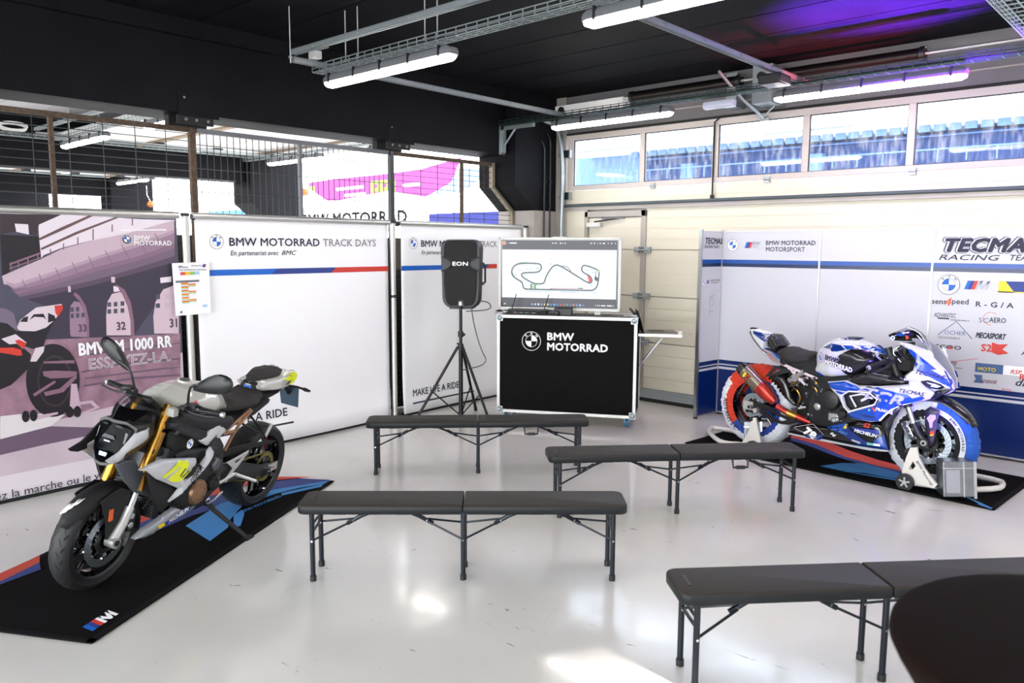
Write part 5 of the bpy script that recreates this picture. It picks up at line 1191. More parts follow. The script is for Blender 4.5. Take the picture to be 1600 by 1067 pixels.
# things on the case top
def onc(x, y, z_=1.107): return tuple(t.matrix_basis @ V((x, y, z_)))
q = [(0.105, 1.121), (0.503, 1.131), (0.543, 1.132), (0.712, 1.137)]
rt = empty('router', onc((q[0][0]+q[1][0])/2, .10), ANG); tag(rt, 'flat black router with two aerials in front of the screen', 'router'); w_ = (q[1][0]-q[0][0])/2
m = MB(); m.bx(-w_, w_, -.06, .06, .003, .058, BLK); m.bx(-w_, w_, -.062, -.06, .01, .05, MBLK); m.build('housing', rt, ang=0, bevel=.006)
m = MB(); 
for k, x in enumerate((-.12, -.06, 0, .07)): m.bx(x-.02, x+.02, -.0635, -.062, .022, .030, GRY)
m.bx(-w_+.06, -w_+.075, -.0635, -.062, .022, .035, S_('red', 'e8404a', 1)); m.build('front_marks', rt, ang=0)
for x in (-w_+.03, w_-.03):
    m = MB(); m.tube([(x, 0, .05), (x+.006, -.005, .075), (x+.045, .0, .21)], .0045, BLK, 8); m.build('aerial', rt)
md = empty('media_box', onc((q[2][0]+q[3][0])/2+.04, .12), ANG); tag(md, 'small black box right of the router under the screen', 'box')
m = MB(); m.bx(-.09, .09, -.05, .05, .003, .075, BLK); m.build('housing', md, ang=0, bevel=.004)
m = MB(); x, y, z_ = onc(q[2][0]-.005, .055, 1.135)
for k in range(3): m.tube([(x+(.095+.01*k)*math.cos(a)*math.cos(ANG), y+(.095)*math.cos(a)*math.sin(ANG)-.02*k, z_+(.022+.004*k)*math.sin(a)) for a in [2*PI*j/18 for j in range(18)]], .007, DST, 8, closed=True)
tag(m.build('cable_loop'), 'looped dark cable lying before the small black box', 'cable')
m = MB()
for k in range(4):
    pts = [onc(-.02+.03*j+random.uniform(-.01, .01), .05+random.uniform(-.02, .05), 1.118+random.uniform(0, .035)) for j in range(5)]
    m.tube(pts, .006, ALUW if k % 2 else DST, 6, sm=2)
tag(m.build('plug_tangle'), 'tangle of grey plugs and leads at the left end of the case top', 'cable')
m = MB()
for k in range(3):
    pts = [onc(CL-.14+.03*j, .06+random.uniform(-.02, .03), 1.115+random.uniform(0, .02)) for j in range(5)]
    m.tube(pts, .006, ALUW, 6, sm=2)
tag(m.build('plug_tangle'), 'small tangle of pale leads at the right end of the case top', 'cable')

# ------------------------------------------------------------------ loudspeaker on its tripod
SPX, SPY = -5.81, 5.54
FA = math.atan2(-SPY+.0, -SPX-1.1)   # faces the benches
t = empty('speaker_stand', (SPX, SPY, 0)); tag(t, 'black tripod stand carrying the loudspeaker beside the flight case', 'stand')
SM = mat('stand_black_steel', '17191c', .35, metal=.4)
m = MB(); m.cyl((0, 0, .03), (0, 0, .80), .0225, SM, 18); m.cyl((0, 0, .76), (0, 0, 1.22), .0165, SM, 18); m.build('pole', t)
m = MB(); m.cyl((0, 0, .74), (0, 0, .80), .03, BLK, 18); m.cyl((0, 0, .87), (0, 0, .93), .028, BLK, 18); m.cyl((.03, 0, .9), (.055, 0, .9), .014, BLK, 12); m.cyl((-.05, 0, .80), (.0, 0, .78), .01, BLK, 8); m.build('collar', t)
m = MB(); m.cyl((0, 0, .03), (0, 0, .09), .028, BLK, 18); m.build('lower_hub', t)
for k, a in enumerate((R(236), R(-4), R(116))):
    c_, s_ = math.cos(a), math.sin(a); L_ = .47
    m = MB(); m.cyl((.03*c_, .03*s_, .77), (L_*c_, L_*s_, .02), .0145, SM, 14); g = m.build('leg', t)
    m = MB(); m.cyl((L_*.96*c_, L_*.96*s_, .05), (L_*1.01*c_, L_*1.01*s_, .0), .019, BLK, 14); m.build('rubber_foot', g)
    m = MB(); m.cyl((.02*c_, .02*s_, .06), (.30*c_, .30*s_, .31), .007, SM, 8); m.build('brace', t)
sp_ = empty('loudspeaker', (SPX, SPY, 1.17), R(36)); tag(sp_, 'black plastic loudspeaker on the tripod before the right banner', 'loudspeaker')
q = [(5.759, 1.859), (6.442, 1.119)]
W_, H_, D_ = .42, .70, .34; SPK = mat('speaker_shell', '25272b', .45, bump=.1, bscale=200); GRL = mat('speaker_grille', '1a1a1b', .7, bump=.5, bscale=500)
def rr(w_, h_, r_, n=5, cx=0, cz=0):
    o = []
    for (ax, az, a0) in ((w_/2-r_, h_/2-r_, 0), (-w_/2+r_, h_/2-r_, PI/2), (-w_/2+r_, -h_/2+r_, PI), (w_/2-r_, -h_/2+r_, 1.5*PI)):
        for k in range(n+1): a = a0+PI/2*k/n; o.append((cx+ax+r_*math.cos(a), cz+az+r_*math.sin(a)))
    return o
def taper(pts): return [(x*(1-.10*max(0, -(z_)/.35)), z_) for x, z_ in pts]
m = MB(); rings = []
for y, s_, r_ in ((0, .93, .09), (.015, .98, .09), (.04, 1.0, .09), (.16, 1.0, .09), (.28, .80, .08), (D_, .66, .07)):
    rings.append([(x*1.0, y, z_+H_/2) for x, z_ in taper(rr(W_*s_, H_*(1-(1-s_)*.45), r_))])
m.loft(rings, SPK); m.bx(-.12, .12, .02, .24, -.012, .03, SPK); m.build('shell', sp_, ang=40)
out = taper(rr(W_*.86, H_*.90, .075)); 
grl = [p for p in out]
m = MB(); zc = H_/2
gr = []
for sgn, rng in ((1, 1), (-1, -1)): pass
right = [(.165, .33), (.172, .20), (.168, .155), (.10, .115), (.10, .075), (.168, .035), (.168, -.02), (.158, -.22), (.145, -.28), (.12, -.315), (.04, -.318), (.03, -.27)]
top = [(.13, .335), (.165, .30)]
pts = [(0, .34), (.12, .335), (.158, .315), (.170, .27), (.172, .165), (.105, .125), (.095, .105), (.105, .075), (.172, .035), (.170, -.12), (.158, -.25), (.14, -.30), (.11, -.325), (.035, -.33), (.025, -.275), (.012, -.268)]
gp = [(x, z_) for x, z_ in pts]+[(-x, z_) for x, z_ in reversed(pts[1:])]
gm = MB(); gm.pillow(gp, -.004, .010, .03, GRL, -1, .03, M=Matrix.Translation((0, 0, zc))); gm.build('grille', sp_, ang=50)
m = MB()
for s_ in (-1, 1):
    m.tube([(s_*.20, -.004, zc+.17), (s_*.165, -.008, zc+.165), (s_*.103, -.010, zc+.125), (s_*.093, -.010, zc+.105), (s_*.103, -.010, zc+.073), (s_*.165, -.008, zc+.035), (s_*.20, -.004, zc+.03)], .006, SPK, 8, sm=1)
    for k in range(4): m.bx(s_*.155-.045, s_*.155+.045, -.012, .0, zc+.06+k*.027, zc+.068+k*.027, SPK)
rp_ = [(-.17, .32)]; 
m.tube([(x*1.03, -.006, zc+z_*1.02) for x, z_ in gp[1:4]], .006, SPK, 8)
m.build('port_trim', sp_)
m = MB(); P_ = frame((0, -.018, zc), (1, 0, 0), (0, 0, 1)); m.text('EON', 0, .085, .055, mat('badge_silver', 'b8b8b4', .3, metal=.5), P_, h=0.0, bold=.02, sx=1.45, align='CENTER'); m.flat([(-.014, -.322), (.014, -.322), (.014, -.285), (-.014, -.285)], PRW, P_, 0); m.build('badge', sp_, ang=0)
m = MB(); m.tube([(.205, .13, zc+.10), (.235, .13, zc+.09), (.235, .13, zc-.09), (.205, .13, zc-.10)], .011, BLK, 10); m.bx(.19, .225, .115, .145, zc+.085, zc+.115, BLK); m.bx(.19, .225, .115, .145, zc-.115, zc-.085, BLK); m.build('side_handle', sp_)
m = MB(); a = V((SPX, SPY, 1.22)); b0_ = onc(-.02, .1, 1.13)
m.tube([(SPX+.12, SPY+.18, 1.24), (SPX+.22, SPY+.2, 1.23), (SPX+.30, SPY+.15, 1.16), b0_], .005, BLK, 6, sm=2)
tag(m.build('speaker_lead'), 'thin black lead from the loudspeaker to the case top', 'cable')
m = MB(); e_ = [(-0.059, 0.555)][0]
m.tube([(SPX+.05, SPY+.1, 1.2), (SPX+.07, SPY+.12, 1.0), (SPX+.16, SPY+.13, .75), (SPX+.27, SPY+.14, .60), onc(.0, -.01, .52)], .005, BLK, 6, sm=2)
tag(m.build('speaker_lead'), 'long black lead hanging from the loudspeaker down to the case side', 'cable')

# ------------------------------------------------------------------ motorcycles: shared pieces (x forward, y left, z up, rear axle above the origin)
def WM(x, y, z): return Matrix.Translation((x, y, z)) @ Matrix.Rotation(-PI/2, 4, 'X')
def wheel(root, name, x, z, Rt, wd, rimw, disc=None, tyre_m=None, marks=True):
    t = MB(); h = wd/2
    prof = [(Rt-.085, -rimw/2), (Rt-.07, -rimw/2-.012), (Rt-.045, -h*.96), (Rt-.03, -h)]
    n = 9
    for k in range(n+1):
        a = -PI/2+PI*k/n; prof.append((Rt-.042+.042*math.cos(a) if abs(math.cos(a)) > 0 else Rt-.042, h*math.sin(a)))
    prof += [(Rt-.03, h), (Rt-.045, h*.96), (Rt-.07, rimw/2+.012), (Rt-.085, rimw/2)]
    prof = [prof[0], prof[1], prof[2]]+prof[4:-4]+[prof[-3], prof[-2], prof[-1]]
    t.lathe(prof, tyre_m or RUB, 72, WM(x, 0, z), fm=lambda th, k: RUBS if k < 2 or k > len(prof)-4 else (tyre_m or RUB))
    if marks:
        gm = mat('tyre_groove', '060606', .9)
        for k in range(26):
            a = 2*PI*k/26
            for s in (-1, 1):
                for (w0, w1, da) in ((.15, .45, .12), (.52, .76, -.09)):
                    pts = []
                    for ff, d_ in ((w0, 0), (w1, da), (w1+.05, da+.05), (w0+.06, .045)):
                        yy = ff*h*s; r_ = Rt-.042+.042*math.sqrt(max(0, 1-ff*ff))+.0012; aa = a+d_+(.12 if s > 0 else 0)
                        pts.append((r_*math.cos(aa), r_*math.sin(aa), yy))
                    t.poly(pts, gm, WM(x, 0, z))
    t.build('tyre', root, ang=50)
    r = MB(); Ri = Rt-.075
    r.lathe([(Ri-.01, -rimw/2), (Ri+.006, -rimw/2-.004), (Ri+.006, -rimw/2+.004), (Ri-.012, -rimw/2+.012), (Ri-.022, -rimw*.2), (Ri-.022, rimw*.2), (Ri-.012, rimw/2-.012), (Ri+.006, rimw/2-.004), (Ri+.006, rimw/2+.004), (Ri-.01, rimw/2), (Ri-.03, rimw*.2), (Ri-.03, -rimw*.2)], GBLK, 64, WM(x, 0, z), loop=True)
    for k in range(5):
        for s in (-1, 1):
            a = 2*PI*k/5+s*.17; a2 = 2*PI*k/5+s*.32
            c, s_ = math.cos(a), math.sin(a)
            r.cyl((x+.045*c, s*.0, z+.045*s_), (x+(Ri-.015)*math.cos(a2), 0, z+(Ri-.015)*math.sin(a2)), .017, GBLK, 8, r2=.010)
    r.cyl((x, -rimw*.42, z), (x, rimw*.42, z), .042, GBLK, 24)
    r.build('rim', root)
    return
def brake_disc(root, x, y, z, r, hub=.07, mt=None):
    d = MB(); mt = mt or mat('disc_steel', 'aab4bd', .3, metal=.9)
    d.lathe([(r-.042, -.0025), (r, -.0025), (r, .0025), (r-.042, .0025)], mt, 60, WM(x, y, z), loop=True)
    hm = mat('disc_hole', '0c0c0e', .8)
    for ring in range(3):
        for k in range(30):
            a = 2*PI*(k+ring*.33)/30; rr_ = r-.011-.011*ring
            for s in (-1, 1):
                pts = [(rr_*math.cos(a)+.0032*math.cos(b), rr_*math.sin(a)+.0032*math.sin(b), s*.003) for b in [PI/3*q for q in range(6)]]
                d.poly(pts, hm, WM(x, y, z))
    o = d.build('brake_disc', root, ang=40)
    c = MB()
    for k in range(8):
        a = 2*PI*k/8; c.cyl((x+hub*math.cos(a), y, z+hub*math.sin(a)), (x+(r-.040)*math.cos(a+.12), y, z+(r-.040)*math.sin(a+.12)), .0055, BLK, 8)
        c.cyl((x+(r-.046)*math.cos(a+.12), y-.005, z+(r-.046)*math.sin(a+.12)), (x+(r-.046)*math.cos(a+.12), y+.005, z+(r-.046)*math.sin(a+.12)), .009, CHR, 10)
    c.lathe([(hub-.02, -.004), (hub+.006, -.004), (hub+.006, .004), (hub-.02, .004)], BLK, 32, WM(x, y, z), loop=True)
    c.build('disc_carrier', o)
def plate(root, name, poly, y0, y1, mt, bev=.003, holes=(), step=.03):
    """flat machined plate in the side plane between y0 and y1"""
    m = MB(); pts, fs = mesh2d(poly, step, holes); i = m.mi(mt)
    A = [m.bm.verts.new((p[0], y0, p[1])) for p in pts]; B = [m.bm.verts.new((p[0], y1, p[1])) for p in pts]; cnt = {}
    for f in fs:
        m.face([A[k] for k in f], i); m.face([B[k] for k in reversed(f)], i)
        for a in range(len(f)):
            e = tuple(sorted((f[a], f[(a+1) % len(f)]))); cnt[e] = cnt.get(e, 0)+1
    for (a, b), n_ in cnt.items():
        if n_ == 1: m.face((A[a], A[b], B[b], B[a]), i)
    return m.build(name, root, ang=30, bevel=bev)
def pan(root, name, poly, y0, b, rr_, mt, sgn, th=.012, step=.022, holes=(), zones=(), ang=50):
    """thin swollen body panel; returns object and its surface tree"""
    m = MB(); m.pillow(poly, y0, b, rr_, mt, sgn, step, back=(lambda x, z_: y0(x, z_)-sgn*th) if callable(y0) else y0-sgn*th, holes=holes, zones=zones); bv = m.bvh()
    return m.build(name, root, ang=ang), bv
def mirror(pts): return pts
def rod(root, name, pts, r, mt, n=10, sm=0, **k): m = MB(); m.tube(pts, r, mt, n, sm=sm); return m.build(name, root, **k)

# ------------------------------------------------------------------ grey naked roadster on its side stand
B1 = empty('motorcycle', (-4.945, 2.646, .009), rot=(-.19, 0, -1.0968), scale=.927)
tag(B1, 'grey and black naked roadster with gold forks and yellow flashes, leaning on its side stand', 'motorcycle', 'display motorcycles')
WB1 = 1.50; ZR, ZF = .318, .298
wheel(B1, 'rear', 0, ZR, ZR, .19, .15); wheel(B1, 'front', WB1, ZF, ZF, .125, .09)
for y in (.062, -.062): brake_disc(B1, WB1, y, ZF, .155)
brake_disc(B1, 0, -.09, ZR, .11, .05)
rk = V((-.40, 0, .917)).normalized()
def fk(s, y, dx=0.0): p = V((WB1-.035+dx, y, ZF))+rk*s; return (p.x, y, p.z)
GF = mat('fork_gold', 'a87c34', .25, metal=.9)
for s in (1, -1):
    y = .105*s
    f = MB(); f.cyl(fk(.29, y), fk(.80, y), .036, GF, 24, r2=.034); f.cyl(fk(.275, y), fk(.30, y), .024, GF, 24); o = f.build('fork_leg', B1)
    f = MB(); f.cyl(fk(.12, y), fk(.28, y), .021, CHR, 20); f.build('fork_slider', o)
    f = MB(); f.tube([fk(.19, y), fk(.10, y, .005), (WB1-.01, y, ZF+.02), (WB1, y, ZF)], lambda t: .026+.004*t, ALUW, 12); f.cyl((WB1, y-.03, ZF), (WB1, y+.03, ZF), .032, ALUW, 18); f.cyl((WB1, y+s*.03, ZF), (WB1, y+s*.036, ZF), .018, BLK, 12)
    f.tube([fk(.12, y), (WB1-.13, y*.8, ZF+.10), (WB1-.14, y*.8, ZF+.05)], .012, ALUW, 8); f.build('fork_foot', o)
    f = MB(); f.box((WB1-.125, s*.085, ZF+.085), (.055, .06, .12), DST, None); f.cyl((WB1-.125, s*.05, ZF+.115), (WB1-.125, s*.12, ZF+.115), .02, ALU, 12); f.cyl((WB1-.12, s*.05, ZF+.06), (WB1-.12, s*.12, ZF+.06), .02, ALU, 12); f.build('brake_caliper', B1, bevel=.006)
m = MB(); 
for s_, w_ in ((.52, .27), (.735, .25)):
    c = fk(s_, 0); M_ = Matrix.Translation(c) @ Matrix.Rotation(-math.atan2(.40, .917), 4, 'Y'); m.box((-.015, 0, 0), (.085, w_, .045), MBLK, M_)
m.build('fork_clamp', B1, bevel=.01)
# front mudguard hugging the tyre, with the side stays
m = MB(); rings = []
for k in range(15):
    a = R(30+118*k/14); row = []
    for j in range(9):
        b = -1+2*j/8; rr_ = ZF+.028-.05*b*b*(1 if abs(b) < .9 else 1.3); ww = .073*(.55+.45*math.sin(min(1, k/3.5, (14-k)/2+.35)*PI/2))
        row.append((WB1+rr_*math.cos(a), b*ww, ZF+rr_*math.sin(a)))
    rings.append(row)
g = [[m.bm.verts.new(p) for p in r_] for r_ in rings]; i = m.mi(MBLK)
for a in range(14):
    for b in range(8): m.face((g[a][b], g[a][b+1], g[a+1][b+1], g[a+1][b]), i, True)
for (a0, a1, y0_, y1_) in ((41, 52, -.030, .004), (46, 58, -.004, .018), (52, 60, .014, .034)):
    m.poly([((WB1+(ZF+.036)*math.cos(R(a))), y_, ZF+(ZF+.036)*math.sin(R(a))) for a, y_ in ((a0, y0_), (a1, y0_+.012), (a1+2, y1_), (a0+3, y1_-.008))], PRW)
o = m.build('front_mudguard', B1, ang=60); s_ = o.modifiers.new('t', 'SOLIDIFY'); s_.thickness = .005
for s in (1, -1):
    pl = [(1.677, 0.628), (1.529, 0.621), (1.476, 0.604), (1.407, 0.557), (1.409, 0.499), (1.531, 0.408), (1.575, 0.358), (1.604, 0.353), (1.609, 0.469), (1.63, 0.557)]
    pl = [(WB1+.10, ZF+.27), (WB1-.04, ZF+.31), (WB1-.13, ZF+.27), (WB1-.11, ZF+.18), (WB1-.02, ZF+.02), (WB1+.035, ZF+.02), (WB1+.05, ZF+.14)]
    plate(B1, 'mudguard_stay', pl, s*.082, s*.092, MBLK, .004)
    m = MB(); m.bx(WB1+.005, WB1+.035, min(s*.092, s*.098), max(s*.092, s*.098), ZF+.13, ZF+.20, ORG); m.build('orange_reflector', B1, ang=0, bevel=.002)
rod(B1, 'brake_hose', [(1.30, .09, .78), (1.22, .13, .68), (1.20, .14, .55), (1.28, .10, .42)], .0055, BLK, 8, 2)
# headlamp unit
HL = [(1.525, 0.989), (1.309, 0.938), (1.267, 0.849), (1.343, 0.785), (1.442, 0.752), (1.495, 0.756), (1.555, 0.793), (1.577, 0.846), (1.573, 0.938)]
zc_, xc_ = .865, 1.42
m = MB()
def hface(pts, d=0.0):     # face of the lamp, sloping plane facing forward and slightly down
    return [(1.50+.30*(z_-.86)*-1-(abs(y_)**2)*3.0+d, y_, z_) for y_, z_ in pts]
out_ = [(0, .985), (.07, .985), (.125, .955), (.128, .88), (.10, .80), (.045, .745), (0, .738)]
out_ = out_+[(-a, b) for a, b in reversed(out_[1:-1])]
big = hface(out_); back = [(1.24+.1*(z_-.8), y_*.8, .88+(z_-.88)*.75) for y_, z_ in out_]
m.loft([back, [(a*.6+b[0]*.4, p[0]*1.04, b[2]*.25+p[1]*.75) for (a, _, _), b, p in [((q[0], 0, 0), bk, o_) for q, bk, o_ in zip(big, back, out_)]], big], BLK, smooth=True)
m.build('headlamp_shell', B1, ang=35)
m = MB()
def hp(pts, mt, d): m.poly(hface(pts, d), mt)
LENS = mat('lamp_lens_dark', '07080b', .25, spec=.06); REF = mat('lamp_reflector', '6f7a86', .15, metal=.6)
for q in ([(0, .97), (.062, .97), (.11, .945), (.112, .885), (.088, .81), (.04, .76), (0, .755)],):
    hp(q+[(-a, b) for a, b in reversed(q[1:-1])], LENS, .004)
for s in (-1, 1):
    for q, mt in (([(.02, .962), (.05, .962), (.075, .948), (.03, .952)], DST), ([(.085, .93), (.098, .925), (.095, .87), (.088, .87)], GRY)):
        hp([(s*a, b) for a, b in q], mt, .007)
hp([(-.026, .812), (.026, .812), (.022, .792), (-.022, .792)], mat('lamp_projector', '8ea4d8', .1, metal=.4), .008)
hp([(-.03, .905), (.03, .905), (.045, .885), (-.045, .885)], DST, .007); hp([(-.02, .875), (.02, .875), (.02, .868), (-.02, .868)], REF, .007)
m.build('headlamp_lens', B1, ang=0)
for s in (1, -1):   # pale blades at both sides of the lamp
    pts = [(1.29, .925), (1.225, .905), (1.25, .865), (1.33, .79), (1.39, .755), (1.50, .735), (1.455, .775), (1.38, .85)]
    pts = [(1.332, 0.942), (1.33, 0.879), (1.359, 0.86), (1.509, 0.825), (1.509, 0.796), (1.574, 0.793), (1.621, 0.809), (1.636, 0.823), (1.543, 0.849), (1.433, 0.931)]
    pan(B1, 'headlamp_blade', pts, s*.128, .016, .03, GREYP if s > 0 else MBLK, s, .01)
    pan(B1, 'black_side_cowl', [(1.24, .97), (1.22, .90), (1.28, .86), (1.40, .90), (1.44, .97), (1.36, 1.03)], s*.06, .012, .03, MBLK, s, .02)
# clocks, little screen
m = MB(); q = [(1.36, 1.05), (1.24, 1.10), (1.20, 1.09), (1.33, 1.0)]
for s_ in (0,): m.prism([(-.09, -.06), (.09, -.06), (.085, .06), (-.085, .06)], -.012, .012, BLK, frame((1.25, 0, 1.055), (0, 1, 0), (.55, 0, .5))); m.prism([(-.08, -.05), (.08, -.05), (.075, .05), (-.075, .05)], -.016, -.012, GBLK, frame((1.25, 0, 1.055), (0, 1, 0), (.55, 0, .5)))
m.build('dash_display', B1, ang=0, bevel=.004)
m = MB(); g = []
for k in range(9):
    t_ = k/8; row = []
    for j in range(9):
        b = -1+2*j/8; row.append(m.bm.verts.new((1.455-.16*t_-.05*b*b, b*(.075+.035*math.sin(t_*PI)), .975+.125*t_)))
    g.append(row)
i = m.mi(CLEAR)
for a in range(8):
    for b in range(8): m.face((g[a][b], g[a][b+1], g[a+1][b+1], g[a+1][b]), m.mi(GBLK) if a < 4 else i, True)
m.build('wind_deflector', B1, ang=60)
# handlebar with controls
hb = [(1.075, .39, 1.035), (1.10, .30, 1.035), (1.12, .16, 1.02), (1.14, .09, .99), (1.14, -.09, .99), (1.12, -.16, 1.02), (1.10, -.30, 1.035), (1.075, -.39, 1.035)]
bar = rod(B1, 'handlebar', hb, .011, BLK, 12, 1)
for s in (1, -1):
    m = MB(); m.cyl((1.092, s*.27, 1.035), (1.072, s*.40, 1.035), .017, MBLK, 16); m.cyl((1.072, s*.40, 1.035), (1.068, s*.42, 1.035), .016, ALUW, 16); m.cyl((1.0935, s*.255, 1.035), (1.091, s*.275, 1.035), .023, DST, 16); m.build('grip', bar)
    m = MB(); m.box((1.10, s*.225, 1.035), (.05, .06, .055), BLK); m.cyl((1.10, s*.195, 1.035), (1.10, s*.175, 1.035), .022, BLK, 12); m.box((1.14, s*.20, 1.04), (.06, .035, .03), BLK)
    if s > 0: m.box((1.075, s*.225, 1.068), (.02, .018, .012), RED)
    m.build('switch_box', bar, bevel=.006)
    rod(bar, 'lever', [(1.14, s*.20, 1.035), (1.155, s*.26, 1.025), (1.14, s*.34, 1.02), (1.13, s*.40, 1.03)], .0065, BLK, 8, 1)
    mr = MB(); mr.tube([(1.10, s*.19, 1.05), (1.12, s*.20, 1.13), (1.13, s*.22, 1.18), (1.13, s*.30, 1.205)], .0075, BLK, 8, sm=1); hold = mr.build('mirror_stem', B1)
    # mirror head: pointed leaf lying along y
    mm = MB(); c = V((1.13 if s > 0 else 1.08, s*.375, 1.225 if s > 0 else 1.24)); ks = 1.3 if s > 0 else 1.1; F_ = frame(c, (.12, s*1, .16 if s > 0 else .5), (.05, 0, 1))
    lf = [(a*ks, b*ks) for a, b in ((-.15, -.040), (-.06, -.050), (.04, -.044), (.09, -.022), (.105, .012), (.085, .042), (.02, .050), (-.06, .020))]; lf = smooth2(lf, 1)
    zz = -1 if s > 0 else 1
    mm.loft([[(a*.55, b*.45, zz*-.028) for a, b in lf], [(a*.9, b*.9, zz*-.016) for a, b in lf], [(a, b, 0) for a, b in lf], [(a*.97, b*.95, zz*.006) for a, b in lf]], BLK, M=F_); mh = mm.build('mirror_head', hold, ang=40)
    mm = MB(); mm.poly([(a*.9, b*.86, zz*.0075) for a, b in lf], mat('mirror_glass', 'dfe2e4', .05, metal=1), F_); mm.build('mirror_glass', mh, ang=0)
m = MB(); m.box((1.19, .16, 1.015), (.045, .05, .05), mat('reservoir_pale', 'a9a9a4', .4)); m.tube([(1.17, .15, 1.0), (1.15, .12, .95)], .006, BLK, 6); m.build('fluid_reservoir', B1, bevel=.008)
# tank: pale grey shell over black flanks
TK = [(1.12, .955), (1.15, 1.03), (1.10, 1.085), (1.0, 1.112), (.88, 1.115), (.74, 1.085), (.62, 1.035), (.52, .95), (.48, .88), (.53, .84), (.70, .86), (.90, .90)]
m = MB(); m.body(TK, lambda x, z_: .09+.10*min(1, max(0, (x-.5)/.28)), .13, GREYB, .022)
tb_ = m.bvh(); tank = m.build('tank_shell', B1, ang=60)
m = MB(); m.cyl((.90, 0, 1.108), (.90, 0, 1.122), .045, GREYB, 24); m.cyl((.90, 0, 1.122), (.90, 0, 1.127), .03, BLK, 20); m.build('fuel_cap', tank)
for s in (1, -1):
    pts = [(1.20, .965), (1.14, 1.0), (1.06, .985), (.90, .93), (.72, .885), (.60, .86), (.56, .82), (.66, .765), (.78, .79), (.92, .83), (1.06, .88), (1.18, .92)]
    pan(B1, 'tank_flank', pts, s*.165, .035, .07, MBLK, s, .03)
    pts = [(1.22, .955), (1.16, .965), (1.0, .90), (.84, .815), (.76, .74), (.80, .70), (.88, .74), (1.02, .81), (1.20, .90)]
    pan(B1, 'frame_spar', pts, s*.175, .02, .025, mat('frame_charcoal', '2a2d31', .35, metal=.4), s, .03)
    pts = [(0.955, 0.786), (0.888, 0.806), (0.828, 0.845), (0.796, 0.857), (0.748, 0.848), (0.686, 0.804), (0.682, 0.784), (0.752, 0.75), (0.78, 0.776), (0.852, 0.733), (0.88, 0.737)]
    pan(B1, 'seat_side_cover', pts, s*.19, .012, .03, GREYP, s, .03)
    m = MB(); P_ = frame((0, s*.198, 0), (-s, 0, 0), (0, 0, 1)); roundel(m, -s*1.055, .795, .031, P_ @ Matrix.Translation((0, 0, .006)), .001, ring=BLK); m.build('roundel', B1, ang=0)
    # air scoop, the pale wing with the yellow flash
    w1 = [(1.496, 0.758), (1.317, 0.773), (1.01, 0.697), (1.004, 0.654), (1.063, 0.621), (1.106, 0.597), (1.072, 0.579), (1.017, 0.596), (0.959, 0.631), (0.896, 0.678), (0.897, 0.712), (0.872, 0.728), (0.838, 0.7), (0.836, 0.661), (0.903, 0.6), (1.007, 0.545), (1.113, 0.489), (1.211, 0.476), (1.131, 0.535), (1.335, 0.655), (1.43, 0.735)]
    o, bv = pan(B1, 'side_wing', w1, s*.225, .022, .05, GREYP, s, .014)
    d = MB()
    d.drape([(1.331, 0.676), (1.186, 0.733), (1.106, 0.711), (1.102, 0.684), (1.131, 0.649), (1.103, 0.634), (1.1, 0.648), (1.064, 0.646), (1.111, 0.622), (1.168, 0.599), (1.24, 0.617), (1.284, 0.652)], bv, s, mat('wing_yellow', 'e2ea12', .35), 0.005)
    d.drape([(1.303, 0.662), (1.185, 0.701), (1.176, 0.695), (1.274, 0.649)], bv, s, GREYP, 0.006); d.drape([(1.18, 0.638), (1.136, 0.676), (1.128, 0.67), (1.169, 0.631)], bv, s, BLK, 0.006); d.drape([(1.165, 0.627), (1.096, 0.65), (1.088, 0.644), (1.156, 0.619)], bv, s, BLK, 0.006)
    d.drape([(1.113, 0.6), (1.081, 0.627), (0.982, 0.665), (0.968, 0.645), (1.025, 0.603), (1.079, 0.584)], bv, s, MBLK, 0.005)
    a, b = [(1.056, 0.543), (0.874, 0.673)]
    d.drape_text('S1000R', a[0] if s > 0 else b[0], a[1] if s > 0 else b[1], .036, BLK, bv, s, rot=math.atan2(b[1]-a[1], a[0]-b[0])*1 if s > 0 else -math.atan2(b[1]-a[1], a[0]-b[0]), bold=.02, sx=1.2, shear=.3)
    d.build('wing_print', o, ang=0)
    pts = [(1.28, .80), (1.20, .82), (1.10, .76), (1.02, .66), (1.06, .58), (1.16, .52), (1.22, .60), (1.27, .70)]
    pan(B1, 'black_inner_cowl', [(1.376, 0.7), (1.276, 0.625), (1.068, 0.499), (1.15, 0.444), (1.222, 0.404), (1.283, 0.489), (1.339, 0.606)], s*.19, .012, .04, MBLK, s, .02)
    # belly pan
    w2 = [(1.396, 0.29), (1.327, 0.321), (1.207, 0.34), (1.072, 0.368), (0.918, 0.396), (0.838, 0.335), (0.844, 0.304), (0.963, 0.283), (1.127, 0.274), (1.242, 0.258), (1.319, 0.264), (1.385, 0.281)]
    o, bv = pan(B1, 'belly_pan', w2, s*.155, .022, .05, mat('belly_grey', '8d9092', .25, coat=.5), s, .02)
    d = MB()
    d.drape([(1.165, 0.313), (0.955, 0.356), (0.934, 0.326), (1.136, 0.288)], bv, s, mat('sticker_blue', '1c2f94', .4), 0.005)
    d.drape([(1.224, 0.316), (1.175, 0.318), (1.159, 0.296), (1.205, 0.287)], bv, s, YLW, 0.005)
    a, b = [(1.132, 0.297), (0.956, 0.329)]
    d.drape_text('MICHELIN', a[0] if s > 0 else b[0], a[1] if s > 0 else b[1], .036, PRW, bv, s, rot=math.atan2(b[1]-a[1], a[0]-b[0])*s, bold=.03, sx=1.05, shear=.2)
    d.build('sticker', o, ang=0)
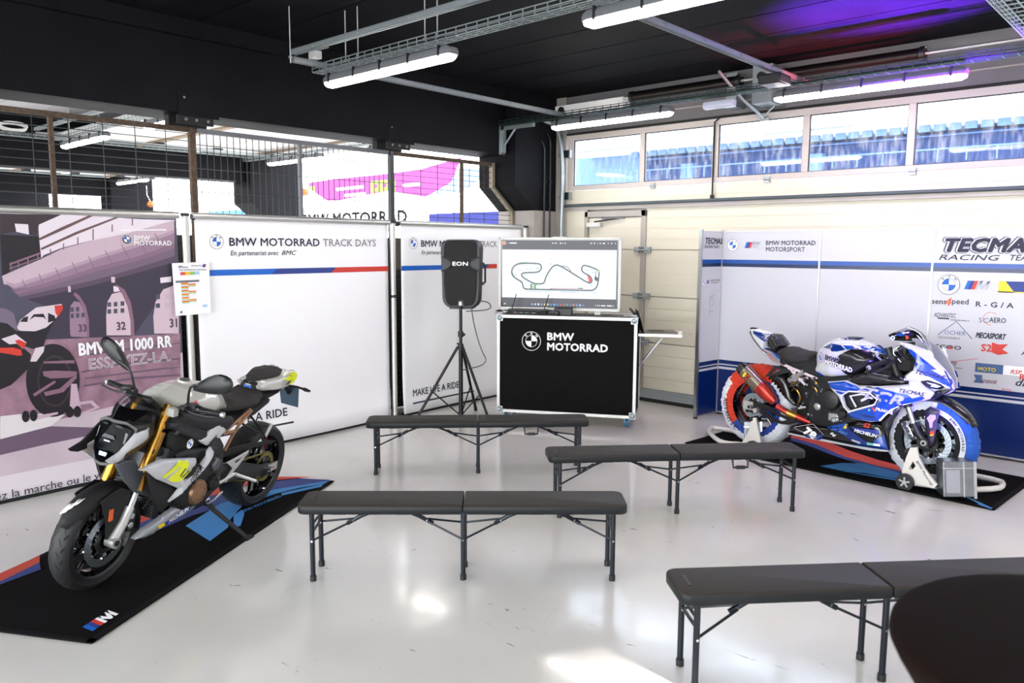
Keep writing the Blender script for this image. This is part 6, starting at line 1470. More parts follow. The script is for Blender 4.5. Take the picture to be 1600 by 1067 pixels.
# radiator, engine
RAD = mat('radiator_fins', '75787a', .4, metal=.7)
m = MB(); Mx = Matrix.Translation((1.20, 0, .62)) @ Matrix.Rotation(R(-16), 4, 'Y'); m.bx(-.02, .02, -.17, .17, -.15, .15, MBLK, Mx)
for k in range(16): m.bx(.02, .024, -.155, .155, -.14+k*.018, -.134+k*.018, DST, Mx)
m.bx(.022, .03, -.16, .16, -.05, .16, mat('shield_grey', '44484d', .4), Mx)
m.build('radiator', B1, ang=0)
m = MB(); Mx = Matrix.Translation((1.17, 0, .42)) @ Matrix.Rotation(R(-10), 4, 'Y'); m.bx(-.02, .02, -.12, .12, -.09, .09, MBLK, Mx)
for k in range(13): m.bx(.02, .024, -.11, .11, -.085+k*.0135, -.080+k*.0135, RAD, Mx)
m.build('oil_cooler', B1, ang=0)
plate(B1, 'radiator_side_shield', [(1.555, 0.782), (1.496, 0.787), (1.412, 0.769), (1.365, 0.69), (1.326, 0.668), (1.212, 0.601), (1.181, 0.454), (1.295, 0.514), (1.381, 0.559), (1.471, 0.657)], .10, .13, mat('shield_grey', '44484d', .4), .006)
m = MB(); m.loft([[(.62, y, z_) for y, z_ in rr(.30, .30, .04, 4, 0, .50)], [(.80, y, z_) for y, z_ in rr(.36, .42, .05, 4, 0, .50)], [(1.02, y, z_) for y, z_ in rr(.38, .42, .05, 4, 0, .54)], [(1.12, y, z_) for y, z_ in rr(.34, .34, .05, 4, 0, .58)]], CAST)
m.build('engine_block', B1, ang=40)
def round_cover(root, x, y, z_, r, s, mt, name='engine_cover', bolts=6, d=.035):
    m = MB(); m.lathe([(.001, d), (r*.55, d), (r*.85, d*.75), (r, d*.2), (r*1.02, -.02)], mt, 36, Matrix.Translation((x, y, z_)) @ Matrix.Rotation(-s*PI/2, 4, 'X'))
    for k in range(bolts):
        a = 2*PI*k/bolts; m.cyl((x+r*1.0*math.cos(a), y, z_+r*1.0*math.sin(a)), (x+r*1.0*math.cos(a), y+s*.012, z_+r*math.sin(a)), .007, DST, 8)
    for k in range(5): a = 2*PI*k/5+.2; m.box((x+r*.5*math.cos(a), y+s*(d+.001), z_+r*.5*math.sin(a)), (.008, .006, .008), mt)
    return m.build(name, root, ang=35)
round_cover(B1, .90, .18, .43, .085, 1, mat('bronze_cover', '8a6a50', .4, metal=.6)); round_cover(B1, .74, .17, .44, .055, 1, CAST); round_cover(B1, .92, -.18, .43, .095, -1, CAST); round_cover(B1, .72, .16, .56, .05, 1, mat('cover_steel', '6a6c70', .35, metal=.8))
m = MB(); 
for k in range(4): y = -.12+.08*k; m.tube([(1.10, y, .58), (1.16, y, .48), (1.12, y*.8, .34), (.98, y*.5, .27), (.86, 0, .25)], .019, DST, 10, sm=2)
m.cyl((.86, 0, .25), (.62, -.05, .25), .07, DST, 18); m.loft([[(.62, y-.05, z_) for y, z_ in rr(.15, .13, .04, 4, 0, .25)], [(.40, y-.10, z_) for y, z_ in rr(.16, .15, .04, 4, 0, .28)], [(.28, y-.14, z_) for y, z_ in rr(.11, .12, .04, 4, 0, .33)]], DST); m.build('exhaust', B1)
m = MB(); m.bx(.66, .80, -.11, .11, .24, .62, CAST); m.bx(.70, 1.0, -.10, .10, .64, .80, MBLK); m.build('crankcase', B1, bevel=.02)
plate(B1, 'frame_pivot_plate', [(.80, .74), (.70, .76), (.62, .66), (.60, .50), (.62, .36), (.72, .33), (.76, .45), (.80, .60)], .125, .15, mat('frame_charcoal'), .006)
plate(B1, 'frame_pivot_plate', [(.80, .74), (.70, .76), (.62, .66), (.60, .50), (.62, .36), (.72, .33), (.76, .45), (.80, .60)], -.15, -.125, mat('frame_charcoal'), .006)
m = MB(); m.cyl((.66, .14, .43), (.66, .16, .43), .022, ALU, 16); m.cyl((.79, .15, .70), (.79, .165, .70), .016, CHR, 12); m.build('pivot_bolt', B1)
# swingarm with upper brace, chain and sprocket
for s in (1, -1):
    plate(B1, 'swingarm', [(.68, .50), (.60, .52), (.40, .475), (.10, .37), (-.07, .345), (-.09, .29), (-.03, .275), (.12, .29), (.40, .345), (.64, .37)], s*.125-.014, s*.125+.014, mat('swingarm_charcoal', '25282b', .4, metal=.3), .006)
    m = MB(); m.bx(-.10, .01, s*.142-.006, s*.142+.006, ZR-.028, ZR+.028, ALUW); m.cyl((-.0, s*.14, ZR), (0, s*.165, ZR), .018, CHR, 12); m.cyl((-.035, s*.15, ZR), (-.035, s*.16, ZR), .008, RED, 8); m.build('chain_adjuster', B1)
    m = MB(); m.cyl((.0, s*.15, ZR-.04), (.02, s*.185, ZR-.03), .016, BLK, 12); m.build('paddock_bobbin', B1)
plate(B1, 'chain_guard', [(.66, .56), (.56, .60), (.30, .58), (-.02, .525), (-.10, .50), (-.02, .50), (.28, .535), (.52, .545)], .105, .118, MBLK, .004)
GC = mat('chain_gold', '8f8146', .35, metal=.8)
m = MB(); m.lathe([(.085, -.004), (.11, -.004), (.11, .004), (.085, .004)], GC, 44, WM(0, .095, ZR), loop=True)
for k in range(6): a = PI/3*k; m.cyl((.03*math.cos(a), .095, ZR+.03*math.sin(a)), (.09*math.cos(a), .095, ZR+.09*math.sin(a)), .01, BLK, 8)
m.build('sprocket', B1)
m = MB(); pts = [(.62, .095, .47)]+[(.113*math.cos(a), .095, ZR+.113*math.sin(a)) for a in [PI*.55+PI*.9*k/12 for k in range(13)]]+[(.62, .095, .39)]
m.tube(pts, .0075, GC, 6); m.build('chain', B1)
m = MB(); m.cyl((.02, -.13, ZR+.02), (.14, -.12, ZR+.08), .02, DST, 10); m.build('rear_caliper', B1)
# pale footrest plates and pegs
for s in (1, -1):
    pl = [(0.586, 0.53), (0.503, 0.536), (0.336, 0.553), (0.343, 0.535), (0.451, 0.46), (0.475, 0.45), (0.551, 0.385), (0.571, 0.384), (0.58, 0.407), (0.504, 0.468)]
    hl = [(0.483, 0.498), (0.483, 0.514), (0.393, 0.526), (0.459, 0.494)]
    plate(B1, 'heel_plate', pl, s*.16-.005, s*.16+.005, ALUW, .003, holes=(hl,))
    m = MB(); a, b = [(0.486, 0.423), (0.314, 0.351)]; m.tube([(.64, s*.16, .40), (a[0], s*.17, a[1]), (a[0]-.01, s*.19, a[1])], .011, ALUW, 8); m.cyl((a[0], s*.18, a[1]), (b[0]+.03, s*.26, b[1]), .012, ALUW, 12); m.cyl((b[0]+.03, s*.26, b[1]), (b[0]+.03, s*.268, b[1]), .015, BLK, 12); m.build('foot_peg', B1)
m = MB(); m.tube([(.60, .17, .33), (.72, .18, .30), (.80, .18, .31)], .007, ALU, 8, sm=1); m.cyl((.80, .17, .31), (.80, .21, .31), .01, BLK, 10); m.build('gear_lever', B1)
# bronze trellis subframe
zl = [[(0.612, 0.727), (0.321, 0.84)], [(0.563, 0.599), (0.493, 0.69), (0.427, 0.752), (0.305, 0.827)], [(0.606, 0.725), (0.481, 0.718)], [(0.441, 0.759), (0.42, 0.805)]]
for s in (1, -1):
    m = MB()
    for l_ in zl: m.tube([(a, s*.12, b) for a, b in l_], .011, BRZ, 10)
    m.build('subframe', B1)
    pg = [(0.335, 0.815), (0.127, 0.6), (0.405, 0.756), (0.091, 0.577), (0.063, 0.662)]
    m = MB(); m.tube([(pg[0][0], s*.12, pg[0][1]), (pg[1][0], s*.15, pg[1][1]), (pg[2][0], s*.12, pg[2][1])], .009, BLK, 8); m.build('pillion_bracket', B1)
    m = MB(); m.cyl((pg[1][0], s*.15, pg[1][1]), (pg[1][0]-.03, s*.17, pg[1][1]+.095), .011, ALUW, 10); m.build('pillion_peg', B1)
# seats and tail
SE = [(.60, .86), (.55, .92), (.47, .935), (.36, .925), (.25, .935), (.17, .965), (.13, .94), (.16, .87), (.24, .84), (.40, .825), (.55, .83)]
m = MB(); m.body(SE, lambda x, z_: .085+.07*max(0, 1-abs(x-.30)/.26), .055, SEATK, .02); m.build('rider_seat', B1, ang=60)
m = MB(); m.body([(.56, .83), (.40, .82), (.22, .83), (.06, .88), (-.02, .86), (.04, .80), (.22, .74), (.40, .73), (.56, .76)], .105, .05, MBLK, .02); m.build('seat_base', B1, ang=60)
SE2 = [(.19, .985), (.17, 1.035), (.06, 1.06), (-.08, 1.065), (-.17, 1.045), (-.16, 1.02), (-.05, 1.0), (.08, .985)]
m = MB(); m.body(SE2, lambda x, z_: .055+.055*max(0, 1-abs(x+.02)/.2), .035, SEATK, .018); m.build('pillion_seat', B1, ang=60)
m = MB(); m.body([(.22, .96), (.16, 1.01), (.04, 1.02), (-.12, 1.025), (-.26, 1.015), (-.30, .985), (-.24, .93), (-.12, .90), (.02, .905), (.16, .92)], lambda x, z_: .085+.05*max(0, 1-abs(x+.02)/.30), .035, GREYB, .018)
tv_ = m.bvh(); tl = m.build('tail_shell', B1, ang=60)
m = MB()
for s in (1, -1):
    m.drape([(-.05, .995), (-.16, 1.0), (-.265, .995), (-.24, .95), (-.15, .965)], tv_, s, mat('wing_yellow'), 0.005); m.drape([(-.10, .945), (-.20, .965), (-.245, .94), (-.21, .925)], tv_, s, BLK, 0.005); m.drape([(-.06, .93), (-.19, .95), (-.20, .942), (-.07, .922)], tv_, s, PRW, 0.006)
m.build('tail_print', tl, ang=0)
for s in (1, -1):
    o, bv = pan(B1, 'tail_side_panel', [(.20, .985), (.10, .965), (-.06, .99), (-.16, 1.03), (-.235, 1.03), (-.30, .985), (-.25, .925), (-.12, .90), (.04, .93), (.18, .955)], s*.095, .012, .03, GREYB, s, .02, step=.012)
    d = MB(); d.drape([(-.135, 1.015), (-.235, 1.022), (-.29, .985), (-.24, .93), (-.17, .925), (-.205, .975), (-.19, .995)], bv, s, mat('wing_yellow'), 0.005, step=.01); d.drape([(-.10, .925), (-.20, .915), (-.155, .91), (-.10, .912)], bv, s, BLK, 0.005, step=.01); d.build('yellow_flash', o, ang=0)
m = MB(); m.body([(.22, .93), (.10, .91), (-.12, .895), (-.24, .93), (-.26, .90), (-.12, .84), (.06, .82), (.2, .85)], .07, .04, MBLK, .02); m.build('tail_underside', B1, ang=60)
m = MB(); m.loft([[(.20, y, z_) for y, z_ in rr(.12, .09, .02, 3, 0, .935)], [(.15, y, z_) for y, z_ in rr(.13, .10, .02, 3, 0, .95)]], MBLK); m.bx(.195, .206, -.028, .028, .93, .965, mat('tag_blue', '1570e0', .5)); m.build('seat_lock_cover', B1, ang=30)
m = MB(); m.tube([(-.20, 0, .90), (-.32, 0, .86), (-.38, 0, .80)], .02, MBLK, 8); m.prism([(-.09, 0), (.09, 0), (.075, -.19), (-.075, -.19)], -.003, .003, mat('plate_slate', '3e5563', .4), frame((-.36, 0, .87), (0, 1, 0), (.32, 0, .95))); m.build('plate_holder', B1, ang=30)
for s in (1, -1):
    m = MB(); m.tube([(-.29, 0, .88), (-.31, s*.10, .885), (-.315, s*.14, .88)], .009, BLK, 8); m.loft([[(-.315+a*.5, s*.13, .88+b*.5) for a, b in ((.018, 0), (0, .012), (-.018, 0), (0, -.012))], [(-.315+a, s*.17, .878+b) for a, b in ((.02, 0), (0, .016), (-.02, 0), (0, -.016))], [(-.315+a*.6, s*.215, .876+b*.6) for a, b in ((.018, 0), (0, .014), (-.018, 0), (0, -.014))]], BLK); m.build('rear_indicator', B1)
    m = MB(); p = fk(.66, s*.13); m.loft([[(p[0]+.03+a, s*.15, p[2]+b) for a, b in ((.02, 0), (0, .012), (-.02, 0), (0, -.012))], [(p[0]+.0+a, s*.215, p[2]+b) for a, b in ((.03, 0), (0, .014), (-.03, 0), (0, -.014))]], GBLK); m.build('front_indicator', B1)
# side stand, foot on the mat
m = MB(); 
import mathutils
q = [(0.639, 0.294), (0.451, -0.065)]
def ground_pt(x, y): # local point that touches the mat under a leaning machine
    return (x, y, math.tan(.19)*y)
g1 = ground_pt(.60, .42)
m.tube([(.72, .13, .30), (.70, .19, .24), (.62, .405, .085)], lambda t: .019-.006*t, MBLK, 10); m.cyl((.72, .11, .30), (.72, .15, .30), .022, CHR, 14); m.box((.61, .415, .078), (.075, .04, .012), MBLK)
m.tube([(.72, .15, .33), (.76, .16, .45), (.77, .16, .60)], .008, CHR, 8); m.build('side_stand', B1)
m = MB()
for k in range(7): m.tube([(1.14-.01*k, -.08+.028*k, .93), (1.20-.02*k, -.1+.035*k, .88+.01*k), (1.10, -.08+.03*k, .80), (1.0+.02*k, .08-.02*k, .74)], .006, BLK, 6, sm=2)
m.build('cables_and_hoses', B1)
m = MB(); m.bx(.86, 1.16, -.15, .15, .66, .90, MBLK); m.bx(1.10, 1.24, -.07, .07, .74, .98, mat('frame_charcoal')); m.build('airbox', B1, bevel=.03)

# ------------------------------------------------------------------ blue and white race motorcycle on paddock stands
B2 = empty('motorcycle', (-3.03, 6.60, .055), R(-6.8), scale=1.03)
tag(B2, 'blue and white fully faired race motorcycle with number 78, in tyre warmers on paddock stands', 'motorcycle', 'display motorcycles')
W2 = 1.42; YR, YF = .337, .292
wheel(B2, 'rear', 0, YR, .33, .20, .155, marks=False); wheel(B2, 'front', W2, YF, .298, .125, .09, marks=False)
for y in (.065, -.065): brake_disc(B2, W2, y, YF, .165, mt=mat('disc_steel_blue_lit', 'b6c2cc', .25, metal=.8))  # blue light on the front discs is mixed into this paler steel colour
brake_disc(B2, 0, -.10, YR, .11, .05)
def warmer(name, x, z, Rt, w, Ri, fm, text=()):
    m = MB(); h = w/2; prof = [(Ri, -h*.86), (Ri+.03, -h*1.06), (Rt-.075, -h*1.10), (Rt-.02, -h*.98)]
    for k in range(1, 8): a = -PI/2+PI*k/8; prof.append((Rt-.03+.042*math.cos(a), h*.98*math.sin(a)))
    prof += [(Rt-.02, h*.98), (Rt-.075, h*1.10), (Ri+.03, h*1.06), (Ri, h*.86)]
    nn = 144; random.seed(len(name))
    Mw = WM(x, 0, z); rings = []
    for q, (r_, hh) in enumerate(prof):
        rings.append([m.bm.verts.new(Mw @ V(((r_+(.004*math.sin(k*1.7+q)+.003*math.sin(k*.9)) * (1 if q not in (0, len(prof)-1) else .4))*math.cos(2*PI*k/nn), (r_+.004*math.sin(k*1.7+q))*math.sin(2*PI*k/nn), hh+.003*math.sin(k*2.3)*(1 if hh > 0 else -1)))) for k in range(nn)])
    for a in range(len(prof)-1):
        for k in range(nn):
            th = (-2*PI*(k+.5)/nn) % (2*PI)      # angle seen in the (x, z) plane, anticlockwise from the front
            m.face((rings[a][k], rings[a][(k+1) % nn], rings[a+1][(k+1) % nn], rings[a+1][k]), m.mi(fm(math.degrees(th), a, len(prof)-1)), True)
    o = m.build(name, B2, ang=70)
    return o
def rear_fm(d, k, n):
    e = min(k, n-1-k)
    # seen from the right side the picture angle runs from the nose (0) over the top (90) to the tail (180)
    if e <= 1: return WARM_R if 62 < d < 222 else WARM_B
    if e == 2: return WARM_R if 52 < d < 140 else WARM_W
    return WARM_R if 60 < d < 138 else WARM_W
rw = warmer('rear_tyre_warmer', 0, YR, .345, .21, .215, rear_fm)
def front_fm(d, k, n):
    e = min(k, n-1-k)
    if e == 0: return WARM_K
    if e == 1: return WARM_K if not (300 < d < 318) else WARM_S
    if d < 80 or d > 300: return WARM_S if (d > 330 or d < 80) else (WARM_R if e > 2 else WARM_S)
    return WARM_W
fw_ = warmer('front_tyre_warmer', W2, YF, .312, .135, .185, front_fm)
m = MB()
F2 = frame((0, -.118, YR), (1, 0, 0), (0, 0, 1))
m.arc_text('ADVANTEC', 0, 0, .288, R(177), R(8), .050, INK, F2, h=.004, bold=.02, inward=True)
m.build('lettering', rw, ang=0)
F3 = frame((W2, -.080, YF), (1, 0, 0), (0, 0, 1)); m = MB()
m.strip([(.245*math.cos(a), .245*math.sin(a)) for a in [R(-58+2*k) for k in range(70)]], .036, WARM_W, F3, h=.0)
m.arc_text('BMW MOTORRAD', 0, 0, .237, R(52), -R(5.0), .026, INK, F3, h=.002, bold=.03)
m.build('white_band', fw_, ang=0)
# fork
rk2 = V((-.38, 0, .925)).normalized()
def f2(s, y, dx=0.0): p = V((W2-.035+dx, y, YF))+rk2*s; return (p.x, y, p.z)
for s in (1, -1):
    y = s*.105
    f = MB(); f.cyl(f2(.29, y), f2(.72, y), .027, BLK, 20); o = f.build('fork_leg', B2)
    f = MB(); f.cyl(f2(.10, y), f2(.30, y), .023, CHR, 20); f.cyl(f2(.26, y), f2(.30, y), .03, BLK, 20); f.build('fork_slider', o)
    f = MB(); f.tube([f2(.14, y), f2(.06, y, .01), (W2, y, YF)], .026, DST, 12); f.cyl((W2, y-.03, YF), (W2, y+.03, YF), .034, BLK, 20); f.cyl((W2, y+s*.03, YF), (W2, y+s*.036, YF), .021, ALU, 16); f.cyl((W2, y+s*.036, YF), (W2, y+s*.04, YF), .011, MBLK, 12); f.build('fork_foot', o)
    f = MB(); Mc = Matrix.Translation((W2-.125, s*.095, YF+.075)) @ Matrix.Rotation(R(-28), 4, 'Y'); f.box((0, 0, 0), (.055, .07, .13), CHR, Mc); f.cyl(tuple(Mc @ V((.0, -.04, .03))), tuple(Mc @ V((0, .04, .03))), .019, CHR, 14); f.cyl(tuple(Mc @ V((.0, -.04, -.03))), tuple(Mc @ V((0, .04, -.03))), .019, CHR, 14)
    cal = f.build('brake_caliper', B2, bevel=.008)
    if s < 0:
        f = MB(); f.text('brembo', -.055, -.012, .036, INK, Mc @ frame((.0, -.0425, .0), (0, 0, -1), (1, 0, 0)) if False else Mc @ Matrix.Translation((.0, -.0415, .0)) @ frame((0, 0, 0), (0, 0, 1), (-1, 0, 0)), h=.0, bold=.02); f.build('lettering', cal, ang=0)
    pl = [(1.417, 0.421), (1.408, 0.531), (1.442, 0.564), (1.508, 0.547), (1.5, 0.472), (1.49, 0.369), (1.485, 0.303), (1.466, 0.271), (1.447, 0.296), (1.439, 0.35)]
    o, bv = pan(B2, 'disc_cooling_guard', pl, s*.125, .012, .03, mat('guard_aubergine', '241c33', .35), s, .01)
    d = MB(); 
    d.drape([(1.461, 0.387), (1.486, 0.396), (1.486, 0.373), (1.462, 0.366)], bv, s, FRED, 0.005); d.drape([(1.461, 0.363), (1.484, 0.371), (1.483, 0.36), (1.461, 0.354)], bv, s, YLW, 0.005)
    d.drape([(1.431, 0.479), (1.455, 0.511), (1.489, 0.512), (1.492, 0.485), (1.475, 0.459), (1.474, 0.417), (1.457, 0.414), (1.45, 0.45)], bv, s, mat('lilac_print', 'b9a3e6', .4), 0.005); d.build('stickers', o, ang=0)
m = MB()
for s_, w_ in ((.48, .27), (.66, .25)):
    c = f2(s_, 0); m.box((-.015, 0, 0), (.085, w_, .04), MBLK, Matrix.Translation(c) @ Matrix.Rotation(-math.atan2(.38, .925), 4, 'Y'))
m.build('fork_clamp', B2, bevel=.01)
m = MB(); rings = []
for k in range(14):
    a = R(28+100*k/13); row = []
    for j in range(9):
        b = -1+2*j/8; r_ = .345-.04*b*b; ww = .075*(.5+.5*math.sin(min(1, k/3.5, (13-k)/2+.4)*PI/2)); row.append(m.bm.verts.new((W2+r_*math.cos(a), b*ww, YF+r_*math.sin(a))))
    rings.append(row)
for a in range(13):
    for b in range(8): m.face((rings[a][b], rings[a][b+1], rings[a+1][b+1], rings[a+1][b]), m.mi(CARB), True)
o = m.build('front_mudguard', B2, ang=60); s_ = o.modifiers.new('t', 'SOLIDIFY'); s_.thickness = .005
# bodywork
PUR = mat('livery_pale_lilac', 'cfc6dc', .25, coat=.5)
def nose_y(s): return lambda x, z_: s*(.20-.62*max(0, x-1.30)-.25*max(0, z_-.88))
nose = [(1.209, 1.018), (1.293, 1.008), (1.385, 0.972), (1.443, 0.91), (1.508, 0.836), (1.554, 0.757), (1.56, 0.698), (1.5, 0.685), (1.414, 0.703), (1.347, 0.744), (1.278, 0.741), (1.286, 0.777), (1.331, 0.821), (1.345, 0.881), (1.327, 0.931), (1.284, 0.969), (1.236, 0.989)]
side = [(0.708, 0.656), (0.857, 0.686), (0.948, 0.66), (1.105, 0.675), (1.309, 0.716), (1.31, 0.753), (1.374, 0.755), (1.41, 0.706), (1.472, 0.667), (1.444, 0.62), (1.406, 0.602), (1.352, 0.585), (1.278, 0.561), (1.213, 0.522), (1.156, 0.463), (1.128, 0.414), (1.059, 0.395), (0.915, 0.398), (0.859, 0.462), (0.799, 0.55), (0.74, 0.599)]
hole = [(0.836, 0.564), (0.894, 0.61), (1.049, 0.623), (1.114, 0.579), (1.094, 0.538), (0.959, 0.478), (0.904, 0.453), (0.864, 0.487)]
lower = [(0.371, 0.18), (0.39, 0.235), (0.444, 0.267), (0.552, 0.29), (0.692, 0.294), (0.794, 0.316), (0.867, 0.352), (0.955, 0.384), (1.128, 0.398), (1.155, 0.333), (1.194, 0.198), (1.063, 0.184), (0.902, 0.179), (0.699, 0.181), (0.522, 0.178)]
duct = [(1.111, 0.405), (1.146, 0.464), (1.196, 0.514), (1.247, 0.543), (1.238, 0.502), (1.198, 0.417), (1.17, 0.314), (1.186, 0.19), (1.155, 0.196), (1.13, 0.326)]
cowl = [(0.78, 0.643), (0.82, 0.678), (0.899, 0.733), (1.024, 0.772), (1.072, 0.762), (1.24, 0.757), (1.285, 0.74), (1.288, 0.702), (1, 0.654), (0.887, 0.648)]
for s in (-1, 1):
    o, bv = pan(B2, 'upper_fairing', nose, nose_y(s), .03, .06, GLW, s, .012, step=.016)
    d = MB()
    for q in ([(1.281, 0.976), (1.317, 0.972), (1.416, 0.889), (1.469, 0.838), (1.434, 0.834), (1.366, 0.884), (1.321, 0.924)], [(1.338, 0.88), (1.374, 0.875), (1.463, 0.82), (1.529, 0.771), (1.551, 0.712), (1.517, 0.732), (1.437, 0.782), (1.36, 0.825)], [(1.411, 0.702), (1.471, 0.691), (1.5, 0.686), (1.457, 0.698)]): d.drape(q, bv, s, FBLUE, 0.005)
    d.drape([(1.504, 0.835), (1.525, 0.813), (1.554, 0.757), (1.56, 0.701), (1.548, 0.702), (1.539, 0.758)], bv, s, FDB, 0.0055)
    lamp = [(1.386, 0.747), (1.431, 0.759), (1.503, 0.733), (1.521, 0.711), (1.498, 0.696), (1.435, 0.696), (1.405, 0.713)]; d.drape(lamp, bv, s, mat('lamp_dark', '10121a', .1, coat=1), 0.006)
    d.drape([(1.418, 0.744), (1.468, 0.734), (1.501, 0.717), (1.477, 0.705), (1.441, 0.712), (1.448, 0.722), (1.47, 0.718), (1.433, 0.732)], bv, s, mat('lamp_white', 'd9dcf4', .2), 0.007)
    a, b = [(1.347, 0.805), (1.466, 0.778)]
    d.drape_text('TECMAS', a[0] if s < 0 else b[0], a[1] if s < 0 else b[1], .040, INK, bv, s, rot=math.atan2(b[1]-a[1], b[0]-a[0])*(1 if s < 0 else -1), bold=.035, sx=1.1, shear=.2)
    d.drape([(1.403, 0.972), (1.429, 0.961), (1.453, 0.892), (1.437, 0.875), (1.422, 0.891), (1.433, 0.9), (1.419, 0.943), (1.404, 0.946)], bv, s, PRW, 0.006)
    d.build('livery_print', o, ang=0)
    o, bv = pan(B2, 'side_fairing', side, lambda x, z_, s=s: s*(.205-.35*max(0, x-1.25)), .025, .05, GLW, s, .012, holes=(hole,), step=.018)
    d = MB()
    for q in ([(0.714, 0.65), (0.849, 0.678), (0.932, 0.657), (0.981, 0.639), (0.95, 0.621), (0.862, 0.605), (0.787, 0.606), (0.753, 0.613)], [(0.981, 0.639), (1.105, 0.669), (1.197, 0.657), (1.317, 0.644), (1.347, 0.618), (1.277, 0.567), (1.213, 0.529), (1.156, 0.469), (1.124, 0.489), (1.164, 0.574), (1.108, 0.613), (1.045, 0.632)], [(0.921, 0.436), (1.068, 0.515), (1.15, 0.564), (1.194, 0.579), (1.161, 0.503), (1.125, 0.47), (1.122, 0.441), (1.104, 0.426), (0.962, 0.417), (0.918, 0.406)], [(0.787, 0.601), (0.821, 0.599), (0.863, 0.589), (0.831, 0.575), (0.802, 0.584)]): d.drape(q, bv, s, FBLUE, 0.005)
    d.drape([(1.157, 0.565), (1.347, 0.618), (1.403, 0.641), (1.421, 0.629), (1.398, 0.607), (1.278, 0.564), (1.217, 0.529), (1.162, 0.495)], bv, s, FBLUE, 0.0054)
    d.drape([(0.883, 0.433), (1.098, 0.529), (1.141, 0.586), (1.262, 0.581), (1.349, 0.587), (1.278, 0.561), (1.213, 0.522), (1.156, 0.466), (1.125, 0.416), (1.059, 0.405), (0.915, 0.403)], bv, s, FBLUE, .0058)
    d.drape([(1.127, 0.426), (1.177, 0.49), (1.217, 0.529), (1.278, 0.564), (1.349, 0.587), (1.278, 0.555), (1.218, 0.514), (1.171, 0.462), (1.139, 0.416)], bv, s, PRW, .0064)
    a, b = [(0.98, 0.559), (1.248, 0.6)]
    for w_, mt, of, bd in ((0, INK, .004, .075), (1, LGREY, .005, .05)):
        d.drape_text('TCR', (a[0] if s < 0 else b[0]), a[1]+.035, .105, mt, bv, s, off=of, rot=-.13*(1 if s < 0 else -1), bold=bd, sx=1.45, shear=.35)
    a, b = [(1.257, 0.658), (1.373, 0.664)]; d.drape_text('TECMAS', a[0] if s < 0 else b[0], a[1], .038, INK, bv, s, off=.007, rot=-.1*(-s), bold=.03, sx=1.1, shear=.2)
    a, b = [(1.105, 0.499), (1.184, 0.504)]; d.drape_text('FRANCE', a[0] if s < 0 else b[0], a[1], .03, PRW, bv, s, off=.007, rot=-.1*(-s), bold=.04, sx=1.1)
    a, b = [(1.002, 0.434), (1.126, 0.447)]; d.drape_text('GET4SPEED', a[0] if s < 0 else b[0], a[1], .020, INK, bv, s, off=.007, bold=.03)
    for q, c in (([(1.057, 0.491)][0], TEAL), ([(1.084, 0.508)][0], RED), ([(1.1, 0.495)][0], ORG)): d.drape(ell(q[0], q[1], .010, .010, 10), bv, s, c, 0.007)
    # dark outline round the vent
    d.build('livery_print', o, ang=0)
    fr_ = MB(); fr_.tube([(p[0], s*.238, p[1]) for p in hole], .006, WHT, 8, closed=True); fr_.build('vent_rim', o)
    f = MB(); a_ = [(0.899, 0.589), (0.986, 0.606), (0.932, 0.569), (0.997, 0.555), (0.952, 0.508)]
    f.tube([(p[0], s*.19, p[1]) for p in [(0.937, 0.489), (0.887, 0.566), (0.971, 0.594), (1.027, 0.596)]], .008, WHT, 8); f.tube([(p[0], s*.19, p[1]) for p in [(0.974, 0.543), (1.028, 0.58), (1.06, 0.573)]], .010, WHT, 8); f.build('vent_strut', o)
    o, bv = pan(B2, 'belly_fairing', lower, s*.165, .035, .06, GBLK, s, .012, step=.018)
    d = MB()
    for q, c in (([(0.693, 0.291), (0.794, 0.314), (0.867, 0.346), (0.911, 0.304), (1.027, 0.245), (1.123, 0.232), (1.194, 0.198), (1.063, 0.186), (0.966, 0.2), (0.847, 0.26)], FDB), ([(1.09, 0.257), (1.156, 0.31), (1.189, 0.204), (1.125, 0.2)], FBLUE), ([(0.608, 0.232), (0.679, 0.228), (0.698, 0.201), (0.647, 0.171), (0.522, 0.178)], FDB), ([(0.71, 0.294), (0.867, 0.349), (0.893, 0.317), (0.83, 0.273)], FBLUE)): d.drape(q, bv, s, c, 0.005)
    d.drape([(0.371, 0.182), (0.485, 0.181), (0.698, 0.186), (0.901, 0.184), (1.194, 0.198), (1.192, 0.187), (1.064, 0.171), (0.699, 0.168), (0.372, 0.167)], bv, s, LGREY, 0.0065)
    d.drape([(0.917, 0.33), (1.124, 0.343), (1.126, 0.306), (0.96, 0.294)], bv, s, mat('sticker_blue'), 0.006); d.drape([(0.856, 0.34), (0.879, 0.344), (0.877, 0.311), (0.853, 0.31)], bv, s, YLW, 0.006)
    for txt, q, sz, c, rt2, bd in (('78', [(0.52, 0.215), (0.628, 0.201)], .088, PRW, -.42, .06), ('MICHELIN', [(0.94, 0.3), (1.102, 0.311)], .034, PRW, -.09, .03), ('S2', [(1.008, 0.351), (1.084, 0.358)], .042, RED, -.05, .06), ('digi', [(0.75, 0.248), (0.818, 0.234)], .030, PRW, -.35, .02), ('AIRO', [(0.816, 0.274), (0.883, 0.273)], .028, SKB, -.2, .01), ('MOTO', [(0.924, 0.225), (1.012, 0.226)], .020, PRW, -.2, .03)):
        a, b = q; d.drape_text(txt, a[0] if s < 0 else b[0], a[1], sz, c, bv, s, off=.008, rot=rt2*(-s), bold=bd, sx=1.1, shear=.15)
    d.drape([(1.041, 0.235), (1.091, 0.237), (1.092, 0.219), (1.042, 0.215)], bv, s, TEAL, 0.007); d.drape([(1.091, 0.237), (1.141, 0.24), (1.142, 0.223), (1.092, 0.219)], bv, s, PRW, 0.007)
